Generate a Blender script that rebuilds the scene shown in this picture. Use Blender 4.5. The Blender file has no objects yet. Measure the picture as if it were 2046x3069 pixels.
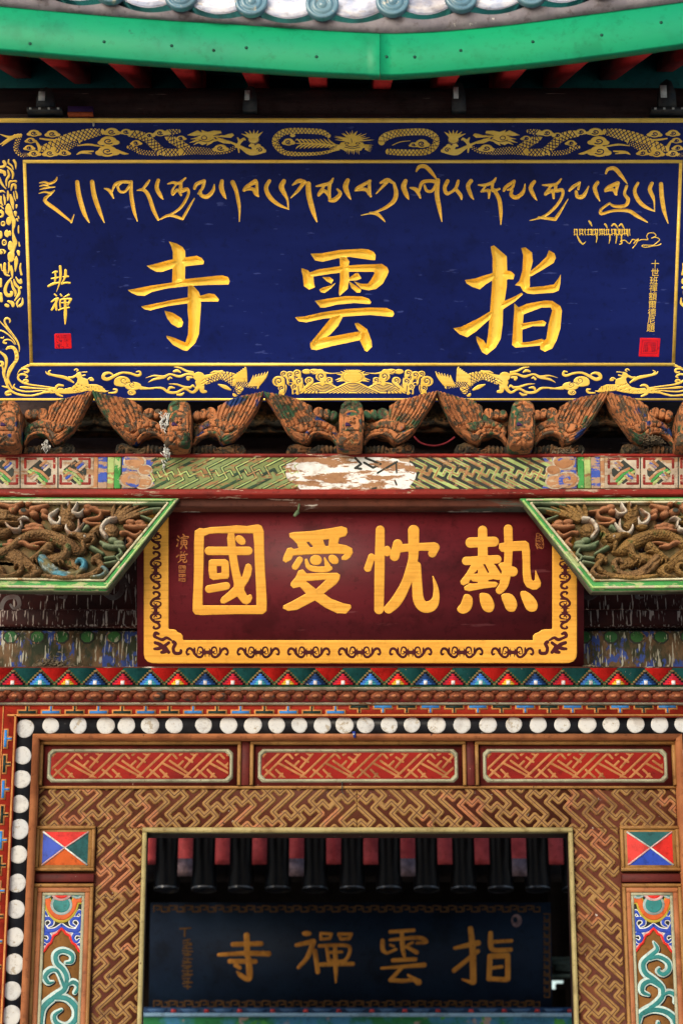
import bpy, math, random
import numpy as np
from mathutils import Vector, Matrix
R = math.radians
random.seed(7); RNG = np.random.default_rng(7)
SC = bpy.context.scene
COL = SC.collection

# ------------------------------------------------------------------ camera
PITCH = R(17.5); FPX = 6448.0; CX, CY = 1023.0, 1534.5
CAM = np.array([-0.057, -7.81, 1.60])
cd = bpy.data.cameras.new('camera'); cam = bpy.data.objects.new('camera', cd); COL.objects.link(cam)
cam.location = CAM; cam.rotation_euler = (math.pi/2 + PITCH, 0, 0)
cd.sensor_fit = 'HORIZONTAL'; cd.sensor_width = 24.0; cd.lens = FPX/2046*24.0
cd.clip_start = .1; cd.clip_end = 500
cd.dof.use_dof = True; cd.dof.focus_distance = 7.95; cd.dof.aperture_fstop = 2.4
SC.camera = cam
# ------------------------------------------------------------------ sky and sun (bright overcast)
w = bpy.data.worlds.new('World'); SC.world = w; w.use_nodes = True
nt = w.node_tree; sky = nt.nodes.new('ShaderNodeTexSky'); sky.sky_type = 'NISHITA'; sky.sun_disc = False
SUN_EL, SUN_AZ = R(19), R(204)      # azimuth clockwise from +Y: behind the camera, a little to its left
sky.sun_elevation = SUN_EL; sky.sun_rotation = SUN_AZ
sky.air_density = 1.0; sky.dust_density = 2.5; sky.ozone_density = 1.0
nt.links.new(sky.outputs[0], nt.nodes['Background'].inputs[0])
nt.nodes['Background'].inputs[1].default_value = .12
sd = bpy.data.lights.new('sun', 'SUN'); sun = bpy.data.objects.new('sun', sd); COL.objects.link(sun)
sd.energy = 1.5; sd.angle = R(28); sd.color = (1.0, .95, .88)
sdir = Vector((math.sin(SUN_AZ)*math.cos(SUN_EL), math.cos(SUN_AZ)*math.cos(SUN_EL), math.sin(SUN_EL)))
sun.rotation_euler = sdir.to_track_quat('Z', 'Y').to_euler(); sun.location = sdir*20
SC.view_settings.view_transform = 'Standard'; SC.view_settings.look = 'None'
SC.view_settings.exposure = 0.78; SC.view_settings.gamma = 1.0
SC.render.engine = 'CYCLES'; SC.cycles.use_denoising = True
SC.cycles.max_bounces = 6; SC.cycles.diffuse_bounces = 4

# ------------------------------------------------------------------ picture <-> place
SP, CP = math.sin(PITCH), math.cos(PITCH)
def ray(px, py):
    x = (px-CX)/FPX; v = -(py-CY)/FPX
    return np.array([x, CP - v*SP, SP + v*CP])
def at(px, py, Y):                       # the point of the upright plane y = Y seen at (px, py)
    d = ray(px, py); t = (Y-CAM[1])/d[1]
    return CAM + t*d
def zz(py, Y): return at(CX, py, Y)[2]
def xx(px, py, Y): return at(px, py, Y)[0]
class Plane:
    """a real plane in the place: origin, right, up, and normal towards the viewer"""
    def __init__(s, O, U, V):
        s.O = np.array(O, float); s.U = np.array(U, float); s.V = np.array(V, float); s.N = np.cross(s.U, s.V)
        s.px = 1.0/787
    def uv(s, px, py):
        d = ray(px, py); t = np.dot(s.O-CAM, s.N)/np.dot(d, s.N); p = CAM + t*d - s.O
        return np.array([np.dot(p, s.U), np.dot(p, s.V)])
    def scale(s, px, py):
        return float(np.linalg.norm(s.uv(px+1, py)-s.uv(px, py)))
    def w(s, u, v, h=0.0): return s.O + u*s.U + v*s.V + h*s.N
def upright(Y, z0=0.0): return Plane((0, Y, z0), (1, 0, 0), (0, 0, 1))
def leaning(py_b, Yb, tilt):             # plane through the line (py_b, Yb), top leaning out by tilt
    z = zz(py_b, Yb)
    return Plane((0, Yb, z), (1, 0, 0), (0, -math.sin(tilt), math.cos(tilt)))

# ------------------------------------------------------------------ objects
def thing(name, label, cat, loc=(0, 0, 0), group=None, kind=None):
    o = bpy.data.objects.new(name, None); COL.objects.link(o); o.location = loc; o.empty_display_size = .1
    o['label'] = label; o['category'] = cat
    if group: o['group'] = group
    if kind: o['kind'] = kind
    return o
def base_of(p):
    b = Vector((0, 0, 0))
    while p is not None: b = b + p.location; p = p.parent
    return np.array(b)
def tagit(o, label, cat, group=None):
    o['label'] = label; o['category'] = cat
    if group: o['group'] = group
def link(name, me, mats, parent=None, loc=None, label=None, kind=None):
    o = bpy.data.objects.new(name, me); COL.objects.link(o)
    if parent is not None: o.parent = parent
    if loc is not None: o.location = loc
    if not len(me.materials):
        for m in (mats if isinstance(mats, (list, tuple)) else [mats]): me.materials.append(m)
    if label: o['label'] = label
    if kind: o['kind'] = kind
    return o
def np_mesh(name, verts, faces, smooth=False, mi=None):
    """faces: list of (n,k) index arrays"""
    me = bpy.data.meshes.new(name)
    verts = np.asarray(verts, np.float32); me.vertices.add(len(verts)); me.vertices.foreach_set('co', verts.ravel())
    faces = [np.asarray(f, np.int32) for f in faces if len(f)]
    loops = np.concatenate([f.ravel() for f in faces]); tot = np.concatenate([np.full(len(f), f.shape[1], np.int32) for f in faces])
    me.loops.add(len(loops)); me.loops.foreach_set('vertex_index', loops)
    me.polygons.add(len(tot)); me.polygons.foreach_set('loop_start', np.concatenate([[0], np.cumsum(tot)[:-1]]).astype(np.int32))
    if mi is not None: me.polygons.foreach_set('material_index', np.asarray(mi, np.int32))
    me.update(calc_edges=True); me.validate()
    if smooth: me.polygons.foreach_set('use_smooth', np.ones(len(tot), bool))
    return me
def part(name, parent, verts, faces, mat, smooth=False, label=None, kind=None, mi=None):
    """verts are in the place's coordinates; faces a list of index tuples"""
    b = base_of(parent) if parent is not None else np.zeros(3)
    by = {}
    order = []
    for f in faces: by.setdefault(len(f), []).append(f)
    me = np_mesh(name, np.asarray(verts)-b, [by[k] for k in sorted(by)], smooth)
    return link(name, me, mat, parent, None, label, kind)
BF = [(0, 1, 2, 3), (7, 6, 5, 4), (0, 4, 5, 1), (1, 5, 6, 2), (2, 6, 7, 3), (3, 7, 4, 0)]
class MB:                                # collects boxes and prisms of ONE object
    def __init__(s): s.v = []; s.f = []; s.m = []
    def add(s, v, f, m=0):
        k = len(s.v); s.v += [tuple(p) for p in v]; s.f += [tuple(i+k for i in q) for q in f]; s.m += [m]*len(f)
    def box(s, x0, x1, y0, y1, z0, z1, m=0, bev=0.0):
        if bev <= 0:
            s.add([(x0, y0, z0), (x1, y0, z0), (x1, y0, z1), (x0, y0, z1), (x0, y1, z0), (x1, y1, z0), (x1, y1, z1), (x0, y1, z1)], BF, m)
        else:                            # front edge chamfered
            b = bev
            v = [(x0+b, y0, z0+b), (x1-b, y0, z0+b), (x1-b, y0, z1-b), (x0+b, y0, z1-b),
                 (x0, y0+b, z0), (x1, y0+b, z0), (x1, y0+b, z1), (x0, y0+b, z1),
                 (x0, y1, z0), (x1, y1, z0), (x1, y1, z1), (x0, y1, z1)]
            f = [(0, 1, 2, 3)] + [(i, i+4, (i+1) % 4+4, (i+1) % 4) for i in range(4)] + [(i+4, i+8, (i+1) % 4+8, (i+1) % 4+4) for i in range(4)] + [(11, 10, 9, 8)]
            s.add(v, f, m)
    def prism(s, pts, y0, y1, m=0):      # pts (x, z), front at y0
        n = len(pts)
        v = [(p[0], y0, p[1]) for p in pts] + [(p[0], y1, p[1]) for p in pts]
        s.add(v, [tuple(range(n)), tuple(range(2*n-1, n-1, -1))] + [(i, i+n, (i+1) % n+n, (i+1) % n) for i in range(n)], m)
    def tube(s, p, q, r0, r1=None, n=12, m=0, cap=True):
        p, q = np.array(p, float), np.array(q, float); r1 = r0 if r1 is None else r1
        d = (q-p)/np.linalg.norm(q-p); a = np.cross(d, (0, 0, 1.0) if abs(d[2]) < .9 else (1.0, 0, 0)); a /= np.linalg.norm(a); b = np.cross(d, a)
        k = [math.tau*i/n for i in range(n)]
        v = [p+r0*(a*math.cos(t)+b*math.sin(t)) for t in k] + [q+r1*(a*math.cos(t)+b*math.sin(t)) for t in k]
        f = [(i, (i+1) % n, (i+1) % n+n, i+n) for i in range(n)]
        if cap: f += [tuple(range(n-1, -1, -1)), tuple(range(n, 2*n))]
        s.add(v, f, m)
    def build(s, name, mats, parent=None, smooth=False, label=None, kind=None):
        b = base_of(parent) if parent is not None else np.zeros(3)
        by = {}; mm = {}
        for f, m in zip(s.f, s.m): by.setdefault(len(f), []).append(f); mm.setdefault(len(f), []).append(m)
        ks = sorted(by)
        me = np_mesh(name, np.asarray(s.v)-b, [by[k] for k in ks], smooth, sum([mm[k] for k in ks], []))
        return link(name, me, mats, parent, None, label, kind)
def copy_part(o, loc, parent):
    c = o.copy(); COL.objects.link(c); c.parent = parent; c.location = loc; return c
def copy_tree(o, parent=None, off=None):
    c = o.copy(); COL.objects.link(c); c.parent = parent
    if off is not None: c.location = Vector(o.location)+Vector(off)
    for ch in o.children: copy_tree(ch, c)
    return c

# ------------------------------------------------------------------ relief from drawn shapes (signed distance, marching squares)
def smooth_path(p, r, n=4, closed=False):
    p = np.asarray(p, float); r = np.asarray(r, float)
    if len(p) < 3 or n < 2: return p, r
    q = np.column_stack([p, r]); out = []
    m = len(q); rng = range(m if closed else m-1)
    for i in rng:
        a = q[(i-1) % m] if closed else q[max(i-1, 0)]; b = q[i]; c = q[(i+1) % m]; d = q[(i+2) % m] if closed else q[min(i+2, m-1)]
        for k in range(n):
            t = k/n
            out.append(.5*((2*b)+(c-a)*t+(2*a-5*b+4*c-d)*t*t+(3*b-a-3*c+d)*t**3))
    if not closed: out.append(q[-1])
    out = np.array(out); return out[:, :2], np.maximum(out[:, 2], 1e-4)
class Tr:
    """drawing on a plane, in the coordinates of one enlarged view of the photograph"""
    def __init__(s, pl, ox, oy, sc, mirror=None, jit=0.0, seed=0.0):
        s.pl, s.ox, s.oy, s.sc, s.mi, s.jit, s.seed = pl, ox, oy, sc, mirror, jit, seed
    def pt(s, p):
        if s.jit: p = (p[0]+s.jit*math.sin(p[1]*.017+p[0]*.006+s.seed*2.1), p[1]+s.jit*.8*math.sin(p[0]*.015-p[1]*.004+s.seed*3.7))
        x, y = s.ox+p[0]/s.sc, s.oy+p[1]/s.sc
        if s.mi is not None: x = 2*s.mi-x
        return s.pl.uv(x, y)
    def k(s, p): 
        x, y = s.ox+p[0]/s.sc, s.oy+p[1]/s.sc
        return s.pl.scale(x, y)/s.sc
    def P(s, pts, sm=0, sign=1):
        q = np.array([s.pt(p) for p in pts])
        if sm: q, _ = smooth_path(q, np.ones(len(q)), sm, True)
        return (sign, 'P', q, None)
    def S(s, pts, r, n=4, sign=1):
        r = np.full(len(pts), float(r)) if np.isscalar(r) else np.interp(np.linspace(0, 1, len(pts)), np.linspace(0, 1, len(r)), r)
        q = np.array([s.pt(p) for p in pts]); k = s.k(pts[len(pts)//2])
        q, r = smooth_path(q, r*k, n)
        return (sign, 'S', q, r)
    def E(s, cx, cy, rx, ry=None, rot=0, sign=1, n=24):
        ry = rx if ry is None else ry; a = R(rot)
        return s.P([(cx+rx*math.cos(t)*math.cos(a)-ry*math.sin(t)*math.sin(a), cy+rx*math.cos(t)*math.sin(a)+ry*math.sin(t)*math.cos(a)) for t in [math.tau*i/n for i in range(n)]], 0, sign)
    def spiral(s, cx, cy, r, turns=1.6, a0=0, w=3, sign=-1, ccw=1, r1=.12, ky=1.0):
        n = int(turns*10)+2
        pts = []
        for i in range(n):
            f = i/(n-1); rr = r*(1-f*(1-r1)); a = R(a0)+ccw*f*turns*math.tau
            pts.append((cx+rr*math.cos(a), cy+ky*rr*math.sin(a)))
        return s.S(pts, w, 2, sign)
    def cloud(s, cx, cy, r, ky=.8, a0=30, ccw=1, w=None):
        w = w or r*.09
        return [s.E(cx, cy, r, r*ky), s.E(cx-r*.75, cy+r*.3*ky, r*.55, r*.5*ky), s.E(cx+r*.8, cy+r*.25*ky, r*.55, r*.5*ky),
                s.spiral(cx, cy, r*.6, 1.3, a0, w, -1, ccw, .1, ky)]
    def scaled(s, pts, rr, step=None, w=1.2, n=5):
        """a scaly body: a thick line cut by two families of thin slanting lines"""
        rr = np.full(len(pts), float(rr)) if np.isscalar(rr) else np.interp(np.linspace(0, 1, len(pts)), np.linspace(0, 1, len(rr)), rr)
        q, r = smooth_path(pts, rr, n)
        ops = [s.S(pts, rr, n)]
        d = np.diff(q, axis=0); L = np.concatenate([[0], np.cumsum(np.hypot(d[:, 0], d[:, 1]))])
        step = step or float(np.mean(rr))*.62
        k = 0.0
        def pos(l, side):
            l = min(max(l, 0), L[-1]); i = min(np.searchsorted(L, l, 'right')-1, len(d)-1)
            f = (l-L[i])/max(L[i+1]-L[i], 1e-6); p = q[i]+f*d[i]; t = d[i]/max(np.hypot(*d[i]), 1e-6); rad = r[i]+f*(r[i+1]-r[i])
            return p+side*rad*1.05*np.array([-t[1], t[0]]), rad
        while k < L[-1]:
            a, rad = pos(k, -1); b, _ = pos(k+rad*1.7, 1); c, _ = pos(k, 1); e, _ = pos(k+rad*1.7, -1)
            ops.append(s.S([a, b], w, 1, -1)); ops.append(s.S([c, e], w, 1, -1)); k += step
        return ops
def sd_prim(kind, q, r, X, Y):
    if kind == 'S':
        D = np.full(X.shape, 1e9)
        if len(q) == 1: return np.hypot(X-q[0, 0], Y-q[0, 1])-r[0]
        for i in range(len(q)-1):
            a, b = q[i], q[i+1]; ab = b-a; L2 = max(ab@ab, 1e-12)
            t = np.clip(((X-a[0])*ab[0]+(Y-a[1])*ab[1])/L2, 0, 1)
            D = np.minimum(D, np.hypot(X-a[0]-t*ab[0], Y-a[1]-t*ab[1])-(r[i]+t*(r[i+1]-r[i])))
        return D
    D = np.full(X.shape, 1e9); ins = np.zeros(X.shape, bool); n = len(q)
    for i in range(n):
        a, b = q[i], q[(i+1) % n]; ab = b-a; L2 = max(ab@ab, 1e-12)
        t = np.clip(((X-a[0])*ab[0]+(Y-a[1])*ab[1])/L2, 0, 1)
        D = np.minimum(D, (X-a[0]-t*ab[0])**2+(Y-a[1]-t*ab[1])**2)
        if a[1] != b[1]:
            c = ((a[1] > Y) != (b[1] > Y)) & (X < (b[0]-a[0])*(Y-a[1])/(b[1]-a[1])+a[0]); ins ^= c
    D = np.sqrt(D); return np.where(ins, -D, D)
def flat_ops(ops):
    out = []
    for o in ops: out += flat_ops(o) if isinstance(o, list) else [o]
    return out
def bbox(ops, m=.006):
    A = np.concatenate([np.vstack([o[2]-(o[3].max() if o[3] is not None else 0), o[2]+(o[3].max() if o[3] is not None else 0)]) for o in ops if o[0] > 0])
    return A[:, 0].min()-m, A[:, 1].min()-m, A[:, 0].max()+m, A[:, 1].max()+m
def sdf(ops, u, v, mg=.03):
    D = np.full((len(v), len(u)), mg)
    for sg, k, q, r in ops:
        rm = (r.max() if r is not None else 0)+mg
        j0, j1 = np.searchsorted(u, q[:, 0].min()-rm), np.searchsorted(u, q[:, 0].max()+rm)
        i0, i1 = np.searchsorted(v, q[:, 1].min()-rm), np.searchsorted(v, q[:, 1].max()+rm)
        if j1 <= j0 or i1 <= i0: continue
        X, Y = np.meshgrid(u[j0:j1], v[i0:i1]); d = sd_prim(k, q, r, X, Y)
        D[i0:i1, j0:j1] = np.minimum(D[i0:i1, j0:j1], d) if sg > 0 else np.maximum(D[i0:i1, j0:j1], -d)
    return D
CASES = {1: [0, 4, 7], 2: [1, 5, 4], 3: [0, 1, 5, 7], 4: [2, 6, 5], 5: [0, 4, 5, 2, 6, 7], 6: [1, 2, 6, 4], 7: [0, 1, 2, 6, 7], 8: [3, 7, 6],
         9: [0, 4, 6, 3], 10: [1, 5, 6, 3, 7, 4], 11: [0, 1, 5, 6, 3], 12: [2, 3, 7, 5], 13: [0, 4, 5, 2, 3], 14: [1, 2, 3, 7, 4], 15: [0, 1, 2, 3]}
def msquares(D, u, v):
    """returns (uv, sdf-grid ids, is_edge, faces, boundary segments) of the region D < 0"""
    D = np.where(np.abs(D) < 1e-7, 1e-7, D)
    nv, nu = D.shape; ins = D < 0
    code = ins[:-1, :-1]*1+ins[:-1, 1:]*2+ins[1:, 1:]*4+ins[1:, :-1]*8
    gid = np.arange(nv*nu).reshape(nv, nu); nh = nv*(nu-1)
    hid = nv*nu+np.arange(nh).reshape(nv, nu-1); vid = nv*nu+nh+np.arange((nv-1)*nu).reshape(nv-1, nu)
    faces = []; segs = []
    for c, poly in CASES.items():
        i, j = np.nonzero(code == c)
        if not len(i): continue
        loc = {0: gid[i, j], 1: gid[i, j+1], 2: gid[i+1, j+1], 3: gid[i+1, j], 4: hid[i, j], 5: vid[i, j+1], 6: hid[i+1, j], 7: vid[i, j]}
        faces.append(np.column_stack([loc[k] for k in poly]))
        n = len(poly)
        for a in range(n):
            if poly[a] > 3 and poly[(a+1) % n] > 3: segs.append(np.column_stack([loc[poly[a]], loc[poly[(a+1) % n]]]))
    if not faces: return None
    used = np.unique(np.concatenate([f.ravel() for f in faces])); remap = np.full(nv*nu+nh+(nv-1)*nu, -1, np.int64); remap[used] = np.arange(len(used))
    U, V = np.meshgrid(u, v)
    with np.errstate(all='ignore'):
        th = D[:, :-1]/(D[:, :-1]-D[:, 1:]); tv = D[:-1]/(D[:-1]-D[1:])
    def full(G):
        return np.concatenate([G.ravel(), (G[:, :-1]+th*(G[:, 1:]-G[:, :-1])).ravel(), (G[:-1]+tv*(G[1:]-G[:-1])).ravel()])[used]
    return full(U), full(V), used >= nv*nu, [remap[f] for f in faces], (remap[np.concatenate(segs)] if segs else np.zeros((0, 2), int)), full
def relief(name, parent, pl, ops, mat, h=.0015, g=.002, base=.0008, rise=None, dome=False, grooves=None, gw=.004, gd=.006,
           skirt=0.0, warp=None, smooth=None, label=None, kind=None, noise=0.0, drop=0.0):
    ops = flat_ops(ops); b = bbox(ops)
    u = np.arange(b[0], b[2]+g, g); v = np.arange(b[1], b[3]+g, g); D = sdf(ops, u, v)
    r = msquares(D, u, v)
    if r is None: return None
    U, V, edge, faces, segs, full = r
    d = np.where(edge, 0, -full(D)); rise = rise or h
    t = np.clip(d/rise, 0, 1); H = base+h*(np.sqrt(1-(1-t)**2) if dome else t)
    if grooves:
        gr = np.full(D.shape, 1.0)
        gD = sdf(flat_ops(grooves), u, v, gw*2.5)
        H = H-gd*full(np.exp(-np.clip(gD, 0, None)**2/(gw*gw)*2))
        H = np.maximum(H, base*.2)
    if noise: H = H+noise*(np.sin(U*210+V*90)+np.sin(V*260-U*70)*.7)*.5
    if warp is not None: off = warp(U, V); 
    else: off = 0
    if drop: V = V-drop*(base+off)       # what stands further out hangs that much lower
    P = pl.O+np.outer(U, pl.U)+np.outer(V, pl.V)+np.outer(H+off, pl.N)
    if skirt and len(segs):
        n = len(P); bi = np.unique(segs); mp = np.full(n, -1); mp[bi] = np.arange(len(bi))+n
        Q = P[bi]-(skirt)*pl.N; P = np.vstack([P, Q])
        faces = faces+[np.column_stack([segs[:, 0], mp[segs[:, 0]], mp[segs[:, 1]], segs[:, 1]])]
    bb = base_of(parent) if parent is not None else 0
    me = np_mesh(name, P-bb, faces, dome if smooth is None else smooth)
    return link(name, me, mat, parent, None, label, kind)
def carve(parent, pl, box, glyphs, board_mat, gold, name, depth=.012, slope=1.0, g=.0022):
    """cut drawn glyphs into the board inside box (u0,v0,u1,v1); returns the ground mesh and one mesh for each glyph"""
    u = np.linspace(box[0], box[2], int((box[2]-box[0])/g)+1); v = np.linspace(box[1], box[3], int((box[3]-box[1])/g)+1)
    b = base_of(parent); A = np.full((len(v), len(u)), .05)
    for ops in glyphs:
        D = sdf(flat_ops(ops), u, v)
        A = np.minimum(A, D); r = msquares(D, u, v)
        U, V, edge, faces, segs, full = r
        d = np.where(edge, 0, -full(D)); t = d*slope
        H = -np.where(t < depth, t, depth+(t-depth)*.12)
        P = pl.O+np.outer(U, pl.U)+np.outer(V, pl.V)+np.outer(H, pl.N)
        link(name, np_mesh(name, P-b, faces), gold, parent)
    U, V, edge, faces, segs, full = msquares(-A, u, v)
    P = pl.O+np.outer(U, pl.U)+np.outer(V, pl.V)
    return P, faces
def text_relief(name, parent, pl, ch, u, v, size, mat, h=.0012):
    c = bpy.data.curves.new('t', 'FONT'); c.body = ch; c.resolution_u = 2; c.extrude = .02
    o = bpy.data.objects.new('t', c); COL.objects.link(o)
    dg = bpy.context.evaluated_depsgraph_get(); me = bpy.data.meshes.new_from_object(o.evaluated_get(dg))
    bpy.data.objects.remove(o); bpy.data.curves.remove(c)
    b = base_of(parent)
    co = np.zeros(len(me.vertices)*3); me.vertices.foreach_get('co', co); co = co.reshape(-1, 3)
    P = pl.O+np.outer(u+(co[:, 0]-.5)*size, pl.U)+np.outer(v+(co[:, 1]-.38)*size, pl.V)+np.outer(h*.5+co[:, 2]/.02*h*.5, pl.N)-b
    me.vertices.foreach_set('co', P.ravel()); me.update(); me.materials.clear(); me.name = name
    return link(name, me, mat, parent)

# ------------------------------------------------------------------ materials
def paint(name, col, col2=None, mix_scale=5, mix_pos=.5, mix_soft=.15, under=None, peel=0.0, peel_scale=18, stretch=(1, 1, 1),
          rough=.5, bump=.15, bump_scale=70, metal=0.0, speck=None, speck_amt=0.0, speck_scale=40, speck_stretch=(1, 1, 1), coat=0.0, coat_rough=.2, third=None, third_pos=.62, third_scale=9, grain=0.0, spec=.16, dirt=.45, dirt_scale=4.5, scales=0.0, scale_size=70):
    m = bpy.data.materials.new(name); m.use_nodes = True; t = m.node_tree; N = t.nodes; Lk = t.links.new
    bs = N['Principled BSDF']; bs.inputs['Roughness'].default_value = rough; bs.inputs['Metallic'].default_value = metal
    bs.inputs['Coat Weight'].default_value = coat; bs.inputs['Coat Roughness'].default_value = coat_rough
    bs.inputs['Specular IOR Level'].default_value = spec
    tc = N.new('ShaderNodeTexCoord'); oi = N.new('ShaderNodeObjectInfo')     # every object gets its own piece of the pattern
    ra = N.new('ShaderNodeVectorMath'); ra.operation = 'MULTIPLY'; ra.inputs[1].default_value = (37.0, 23.0, 51.0); Lk(oi.outputs['Random'], ra.inputs[0])
    rb_ = N.new('ShaderNodeVectorMath'); rb_.operation = 'ADD'; Lk(tc.outputs['Object'], rb_.inputs[0]); Lk(ra.outputs[0], rb_.inputs[1]); rv = rb_.outputs[0]
    def coords(st):
        mp = N.new('ShaderNodeMapping'); mp.inputs['Scale'].default_value = st; Lk(rv, mp.inputs['Vector']); return mp.outputs[0]
    def noise(scale, st=stretch, detail=6, ro=.6, off=0.0):
        n = N.new('ShaderNodeTexNoise'); n.inputs['Scale'].default_value = scale; n.inputs['Detail'].default_value = detail; n.inputs['Roughness'].default_value = ro
        c = coords(st); 
        if off:
            a = N.new('ShaderNodeVectorMath'); a.operation = 'ADD'; a.inputs[1].default_value = (off, off*1.7, off*.6); Lk(c, a.inputs[0]); c = a.outputs[0]
        Lk(c, n.inputs['Vector']); return n.outputs['Fac']
    def ramp(src, lo, hi):
        r = N.new('ShaderNodeMapRange'); r.interpolation_type = 'SMOOTHSTEP'; r.inputs['From Min'].default_value = lo; r.inputs['From Max'].default_value = hi; Lk(src, r.inputs['Value']); return r.outputs[0]
    def mix(f, a, b):
        x = N.new('ShaderNodeMix'); x.data_type = 'RGBA'
        if isinstance(f, float): x.inputs['Factor'].default_value = f
        else: Lk(f, x.inputs['Factor'])
        for s, c in ((6, a), (7, b)):
            if isinstance(c, tuple): x.inputs[s].default_value = (*c, 1)
            else: Lk(c, x.inputs[s])
        return x.outputs[2]
    c = col; ro = None
    if col2 is not None: c = mix(ramp(noise(mix_scale), mix_pos-mix_soft, mix_pos+mix_soft), col, col2)
    if third is not None: c = mix(ramp(noise(third_scale, off=7.3), third_pos-.02, third_pos+.03), c, third)
    if grain:
        gcol = tuple(x*(1-grain) for x in col); c = mix(ramp(noise(9, (.35*stretch[0], 3*stretch[1], 14*stretch[2]), 5, .65, 2.2), .42, .68), c, gcol)
    hsrc = noise(bump_scale, stretch, 4)
    if peel > 0:
        pf = ramp(noise(peel_scale, stretch, 9, .72, 3.1), .63-.42*peel, .655-.42*peel)
        c = mix(pf, c, under)
        mm = N.new('ShaderNodeMath'); mm.operation = 'MULTIPLY_ADD'; Lk(pf, mm.inputs[0]); mm.inputs[1].default_value = -.8; Lk(hsrc, mm.inputs[2]); hsrc = mm.outputs[0]
        rr = N.new('ShaderNodeMapRange'); Lk(pf, rr.inputs['Value']); rr.inputs['To Min'].default_value = rough; rr.inputs['To Max'].default_value = .85; Lk(rr.outputs[0], bs.inputs['Roughness'])
    if speck is not None:
        sf = ramp(noise(speck_scale, speck_stretch, 3, .5, 5.7), .72-speck_amt*.3, .76-speck_amt*.3); c = mix(sf, c, speck)
    if dirt:                             # stains and grime, large and small
        for sc_, lo, hi, k in ((dirt_scale, .50, .68, dirt), (dirt_scale*9, .54, .66, dirt*.8)):
            df = ramp(noise(sc_, (1, 1, 1), 5, .7, 11.0+sc_), lo, hi)
            d2 = N.new('ShaderNodeMix'); d2.data_type = 'RGBA'; d2.blend_type = 'MULTIPLY'
            Lk(df, d2.inputs['Factor'])
            if isinstance(c, tuple): d2.inputs[6].default_value = (*c, 1)
            else: Lk(c, d2.inputs[6])
            d2.inputs[7].default_value = (1-k*.85, 1-k*.95, 1-k, 1); c = d2.outputs[2]
    if isinstance(c, tuple): bs.inputs['Base Color'].default_value = (*c, 1)
    else: Lk(c, bs.inputs['Base Color'])
    if scales:
        vo = N.new('ShaderNodeTexVoronoi'); vo.inputs['Scale'].default_value = scale_size; Lk(rv, vo.inputs['Vector'])
        ms_ = N.new('ShaderNodeMath'); ms_.operation = 'MULTIPLY_ADD'; Lk(vo.outputs['Distance'], ms_.inputs[0]); ms_.inputs[1].default_value = -scales; Lk(hsrc, ms_.inputs[2]); hsrc = ms_.outputs[0]
    if bump:
        bn = N.new('ShaderNodeBump'); bn.inputs['Strength'].default_value = bump; bn.inputs['Distance'].default_value = .004; Lk(hsrc, bn.inputs['Height']); Lk(bn.outputs[0], bs.inputs['Normal'])
    return m

# ------------------------------------------------------------------ palette
M = {}
M['gold'] = paint('gold_leaf', (.92, .61, .10), (.96, .70, .17), 14, .5, .2, rough=.42, bump=.12, bump_scale=160, metal=.2, grain=.10, dirt=.2)
M['gold_bright'] = paint('gold_leaf_bright', (.97, .68, .115), (.93, .60, .085), 9, .5, .2, rough=.36, bump=.10, bump_scale=140, metal=.25, dirt=.2)
M['gold_wood'] = paint('gold_paint_on_wood', (.62, .30, .04), (.69, .355, .058), 3, .5, .25, stretch=(1, 1, 1), rough=.45, bump=.12, bump_scale=110, metal=.12, grain=.14, dirt=.15)
M['gold_dull'] = paint('dull_gold', (.30, .14, .03), (.22, .10, .02), 12, rough=.6)
M['blue'] = paint('blue_lacquer', (.0035, .0085, .080), (.0065, .015, .125), 1.3, .52, .14, stretch=(.4, 1, 2.2), rough=.38, bump=.10, bump_scale=26, spec=.13, dirt=.3,  # lighter second blue paints a streaky lacquer sheen into the colour
                  speck=(.03, .045, .19), speck_amt=.11, speck_scale=34, speck_stretch=(.45, 1, 2.2))
M['red_lac'] = paint('maroon_lacquer', (.090, .0085, .0125), (.060, .006, .0095), 3, .52, .22, stretch=(.4, 1, 4), rough=.48, bump=.10, bump_scale=30,
                     speck=(.13, .03, .035), speck_amt=.12, speck_scale=20, speck_stretch=(.3, 1, 2.5))
M['maroon'] = paint('maroon_wood', (.085, .010, .008), (.06, .008, .007), 8, rough=.6, speck=(.30, .20, .16), speck_amt=.02, speck_scale=60)
M['maroon_inlay'] = paint('maroon_inlay', (.048, .005, .008), rough=.55)
M['seal_red'] = paint('vermilion', (.62, .008, .010), (.5, .006, .02), 20, rough=.55)
M['ink'] = paint('dark_ink', (.03, .012, .06), rough=.6)
M['seal_dark'] = paint('dark_seal_lines', (.18, .006, .02), rough=.6)
M['green_fascia'] = paint('green_gloss_paint', (.004, .265, .110), (.006, .215, .115), 3, .5, .3, stretch=(.6, 1, 1.4), rough=.42, bump=.14, bump_scale=24,
                          speck=(.008, .12, .07), speck_amt=.0, speck_scale=13, dirt=.2)
M['teal_soffit'] = paint('teal_soffit_paint', (.008, .115, .105), (.006, .075, .08), 5, rough=.6, bump=.2)
M['rafter_red'] = paint('rafter_red_paint', (.50, .028, .026), (.36, .02, .02), 7, .5, .2, rough=.5, bump=.2, speck=(.4, .12, .10), speck_amt=.03)
M['dark_wood'] = paint('old_dark_wood', (.055, .034, .030), (.028, .018, .018), 4, .5, .2, stretch=(.5, 1, 5), rough=.7, bump=.5, bump_scale=30,
                       speck=(.30, .24, .20), speck_amt=.06, speck_scale=20, speck_stretch=(.25, 1, 4))
M['metal_dark'] = paint('dark_iron', (.03, .035, .04), (.06, .06, .055), 20, rough=.45, metal=.5)
M['pale_label'] = paint('pale_paper', (.52, .55, .52), (.35, .38, .36), 40, rough=.7)
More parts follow.
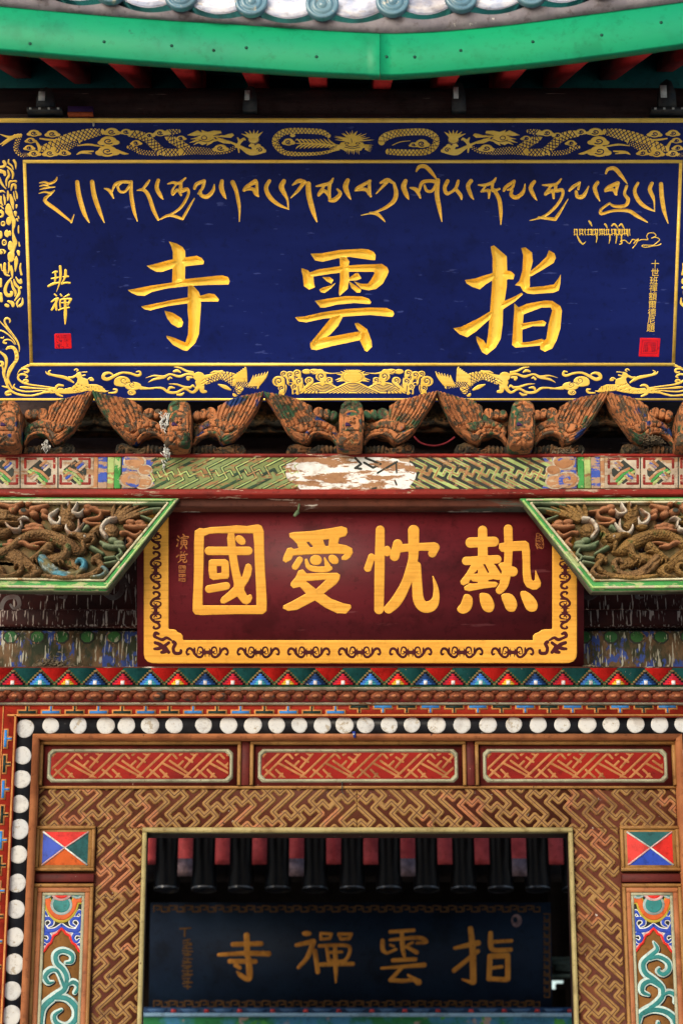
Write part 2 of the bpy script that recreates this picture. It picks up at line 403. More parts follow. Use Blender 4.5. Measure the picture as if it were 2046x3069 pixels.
M['mortar'] = paint('grey_mortar', (.20, .185, .20), (.12, .11, .13), 10, .5, .2, rough=.85, bump=.6, bump_scale=45, speck=(.4, .38, .36), speck_amt=.05)
M['glaze_blue'] = paint('blue_glazed_tile', (.075, .17, .24), (.12, .22, .27), 12, .5, .2, rough=.28, bump=.15, coat=.5, under=(.35, .35, .3), peel=.12, peel_scale=14)
M['glaze_grey'] = paint('pale_glazed_tile', (.42, .43, .50), (.30, .34, .45), 9, .5, .2, rough=.14, bump=.12, bump_scale=20, coat=.8, coat_rough=.06)
M['glaze_sky_white'] = paint('drip_tile_sky_reflection', (.66, .67, .74), (.40, .45, .60), 16, .52, .12, rough=.12, bump=.15, bump_scale=22, coat=.8, coat_rough=.05, spec=.5)  # white stands for bright sky mirrored in the bluish glaze
M['nail'] = paint('rusty_nail', (.008, .06, .04), rough=.6)
M['stone'] = paint('stone_paving', (.54, .515, .475), (.46, .44, .41), 3, rough=.85, bump=.4)
M['plaster'] = paint('rough_plaster', (.30, .28, .25), (.24, .22, .2), 4, rough=.9, bump=.4)

# ------------------------------------------------------------------ ground
mb = MB()
mb.add([(-150, -150, 0), (150, -150, 0), (150, 150, 0), (-150, 150, 0)], [(0, 1, 2, 3)])
o = mb.build('ground', M['stone']); o['kind'] = 'structure'

# ------------------------------------------------------------------ the eave: fascia, rafters, soffit, tiles
YF = -1.45
fx = np.array([-260, 0, 300, 500, 715, 915, 1040, 1138, 1200, 1330, 1530, 1730, 2010, 2300], float)
fb = np.array([118, 145, 170, 185, 199, 212, 218, 222, 221, 212, 194, 172, 134, 92], float)
ft = np.array([-12, 13, 40, 55, 68, 82, 89, 93, 93, 87, 68, 42, 5, -36], float)
roof = thing('temple_eave', 'upturned temple eave with bright green fascia board and red rafters above the blue plaque', 'roof', (0, YF, zz(222, YF)))
def fcurve(px, arr):
    q, _ = smooth_path(np.column_stack([fx, arr]), np.ones(len(fx)), 8); return np.interp(px, q[:, 0], q[:, 1])
for k, (a, b) in enumerate(((-260, 1138.0), (1139.2, 2300))):
    xs = np.linspace(a, b, 34); v = []; f = []
    for x in xs:
        lo, hi = at(x, fcurve(x, fb), YF), at(x, fcurve(x, ft), YF)
        e = .004
        v += [lo+[0, 0, e], hi+[0, 0, -e], hi+[0, e, 0], hi+[0, .045, .006], lo+[0, .045, .004], lo+[0, e, 0]]
    for i in range(len(xs)-1):
        c, d = i*6, i*6+6
        for q in range(6): f.append((c+q, d+q, d+(q+1) % 6, c+(q+1) % 6)[::-1])
    f.append(tuple(range(6))); f.append(tuple(range(len(v)-1, len(v)-7, -1)))
    fo = part('fascia_board', roof, v, f, M['green_fascia'], label='green painted fascia board curving upward')
    m2 = MB()
    for (nx, ny) in ((312, 124), (514, 136), (738, 142), (948, 169), (90, 130), (640, 150)) if k == 0 else ((1158, 169), (1242, 170), (1380, 150), (1596, 124), (1802, 104), (1980, 66)):
        p = at(nx, ny, YF); m2.tube(p+[0, -.002, 0], p+[0, .01, 0], .0055, n=8)
    m2.build('nail_heads', M['nail'], fo, kind='stuff')
SL = .44
cents = [-98, 112, 327, 520, 742, 948, 1154, 1362, 1569, 1760, 1960, 2160]
for c in cents:
    p = at(c, fcurve(c, fb)-6, YF+.046); x, z = p[0], p[2]; wd, ht, L = .031, .085, 1.3
    m = MB(); y0, y1 = YF+.046, YF+.046+L
    m.add([(x-wd, y0, z), (x+wd, y0, z), (x+wd, y0, z+ht), (x-wd, y0, z+ht), (x-wd, y1, z+L*SL), (x+wd, y1, z+L*SL), (x+wd, y1, z+ht+L*SL), (x-wd, y1, z+ht+L*SL)], BF)
    m.build('rafter', M['rafter_red'], roof)
# soffit boards over the rafters, following the upturn
xs = np.linspace(-420, 2460, 40); v = []; f = []
for x in xs:
    p = at(x, fcurve(min(max(x, -260), 2300), fb)-6, YF+.046); z = p[2]+.0855
    v += [(p[0], YF+.046, z), (p[0], .5, z+(.5-YF-.046)*SL), (p[0], .5, z+(.5-YF-.046)*SL+.03), (p[0], YF+.046, z+.03)]
for i in range(len(xs)-1):
    c, d = i*4, i*4+4
    for q in range(4): f.append((c+q, d+q, d+(q+1) % 4, c+(q+1) % 4))
part('soffit', roof, v, f, M['teal_soffit'])
# tile edge: mortar bed, pan tiles, barrel tiles with round ends
YT = YF-.028
tc = [-94, 118, 330, 541, 752, 965, 1176, 1382, 1592, 1800, 2010]
tb = [-40, -18, 5, 25, 43, 53, 43, 30, 13, -14, -48]
xs = np.linspace(-260, 2300, 200); v = []; f = []
def bed_top(x):                          # scallops between tiles
    i = np.interp(x, tc, np.arange(len(tc))); fr = i-math.floor(i)
    return np.interp(x, tc, tb)-2+22*math.sin(math.pi*fr)**1.0
for x in xs:
    bt = at(x, fcurve(x, ft)+1, YT+.02); tp = at(x, min(bed_top(x), fcurve(x, ft)-6), YT)
    v += [bt, tp, tp+[0, .03, .004], tp+[0, .16, .05], bt+[0, .16, .01]]
for i in range(len(xs)-1):
    c, d = i*5, i*5+5
    for q in range(5): f.append((c+q, d+q, d+(q+1) % 5, c+(q+1) % 5)[::-1])
part('mortar_bed', roof, v, f, M['mortar'])
rt = .054
def tile_end_mesh():
    prof = [(0, -.004), (.014, -.004), (.016, 0), (.020, 0), (.022, -.004), (.034, -.004), (.037, .001), (.0405, .001), (.043, -.005), (.052, -.006), (.055, -.002), (.055, .02)]
    n = 32; v = [(0, prof[0][1], 0)]; f = []
    for r, y in prof[1:]:
        v += [(r*math.cos(math.tau*i/n), y, r*math.sin(math.tau*i/n)) for i in range(n)]
    f3 = [(0, 1+i, 1+(i+1) % n) for i in range(n)]; f4 = []
    for k in range(len(prof)-2):
        a, b = 1+k*n, 1+(k+1)*n
        f4 += [(a+i, b+i, b+(i+1) % n, a+(i+1) % n) for i in range(n)]
    return np_mesh('round_tile_end', v, [f3, f4], False)
tem = tile_end_mesh(); bz = base_of(roof)
for i, c in enumerate(tc):
    p = at(c, tb[i], YT-.02); ctr = p+[0, 0, rt]
    e = link('round_tile_end', tem, M['glaze_blue'], roof, tuple(ctr-bz))
    n = 14; v = []; f = []; L = .9
    for s_ in (0, 1):
        for k in range(n):
            a = math.tau*k/n; v.append(ctr+[.048*math.cos(a), .018+s_*L, .048*math.sin(a)+s_*L*SL])
    f = [(k, (k+1) % n, n+(k+1) % n, n+k) for k in range(n)]
    part('barrel_tile', roof, v, f, M['glaze_grey'], smooth=True)
for i in range(len(tc)-1):               # concave pan tile with turned-down lip between two barrel tiles
    a, b = at(tc[i], tb[i], YT), at(tc[i+1], tb[i+1], YT); n = 16; v = []; f = []
    for r_, (dy, dz) in enumerate(((-.004, -.012), (0, 0), (.9, .9*SL))):
        for k in range(n+1):
            t = k/n; p = a+(b-a)*t; sag = .046*math.sin(math.pi*t)
            v.append(p+[0, dy, .048-sag+dz])
    for r_ in range(2):
        for k in range(n): q = r_*(n+1)+k; f.append((q, q+1, q+n+2, q+n+1))
    pt_ = part('pan_tile', roof, v, f, M['glaze_grey'], smooth=True)
    v = []; f = []                       # drip plate hanging from the pan tile's edge
    for k in range(n+1):
        t = k/n; p = a+(b-a)*t; sag = .046*math.sin(math.pi*t); cv_ = .035*math.sin(math.pi*t)
        v += [p+[0, -.008, .040-sag], p+[0, cv_*.5, .075-sag*.5], p+[0, cv_, .13-sag*.2], p+[0, cv_+.012, .13-sag*.2], p+[0, .006, .040-sag]]
    for k in range(n):
        for q_ in range(5): f.append((k*5+q_, k*5+5+q_, k*5+5+(q_+1) % 5, k*5+(q_+1) % 5))
    part('drip_plate', pt_, v, f, M['glaze_sky_white'], smooth=False)

# ------------------------------------------------------------------ dark purlin over the plaque, with its iron brackets
YP = -.86
z0, z1 = zz(356, YP), zz(263, YP+.05)
purlin = thing('purlin_beam', 'old dark brown timber purlin running above the blue plaque', 'beam', (0, YP, z0))
m = MB(); n = 12; x0, x1 = -2.0, 2.0; hh = (z1-z0); 
prof = [(YP+.16, z0-.02), (YP+.02, z0-.02), (YP+.004, z0+.0), (YP, z0+hh*.12), (YP, z0+hh*.45), (YP+.012, z0+hh*.75), (YP+.05, z1), (YP+.16, z1+.01)]
vs = [(x0, p[0], p[1]) for p in prof]+[(x1, p[0], p[1]) for p in prof]; k = len(prof)
m.add(vs, [(i, i+k, (i+1) % k+k, (i+1) % k) for i in range(k)]+[tuple(range(k))[::-1], tuple(range(k, 2*k))]); m.build('timber', M['dark_wood'], purlin)
m = MB(); m.box(-2, 2, YP+.62, YP+.66, z1-.05, z1+.8); m.build('closing_board', M['teal_soffit'], purlin)
m = MB(); m.box(-2, 2, YP-.012, YP+.01, z0-.018, z0+.016, bev=.003); m.build('lower_batten', M['dark_wood'], purlin)
def bracket(px, w, h, plate, lab):
    b = at(px, 346, YP); m = MB(); x, z = b[0], b[2]
    hh = h/787
    ww = w/787/2
    pts = [(x-ww, z), (x+ww, z), (x+ww*.95, z+hh*.55), (x+ww*.55, z+hh*.92), (x, z+hh), (x-ww*.7, z+hh*.86), (x-ww*.95, z+hh*.5)]
    m.prism(pts, YP-.05, YP+.02); o = m.build('iron_bracket', M['metal_dark'], purlin, label=lab)
    m = MB(); m.box(x-ww*.75, x-ww*.05, YP-.053, YP-.049, z+hh*.38, z+hh*.78); m.build('paper_label', M['pale_label'], o)
    if plate:
        m = MB(); m.box(x-ww*1.9, x+ww*1.9, YP-.065, YP+.01, z-.012, z+.001, bev=.002); m.build('base_plate', M['metal_dark'], o)
        for t in (-1.5, -.5, .5, 1.5):
            m = MB(); m.box(x+ww*t-.004, x+ww*t+.004, YP-.068, YP-.064, z-.009, z-.002); m.build('bolt', M['pale_label'], o)
bracket(140, 52, 70, True, 'rounded iron bracket bolted to a plate')
bracket(750, 40, 75, False, 'narrow iron bracket with a pale label')
bracket(1373, 40, 88, False, 'narrow iron bracket with a pale label')
bracket(1995, 50, 95, True, 'iron bracket bolted to a plate')
M['orange_edge'] = paint('orange_block_edge', (.35, .07, .02), rough=.6)
b = at(243, 352, YP-.02); m = MB(); m.box(b[0]-.045, b[0]+.045, b[1]-.03, b[1]+.03, b[2]+.008, b[2]+.032, bev=.002); m.build('small_block', M['ink'], purlin)
m = MB(); m.box(b[0]-.045, b[0]+.045, b[1]-.031, b[1]+.029, b[2], b[2]+.007); m.build('small_block', M['orange_edge'], purlin)

# ------------------------------------------------------------------ the blue plaque
BP = leaning(1203, -.36, R(31))
blue = thing('blue_plaque', 'wide blue lacquered name plaque with three carved gold characters leaning out under the eave', 'plaque', tuple(BP.O))
uL, uR = BP.uv(-70, 800)[0], BP.uv(2180, 800)[0]
vB, vT = 0.0, BP.uv(1050, 352)[1]
G2 = 2.24
tl, tm, tr = Tr(BP, 0, 680, G2), Tr(BP, 680, 700, G2), Tr(BP, 1346, 680, G2)
si = [tl.P([(1132, 95), (1180, 108), (1225, 132), (1243, 160), (1245, 215), (1240, 370), (1215, 385), (1165, 385), (1155, 370), (1160, 215), (1160, 170), (1148, 125)]),
      tl.P([(982, 258), (1010, 255), (1160, 215), (1243, 203), (1320, 192), (1355, 208), (1370, 230), (1365, 250), (1250, 262), (1160, 275), (1090, 300), (1050, 300), (1010, 280)]),
      tl.P([(857, 422), (900, 415), (1000, 395), (1155, 372), (1230, 350), (1490, 323), (1530, 335), (1541, 360), (1535, 385), (1400, 388), (1270, 395), (1130, 410), (1020, 435), (970, 462), (920, 458), (880, 440)]),
      tl.P([(945, 532), (1000, 522), (1150, 490), (1280, 468), (1340, 462), (1400, 445), (1440, 450), (1470, 485), (1465, 500), (1350, 500), (1260, 512), (1130, 530), (1050, 548), (1010, 560), (970, 552)]),
      tl.P([(1262, 390), (1290, 385), (1335, 435), (1345, 465), (1350, 520), (1340, 650), (1335, 720), (1310, 780), (1255, 832), (1225, 825), (1160, 790), (1120, 745), (1115, 728), (1160, 740), (1245, 775), (1262, 720), (1265, 620), (1258, 560)]),
      tl.P([(1103, 560), (1160, 575), (1215, 610), (1230, 640), (1220, 670), (1195, 675), (1150, 650), (1120, 610)])]
yun = [tm.P([(560, 133), (640, 130), (760, 108), (905, 100), (950, 105), (985, 122), (997, 140), (995, 178), (960, 175), (820, 155), (740, 165), (640, 188), (590, 178)]),
       tm.P([(500, 230), (545, 245), (558, 265), (580, 290), (583, 330), (590, 360), (550, 375), (515, 350), (510, 290), (500, 250)]),
       tm.P([(548, 262), (610, 240), (750, 218), (880, 208), (1040, 202), (1075, 225), (1085, 250), (1075, 280), (1045, 335), (1000, 370), (950, 380), (900, 370), (870, 340), (850, 318), (900, 335), (945, 335), (965, 310), (990, 265), (985, 255), (820, 255), (700, 268), (590, 285), (555, 290)]),
       tm.P([(755, 150), (800, 155), (822, 185), (815, 220), (820, 300), (810, 370), (755, 418), (750, 400), (758, 300), (757, 200)]),
       tm.P([(638, 290), (690, 290), (715, 310), (700, 335), (670, 320)]), tm.P([(618, 375), (640, 362), (700, 345), (735, 325), (700, 365), (655, 398), (630, 392)]),
       tm.P([(815, 300), (860, 265), (880, 262), (903, 300), (870, 312), (820, 315)]), tm.P([(815, 315), (860, 345), (900, 375), (895, 395), (870, 395), (835, 365)]),
       tm.P([(590, 450), (680, 435), (800, 418), (900, 420), (950, 435), (968, 458), (960, 472), (850, 465), (740, 475), (660, 495), (625, 495)]),
       tm.P([(455, 560), (520, 555), (650, 525), (800, 505), (950, 495), (1070, 498), (1115, 518), (1122, 540), (1110, 558), (1070, 555), (960, 545), (800, 555), (650, 570), (530, 595), (480, 588)]),
       tm.P([(770, 530), (778, 555), (745, 620), (690, 680), (650, 700), (610, 740), (560, 770), (558, 735), (620, 660), (700, 560)]),
       tm.P([(640, 695), (700, 690), (860, 660), (900, 655), (905, 705), (890, 715), (700, 755), (600, 782), (565, 775), (560, 740), (600, 705)]),
       tm.P([(855, 600), (880, 598), (940, 640), (970, 720), (973, 760), (940, 792), (925, 785), (890, 715), (900, 670), (870, 635)])]
zhi = [tr.P([(277, 130), (300, 122), (350, 165), (385, 195), (388, 300), (385, 400), (370, 500), (360, 560), (358, 650), (345, 750), (310, 810), (250, 858), (220, 840), (185, 770), (180, 730), (230, 760), (248, 790), (260, 720), (270, 600), (275, 540), (285, 400), (290, 300), (290, 210)]),
       tr.P([(105, 355), (170, 345), (250, 320), (300, 305), (370, 290), (410, 295), (438, 318), (430, 350), (400, 350), (300, 350), (250, 380), (205, 418), (150, 400), (115, 378)]),
       tr.P([(25, 680), (80, 670), (200, 610), (290, 555), (370, 495), (430, 470), (485, 440), (495, 450), (440, 500), (370, 545), (280, 610), (180, 700), (120, 740), (70, 720)]),
       tr.P([(482, 140), (510, 135), (555, 170), (560, 230), (545, 290), (540, 350), (540, 390), (530, 440), (495, 430), (475, 395), (440, 390), (470, 360), (490, 290), (495, 190)]),
       tr.P([(490, 385), (530, 405), (640, 395), (700, 385), (735, 340), (748, 315), (745, 380), (735, 425), (700, 440), (560, 450), (520, 445), (490, 425)]),
       tr.P([(668, 155), (705, 175), (715, 205), (700, 240), (620, 290), (550, 330), (530, 325), (545, 295), (600, 250), (650, 200)]),
       tr.P([(435, 510), (465, 540), (500, 560), (490, 700), (490, 800), (440, 808), (420, 790), (430, 640), (435, 560)]),
       tr.P([(460, 540), (520, 515), (640, 493), (690, 495), (745, 530), (755, 560), (745, 680), (720, 760), (690, 815), (640, 838), (610, 820), (610, 780), (650, 750), (665, 650), (690, 560), (680, 540), (620, 540), (540, 570), (490, 590)]),
       tr.P([(480, 648), (560, 635), (625, 625), (650, 640), (640, 665), (560, 665), (480, 692)]),
       tr.P([(460, 778), (540, 770), (620, 750), (660, 770), (615, 795), (540, 802), (440, 810)])]
ta, tb_, tc_ = Tr(BP, 0, 450, G2), Tr(BP, 680, 450, G2), Tr(BP, 1346, 450, G2)
A_, B_, C_ = ta.S, tb_.S, tc_.S
tib = [
 [A_([(262, 218), (300, 212), (330, 222), (370, 205), (382, 180)], [3, 7, 8, 8, 4]), A_([(265, 240), (300, 232), (330, 240)], [3, 6, 3]), A_([(268, 262), (310, 250), (370, 245)], [3, 7, 3]), A_([(262, 288), (300, 278), (340, 285), (365, 268)], [3, 6, 8, 4]), A_([(345, 290), (300, 335), (380, 400), (480, 480)], [6, 12, 12, 6]), A_([(478, 482), (497, 430)], [7, 3])],
 [A_([(518, 212), (530, 300), (565, 420), (600, 485)], [14, 16, 14, 3])], [A_([(618, 210), (632, 300), (665, 400), (700, 485)], [14, 16, 14, 3])],
 [A_([(700, 255), (735, 270), (762, 320)], [4, 12, 5]), A_([(752, 275), (775, 225), (830, 210), (880, 215)], [6, 10, 10, 12]), A_([(870, 235), (840, 275), (805, 275), (790, 240), (815, 215)], 9), A_([(880, 210), (880, 290), (898, 400), (922, 475)], [11, 13, 12, 3])],
 [A_([(920, 268), (965, 265), (1000, 310), (1030, 400), (1062, 465)], [4, 12, 13, 13, 8]), A_([(960, 258), (985, 225), (1003, 200)], [8, 10, 6]),
  A_([(1125, 225), (1160, 215), (1200, 220), (1245, 185)], [4, 9, 10, 6]), A_([(1180, 230), (1155, 270), (1160, 295)], [6, 8, 10]), A_([(1160, 295), (1190, 265), (1215, 300)], [10, 10, 8]), A_([(1215, 222), (1215, 270), (1255, 260), (1265, 290), (1230, 360), (1180, 410), (1075, 462)], [10, 14, 12, 9, 10, 8, 4]), A_([(1075, 462), (1140, 435), (1225, 460)], [5, 10, 9]), A_([(1225, 460), (1270, 380), (1305, 320)], [9, 8, 3])],
 [A_([(1062, 200), (1052, 250), (1075, 300), (1095, 328)], [12, 14, 13, 3])],
 [A_([(1305, 255), (1320, 225), (1370, 205)], [10, 12, 12]), A_([(1370, 205), (1360, 250), (1330, 290)], [12, 10, 6]), A_([(1345, 270), (1350, 300), (1390, 310), (1430, 270), (1438, 228)], [10, 12, 14, 12, 4])],
 [A_([(1490, 205), (1485, 250), (1503, 300), (1518, 325)], [12, 16, 12, 3])], [B_([(38, 215), (62, 270), (78, 350), (84, 400), (83, 478)], [16, 13, 12, 8, 3])],
 [B_([(190, 208), (130, 245), (115, 268)], [16, 12, 10]), B_([(110, 268), (170, 258), (195, 290), (212, 308)], [7, 12, 14, 6]), B_([(200, 215), (200, 290)], [10, 12])],
 [B_([(285, 205), (262, 250), (285, 310), (340, 360), (415, 395)], [12, 14, 15, 12, 4]), B_([(382, 205), (365, 245), (385, 290), (405, 330), (412, 395)], [14, 18, 14, 8, 4])],
 [B_([(440, 232), (480, 205), (520, 210)], [5, 14, 12]), B_([(515, 215), (480, 265), (428, 318)], [13, 11, 4]), B_([(545, 225), (550, 300), (575, 400), (603, 478)], [18, 18, 16, 5])],
 [B_([(598, 240), (640, 232), (690, 220), (712, 188)], [5, 10, 12, 6]), B_([(650, 240), (618, 290)], [9, 11]), B_([(615, 300), (650, 270), (680, 300)], [10, 12, 10]), B_([(690, 225), (685, 280), (690, 330)], [12, 12, 10]), B_([(690, 335), (725, 330), (760, 290), (740, 260)], [12, 16, 12, 7])],
 [B_([(810, 200), (795, 245), (815, 300), (832, 330)], [14, 18, 12, 3])],
 [B_([(960, 205), (880, 250), (860, 270)], [10, 12, 6]), B_([(865, 268), (930, 262), (965, 308)], [7, 12, 8]), B_([(955, 205), (955, 290)], [10, 13])],
 [B_([(1030, 218), (1075, 198), (1110, 215)], [8, 14, 10]), B_([(1070, 215), (1000, 290)], [12, 4]), B_([(1120, 220), (1135, 290), (1110, 350), (1020, 405), (900, 435)], [10, 15, 14, 8, 3]), B_([(960, 420), (1010, 428), (1060, 478)], [8, 12, 4])],
 [B_([(1198, 205), (1185, 245), (1205, 300), (1220, 330)], [14, 18, 14, 3])],
 [B_([(1228, 250), (1270, 265), (1298, 318)], [5, 14, 6]), B_([(1290, 270), (1310, 215), (1370, 205), (1415, 215)], [8, 12, 12, 14]), B_([(1400, 230), (1375, 272), (1340, 270), (1325, 235)], [9, 10, 10, 8]), B_([(1415, 200), (1408, 290), (1425, 390), (1442, 478)], [14, 16, 13, 3]), B_([(1270, 140), (1290, 110), (1330, 108), (1370, 145), (1410, 198)], [6, 12, 14, 13, 4])],
 [B_([(1480, 205), (1460, 250), (1475, 290), (1510, 275)], [13, 13, 12, 9]), C_([(60, 205), (45, 250), (20, 275)], [10, 11, 9]), C_([(45, 262), (75, 300), (82, 330)], [12, 12, 4])],
 [C_([(145, 205), (125, 240), (145, 300), (163, 330)], [14, 14, 12, 3])],
 [C_([(195, 232), (240, 232), (290, 215), (312, 185)], [5, 10, 12, 6]), C_([(240, 245), (215, 275)], 7), C_([(225, 275), (265, 270), (265, 320)], [6, 12, 6]), C_([(290, 225), (290, 270), (335, 258)], [10, 10, 8]), C_([(300, 265), (335, 330), (345, 420), (345, 498)], [12, 14, 12, 3])],
 [C_([(365, 270), (380, 245), (435, 205)], [8, 12, 10]), C_([(435, 210), (420, 250), (390, 265)], [10, 10, 6]), C_([(420, 265), (415, 300), (450, 315), (495, 280), (508, 225)], [10, 12, 14, 12, 4])],
 [C_([(570, 210), (545, 250), (565, 300), (588, 335)], [12, 14, 12, 3])],
 [C_([(625, 232), (680, 232), (720, 225), (750, 192)], [5, 10, 10, 6]), C_([(680, 240), (645, 290)], [8, 10]), C_([(645, 295), (690, 270), (700, 320)], [10, 12, 8]), C_([(715, 235), (715, 270), (755, 265), (760, 300), (720, 370), (640, 440), (540, 470)], [10, 12, 12, 10, 10, 9, 3]), C_([(600, 450), (710, 462)], [8, 12]), C_([(710, 462), (745, 410), (797, 325)], [12, 9, 3])],
 [C_([(805, 270), (830, 245), (875, 215)], [8, 12, 8]), C_([(875, 215), (865, 260)], 8), C_([(850, 275), (860, 310), (900, 305), (935, 240)], [10, 13, 14, 4])],
 [C_([(995, 215), (975, 250), (990, 300), (1010, 340)], [12, 14, 12, 3])],
 [C_([(1050, 155), (1065, 125), (1110, 122), (1150, 165), (1195, 225)], [6, 10, 14, 13, 3]), C_([(1130, 220), (1070, 245), (1045, 265)], [14, 12, 8]), C_([(1045, 275), (1095, 262), (1120, 295)], [6, 11, 8]), C_([(1130, 225), (1115, 290)], [12, 10]), C_([(1190, 240), (1175, 290), (1200, 330), (1180, 370), (1110, 375), (1075, 355)], [10, 10, 13, 12, 10, 6]), C_([(1075, 355), (1020, 395), (1020, 425), (1100, 405), (1200, 405), (1260, 440), (1330, 482)], [8, 9, 10, 9, 12, 12, 4])],
 [C_([(1265, 220), (1243, 270), (1265, 330), (1310, 375), (1378, 408)], [10, 12, 14, 12, 4]), C_([(1360, 220), (1345, 260), (1365, 310), (1375, 345), (1376, 400)], [11, 14, 12, 6, 3])],
 [C_([(1420, 225), (1425, 300), (1440, 400), (1468, 490)], [14, 15, 13, 3])]]
tx = Tr(BP, 1700, 640, 4.532); X_ = tx.S
small_tib = []
for x in (95, 128, 165, 205, 240, 285, 320, 345, 375, 405, 435, 465, 500, 530, 560, 600, 640, 660, 690, 712, 740, 770, 805, 840):
    small_tib.append(X_([(x, 212), (x-6+random.random()*14, 255), (x+random.random()*10, 292)], [9, 7, 5]))
for a, b in ((90, 135), (160, 215), (260, 340), (360, 410), (430, 510), (520, 560), (590, 650), (680, 720), (740, 820)):
    small_tib.append(X_([(a, 220), ((a+b)/2, 212), (b, 222)], 5)); small_tib.append(X_([(a, 285), ((a+b)/2, 262+random.random()*20), (b, 280)], 5))
small_tib += [X_([(130, 290), (165, 370), (210, 415)], [9, 12, 8]), X_([(210, 415), (250, 375)], [7, 3]), X_([(395, 290), (400, 330), (388, 392)], [10, 9, 4]), X_([(570, 280), (578, 330), (562, 402)], [10, 10, 4]), X_([(665, 270), (666, 330), (655, 402)], [10, 10, 5]), X_([(735, 290), (732, 340), (742, 395)], [9, 9, 4]),
              X_([(292, 100), (310, 125), (332, 172)], [12, 14, 4]), X_([(508, 140), (525, 160), (542, 198)], [12, 13, 4]), X_([(600, 165), (632, 138), (660, 160), (686, 202)], [9, 11, 12, 4]), X_([(700, 165), (730, 138), (750, 165), (770, 202)], [9, 11, 12, 4]), X_([(815, 215), (820, 300)], 8)]
sign = [X_([(705, 415), (740, 400), (720, 372), (780, 360), (840, 405), (880, 350), (925, 362), (900, 400), (960, 340), (930, 410), (885, 465)], 6.5), X_([(950, 372), (1010, 350), (1090, 350), (1075, 310), (1100, 265), (1170, 260), (1200, 300), (1140, 330)], 6), X_([(1140, 330), (1200, 320), (1250, 355), (1170, 430), (1240, 425), (1270, 408)], 6), X_([(1170, 435), (1060, 455), (1010, 440), (1040, 425), (1170, 430)], 6)]
# boards: the ground between the carved boxes
def ubox(ops, m):
    return bbox(flat_ops(ops), m)
bx = [ubox(g, .012) for g in (si, yun, zhi)]
rv0, rv1 = min(b[1] for b in bx), max(b[3] for b in bx)
tbx = ubox(sum(tib, []), .012)
Ps, Fs = [], []
def add_ground(P, faces):
    n = sum(len(p) for p in Ps); Ps.append(P); Fs.extend([f+n for f in faces])
def quad(u0, v0, u1, v1):
    add_ground(np.array([BP.w(u0, v0), BP.w(u1, v0), BP.w(u1, v1), BP.w(u0, v1)]), [np.array([[0, 1, 2, 3]])])
edges_u = [uL]
for b, g in zip(bx, (si, yun, zhi)):
    P, F = carve(blue, BP, (b[0], rv0, b[2], rv1), [g], M['blue'], M['gold_bright'], 'character', .020, 1.5); add_ground(P, F); edges_u += [b[0], b[2]]
edges_u.append(uR)
for i in range(0, 8, 2): quad(edges_u[i], rv0, edges_u[i+1], rv1)
P, F = carve(blue, BP, tbx, tib, M['blue'], M['gold'], 'script_letter', .009, 1.4, .0022); add_ground(P, F)
quad(uL, tbx[1], tbx[0], tbx[3]); quad(tbx[2], tbx[1], uR, tbx[3])
quad(uL, vB, uR, rv0); quad(uL, rv1, uR, tbx[1]); quad(uL, tbx[3], uR, vT)
c8 = [BP.w(u, v, h) for h in (0, -.05) for u, v in ((uL, vB), (uR, vB), (uR, vT), (uL, vT))]
add_ground(np.array(c8), [np.array([(0, 4, 5, 1), (1, 5, 6, 2), (2, 6, 7, 3), (3, 7, 4, 0), (7, 6, 5, 4)])])
by = {}
for f in Fs: by.setdefault(f.shape[1], []).append(f)
me = np_mesh('board', np.vstack(Ps)-base_of(blue), [np.vstack(by[k]) for k in sorted(by)]); link('board', me, M['blue'], blue)
relief('small_script', blue, BP, small_tib, M['gold_bright'], h=.001, g=.0013, kind='stuff')
relief('signature', blue, BP, sign, M['gold_bright'], h=.001, g=.0013)
# gold frame lines
def strip(parent, pl, u0, v0, u1, v1, mat, name, h=.0022, b=.0006):
    P = [pl.w(u, v, q) for q in (h, b*0) for u, v in ((u0, v0), (u1, v0), (u1, v1), (u0, v1))]
    part(name, parent, P, [(0, 1, 2, 3), (0, 4, 5, 1), (1, 5, 6, 2), (2, 6, 7, 3), (3, 7, 4, 0)], mat)
iu0, iv1 = BP.uv(62, 483); iu1 = BP.uv(2012, 1095)[0]; iv0 = BP.uv(1050, 1092)[1]; iu0 = (iu0+BP.uv(96, 1091)[0])/2; iu1 = (iu1+BP.uv(2054, 483)[0])/2
lw = .0115
strip(blue, BP, iu0, iv1-lw/2, iu1, iv1+lw/2, M['gold'], 'frame_line'); strip(blue, BP, iu0, iv0-lw/2, iu1, iv0+lw/2, M['gold'], 'frame_line')
strip(blue, BP, iu0, iv0+lw/2, iu0+lw, iv1-lw/2, M['gold'], 'frame_line'); strip(blue, BP, iu1-lw, iv0+lw/2, iu1, iv1-lw/2, M['gold'], 'frame_line')
strip(blue, BP, uL, vT-.017, uR, vT-.001, M['gold'], 'frame_line'); strip(blue, BP, uL, vB+.004, uR, vB+.012, M['gold'], 'frame_line')
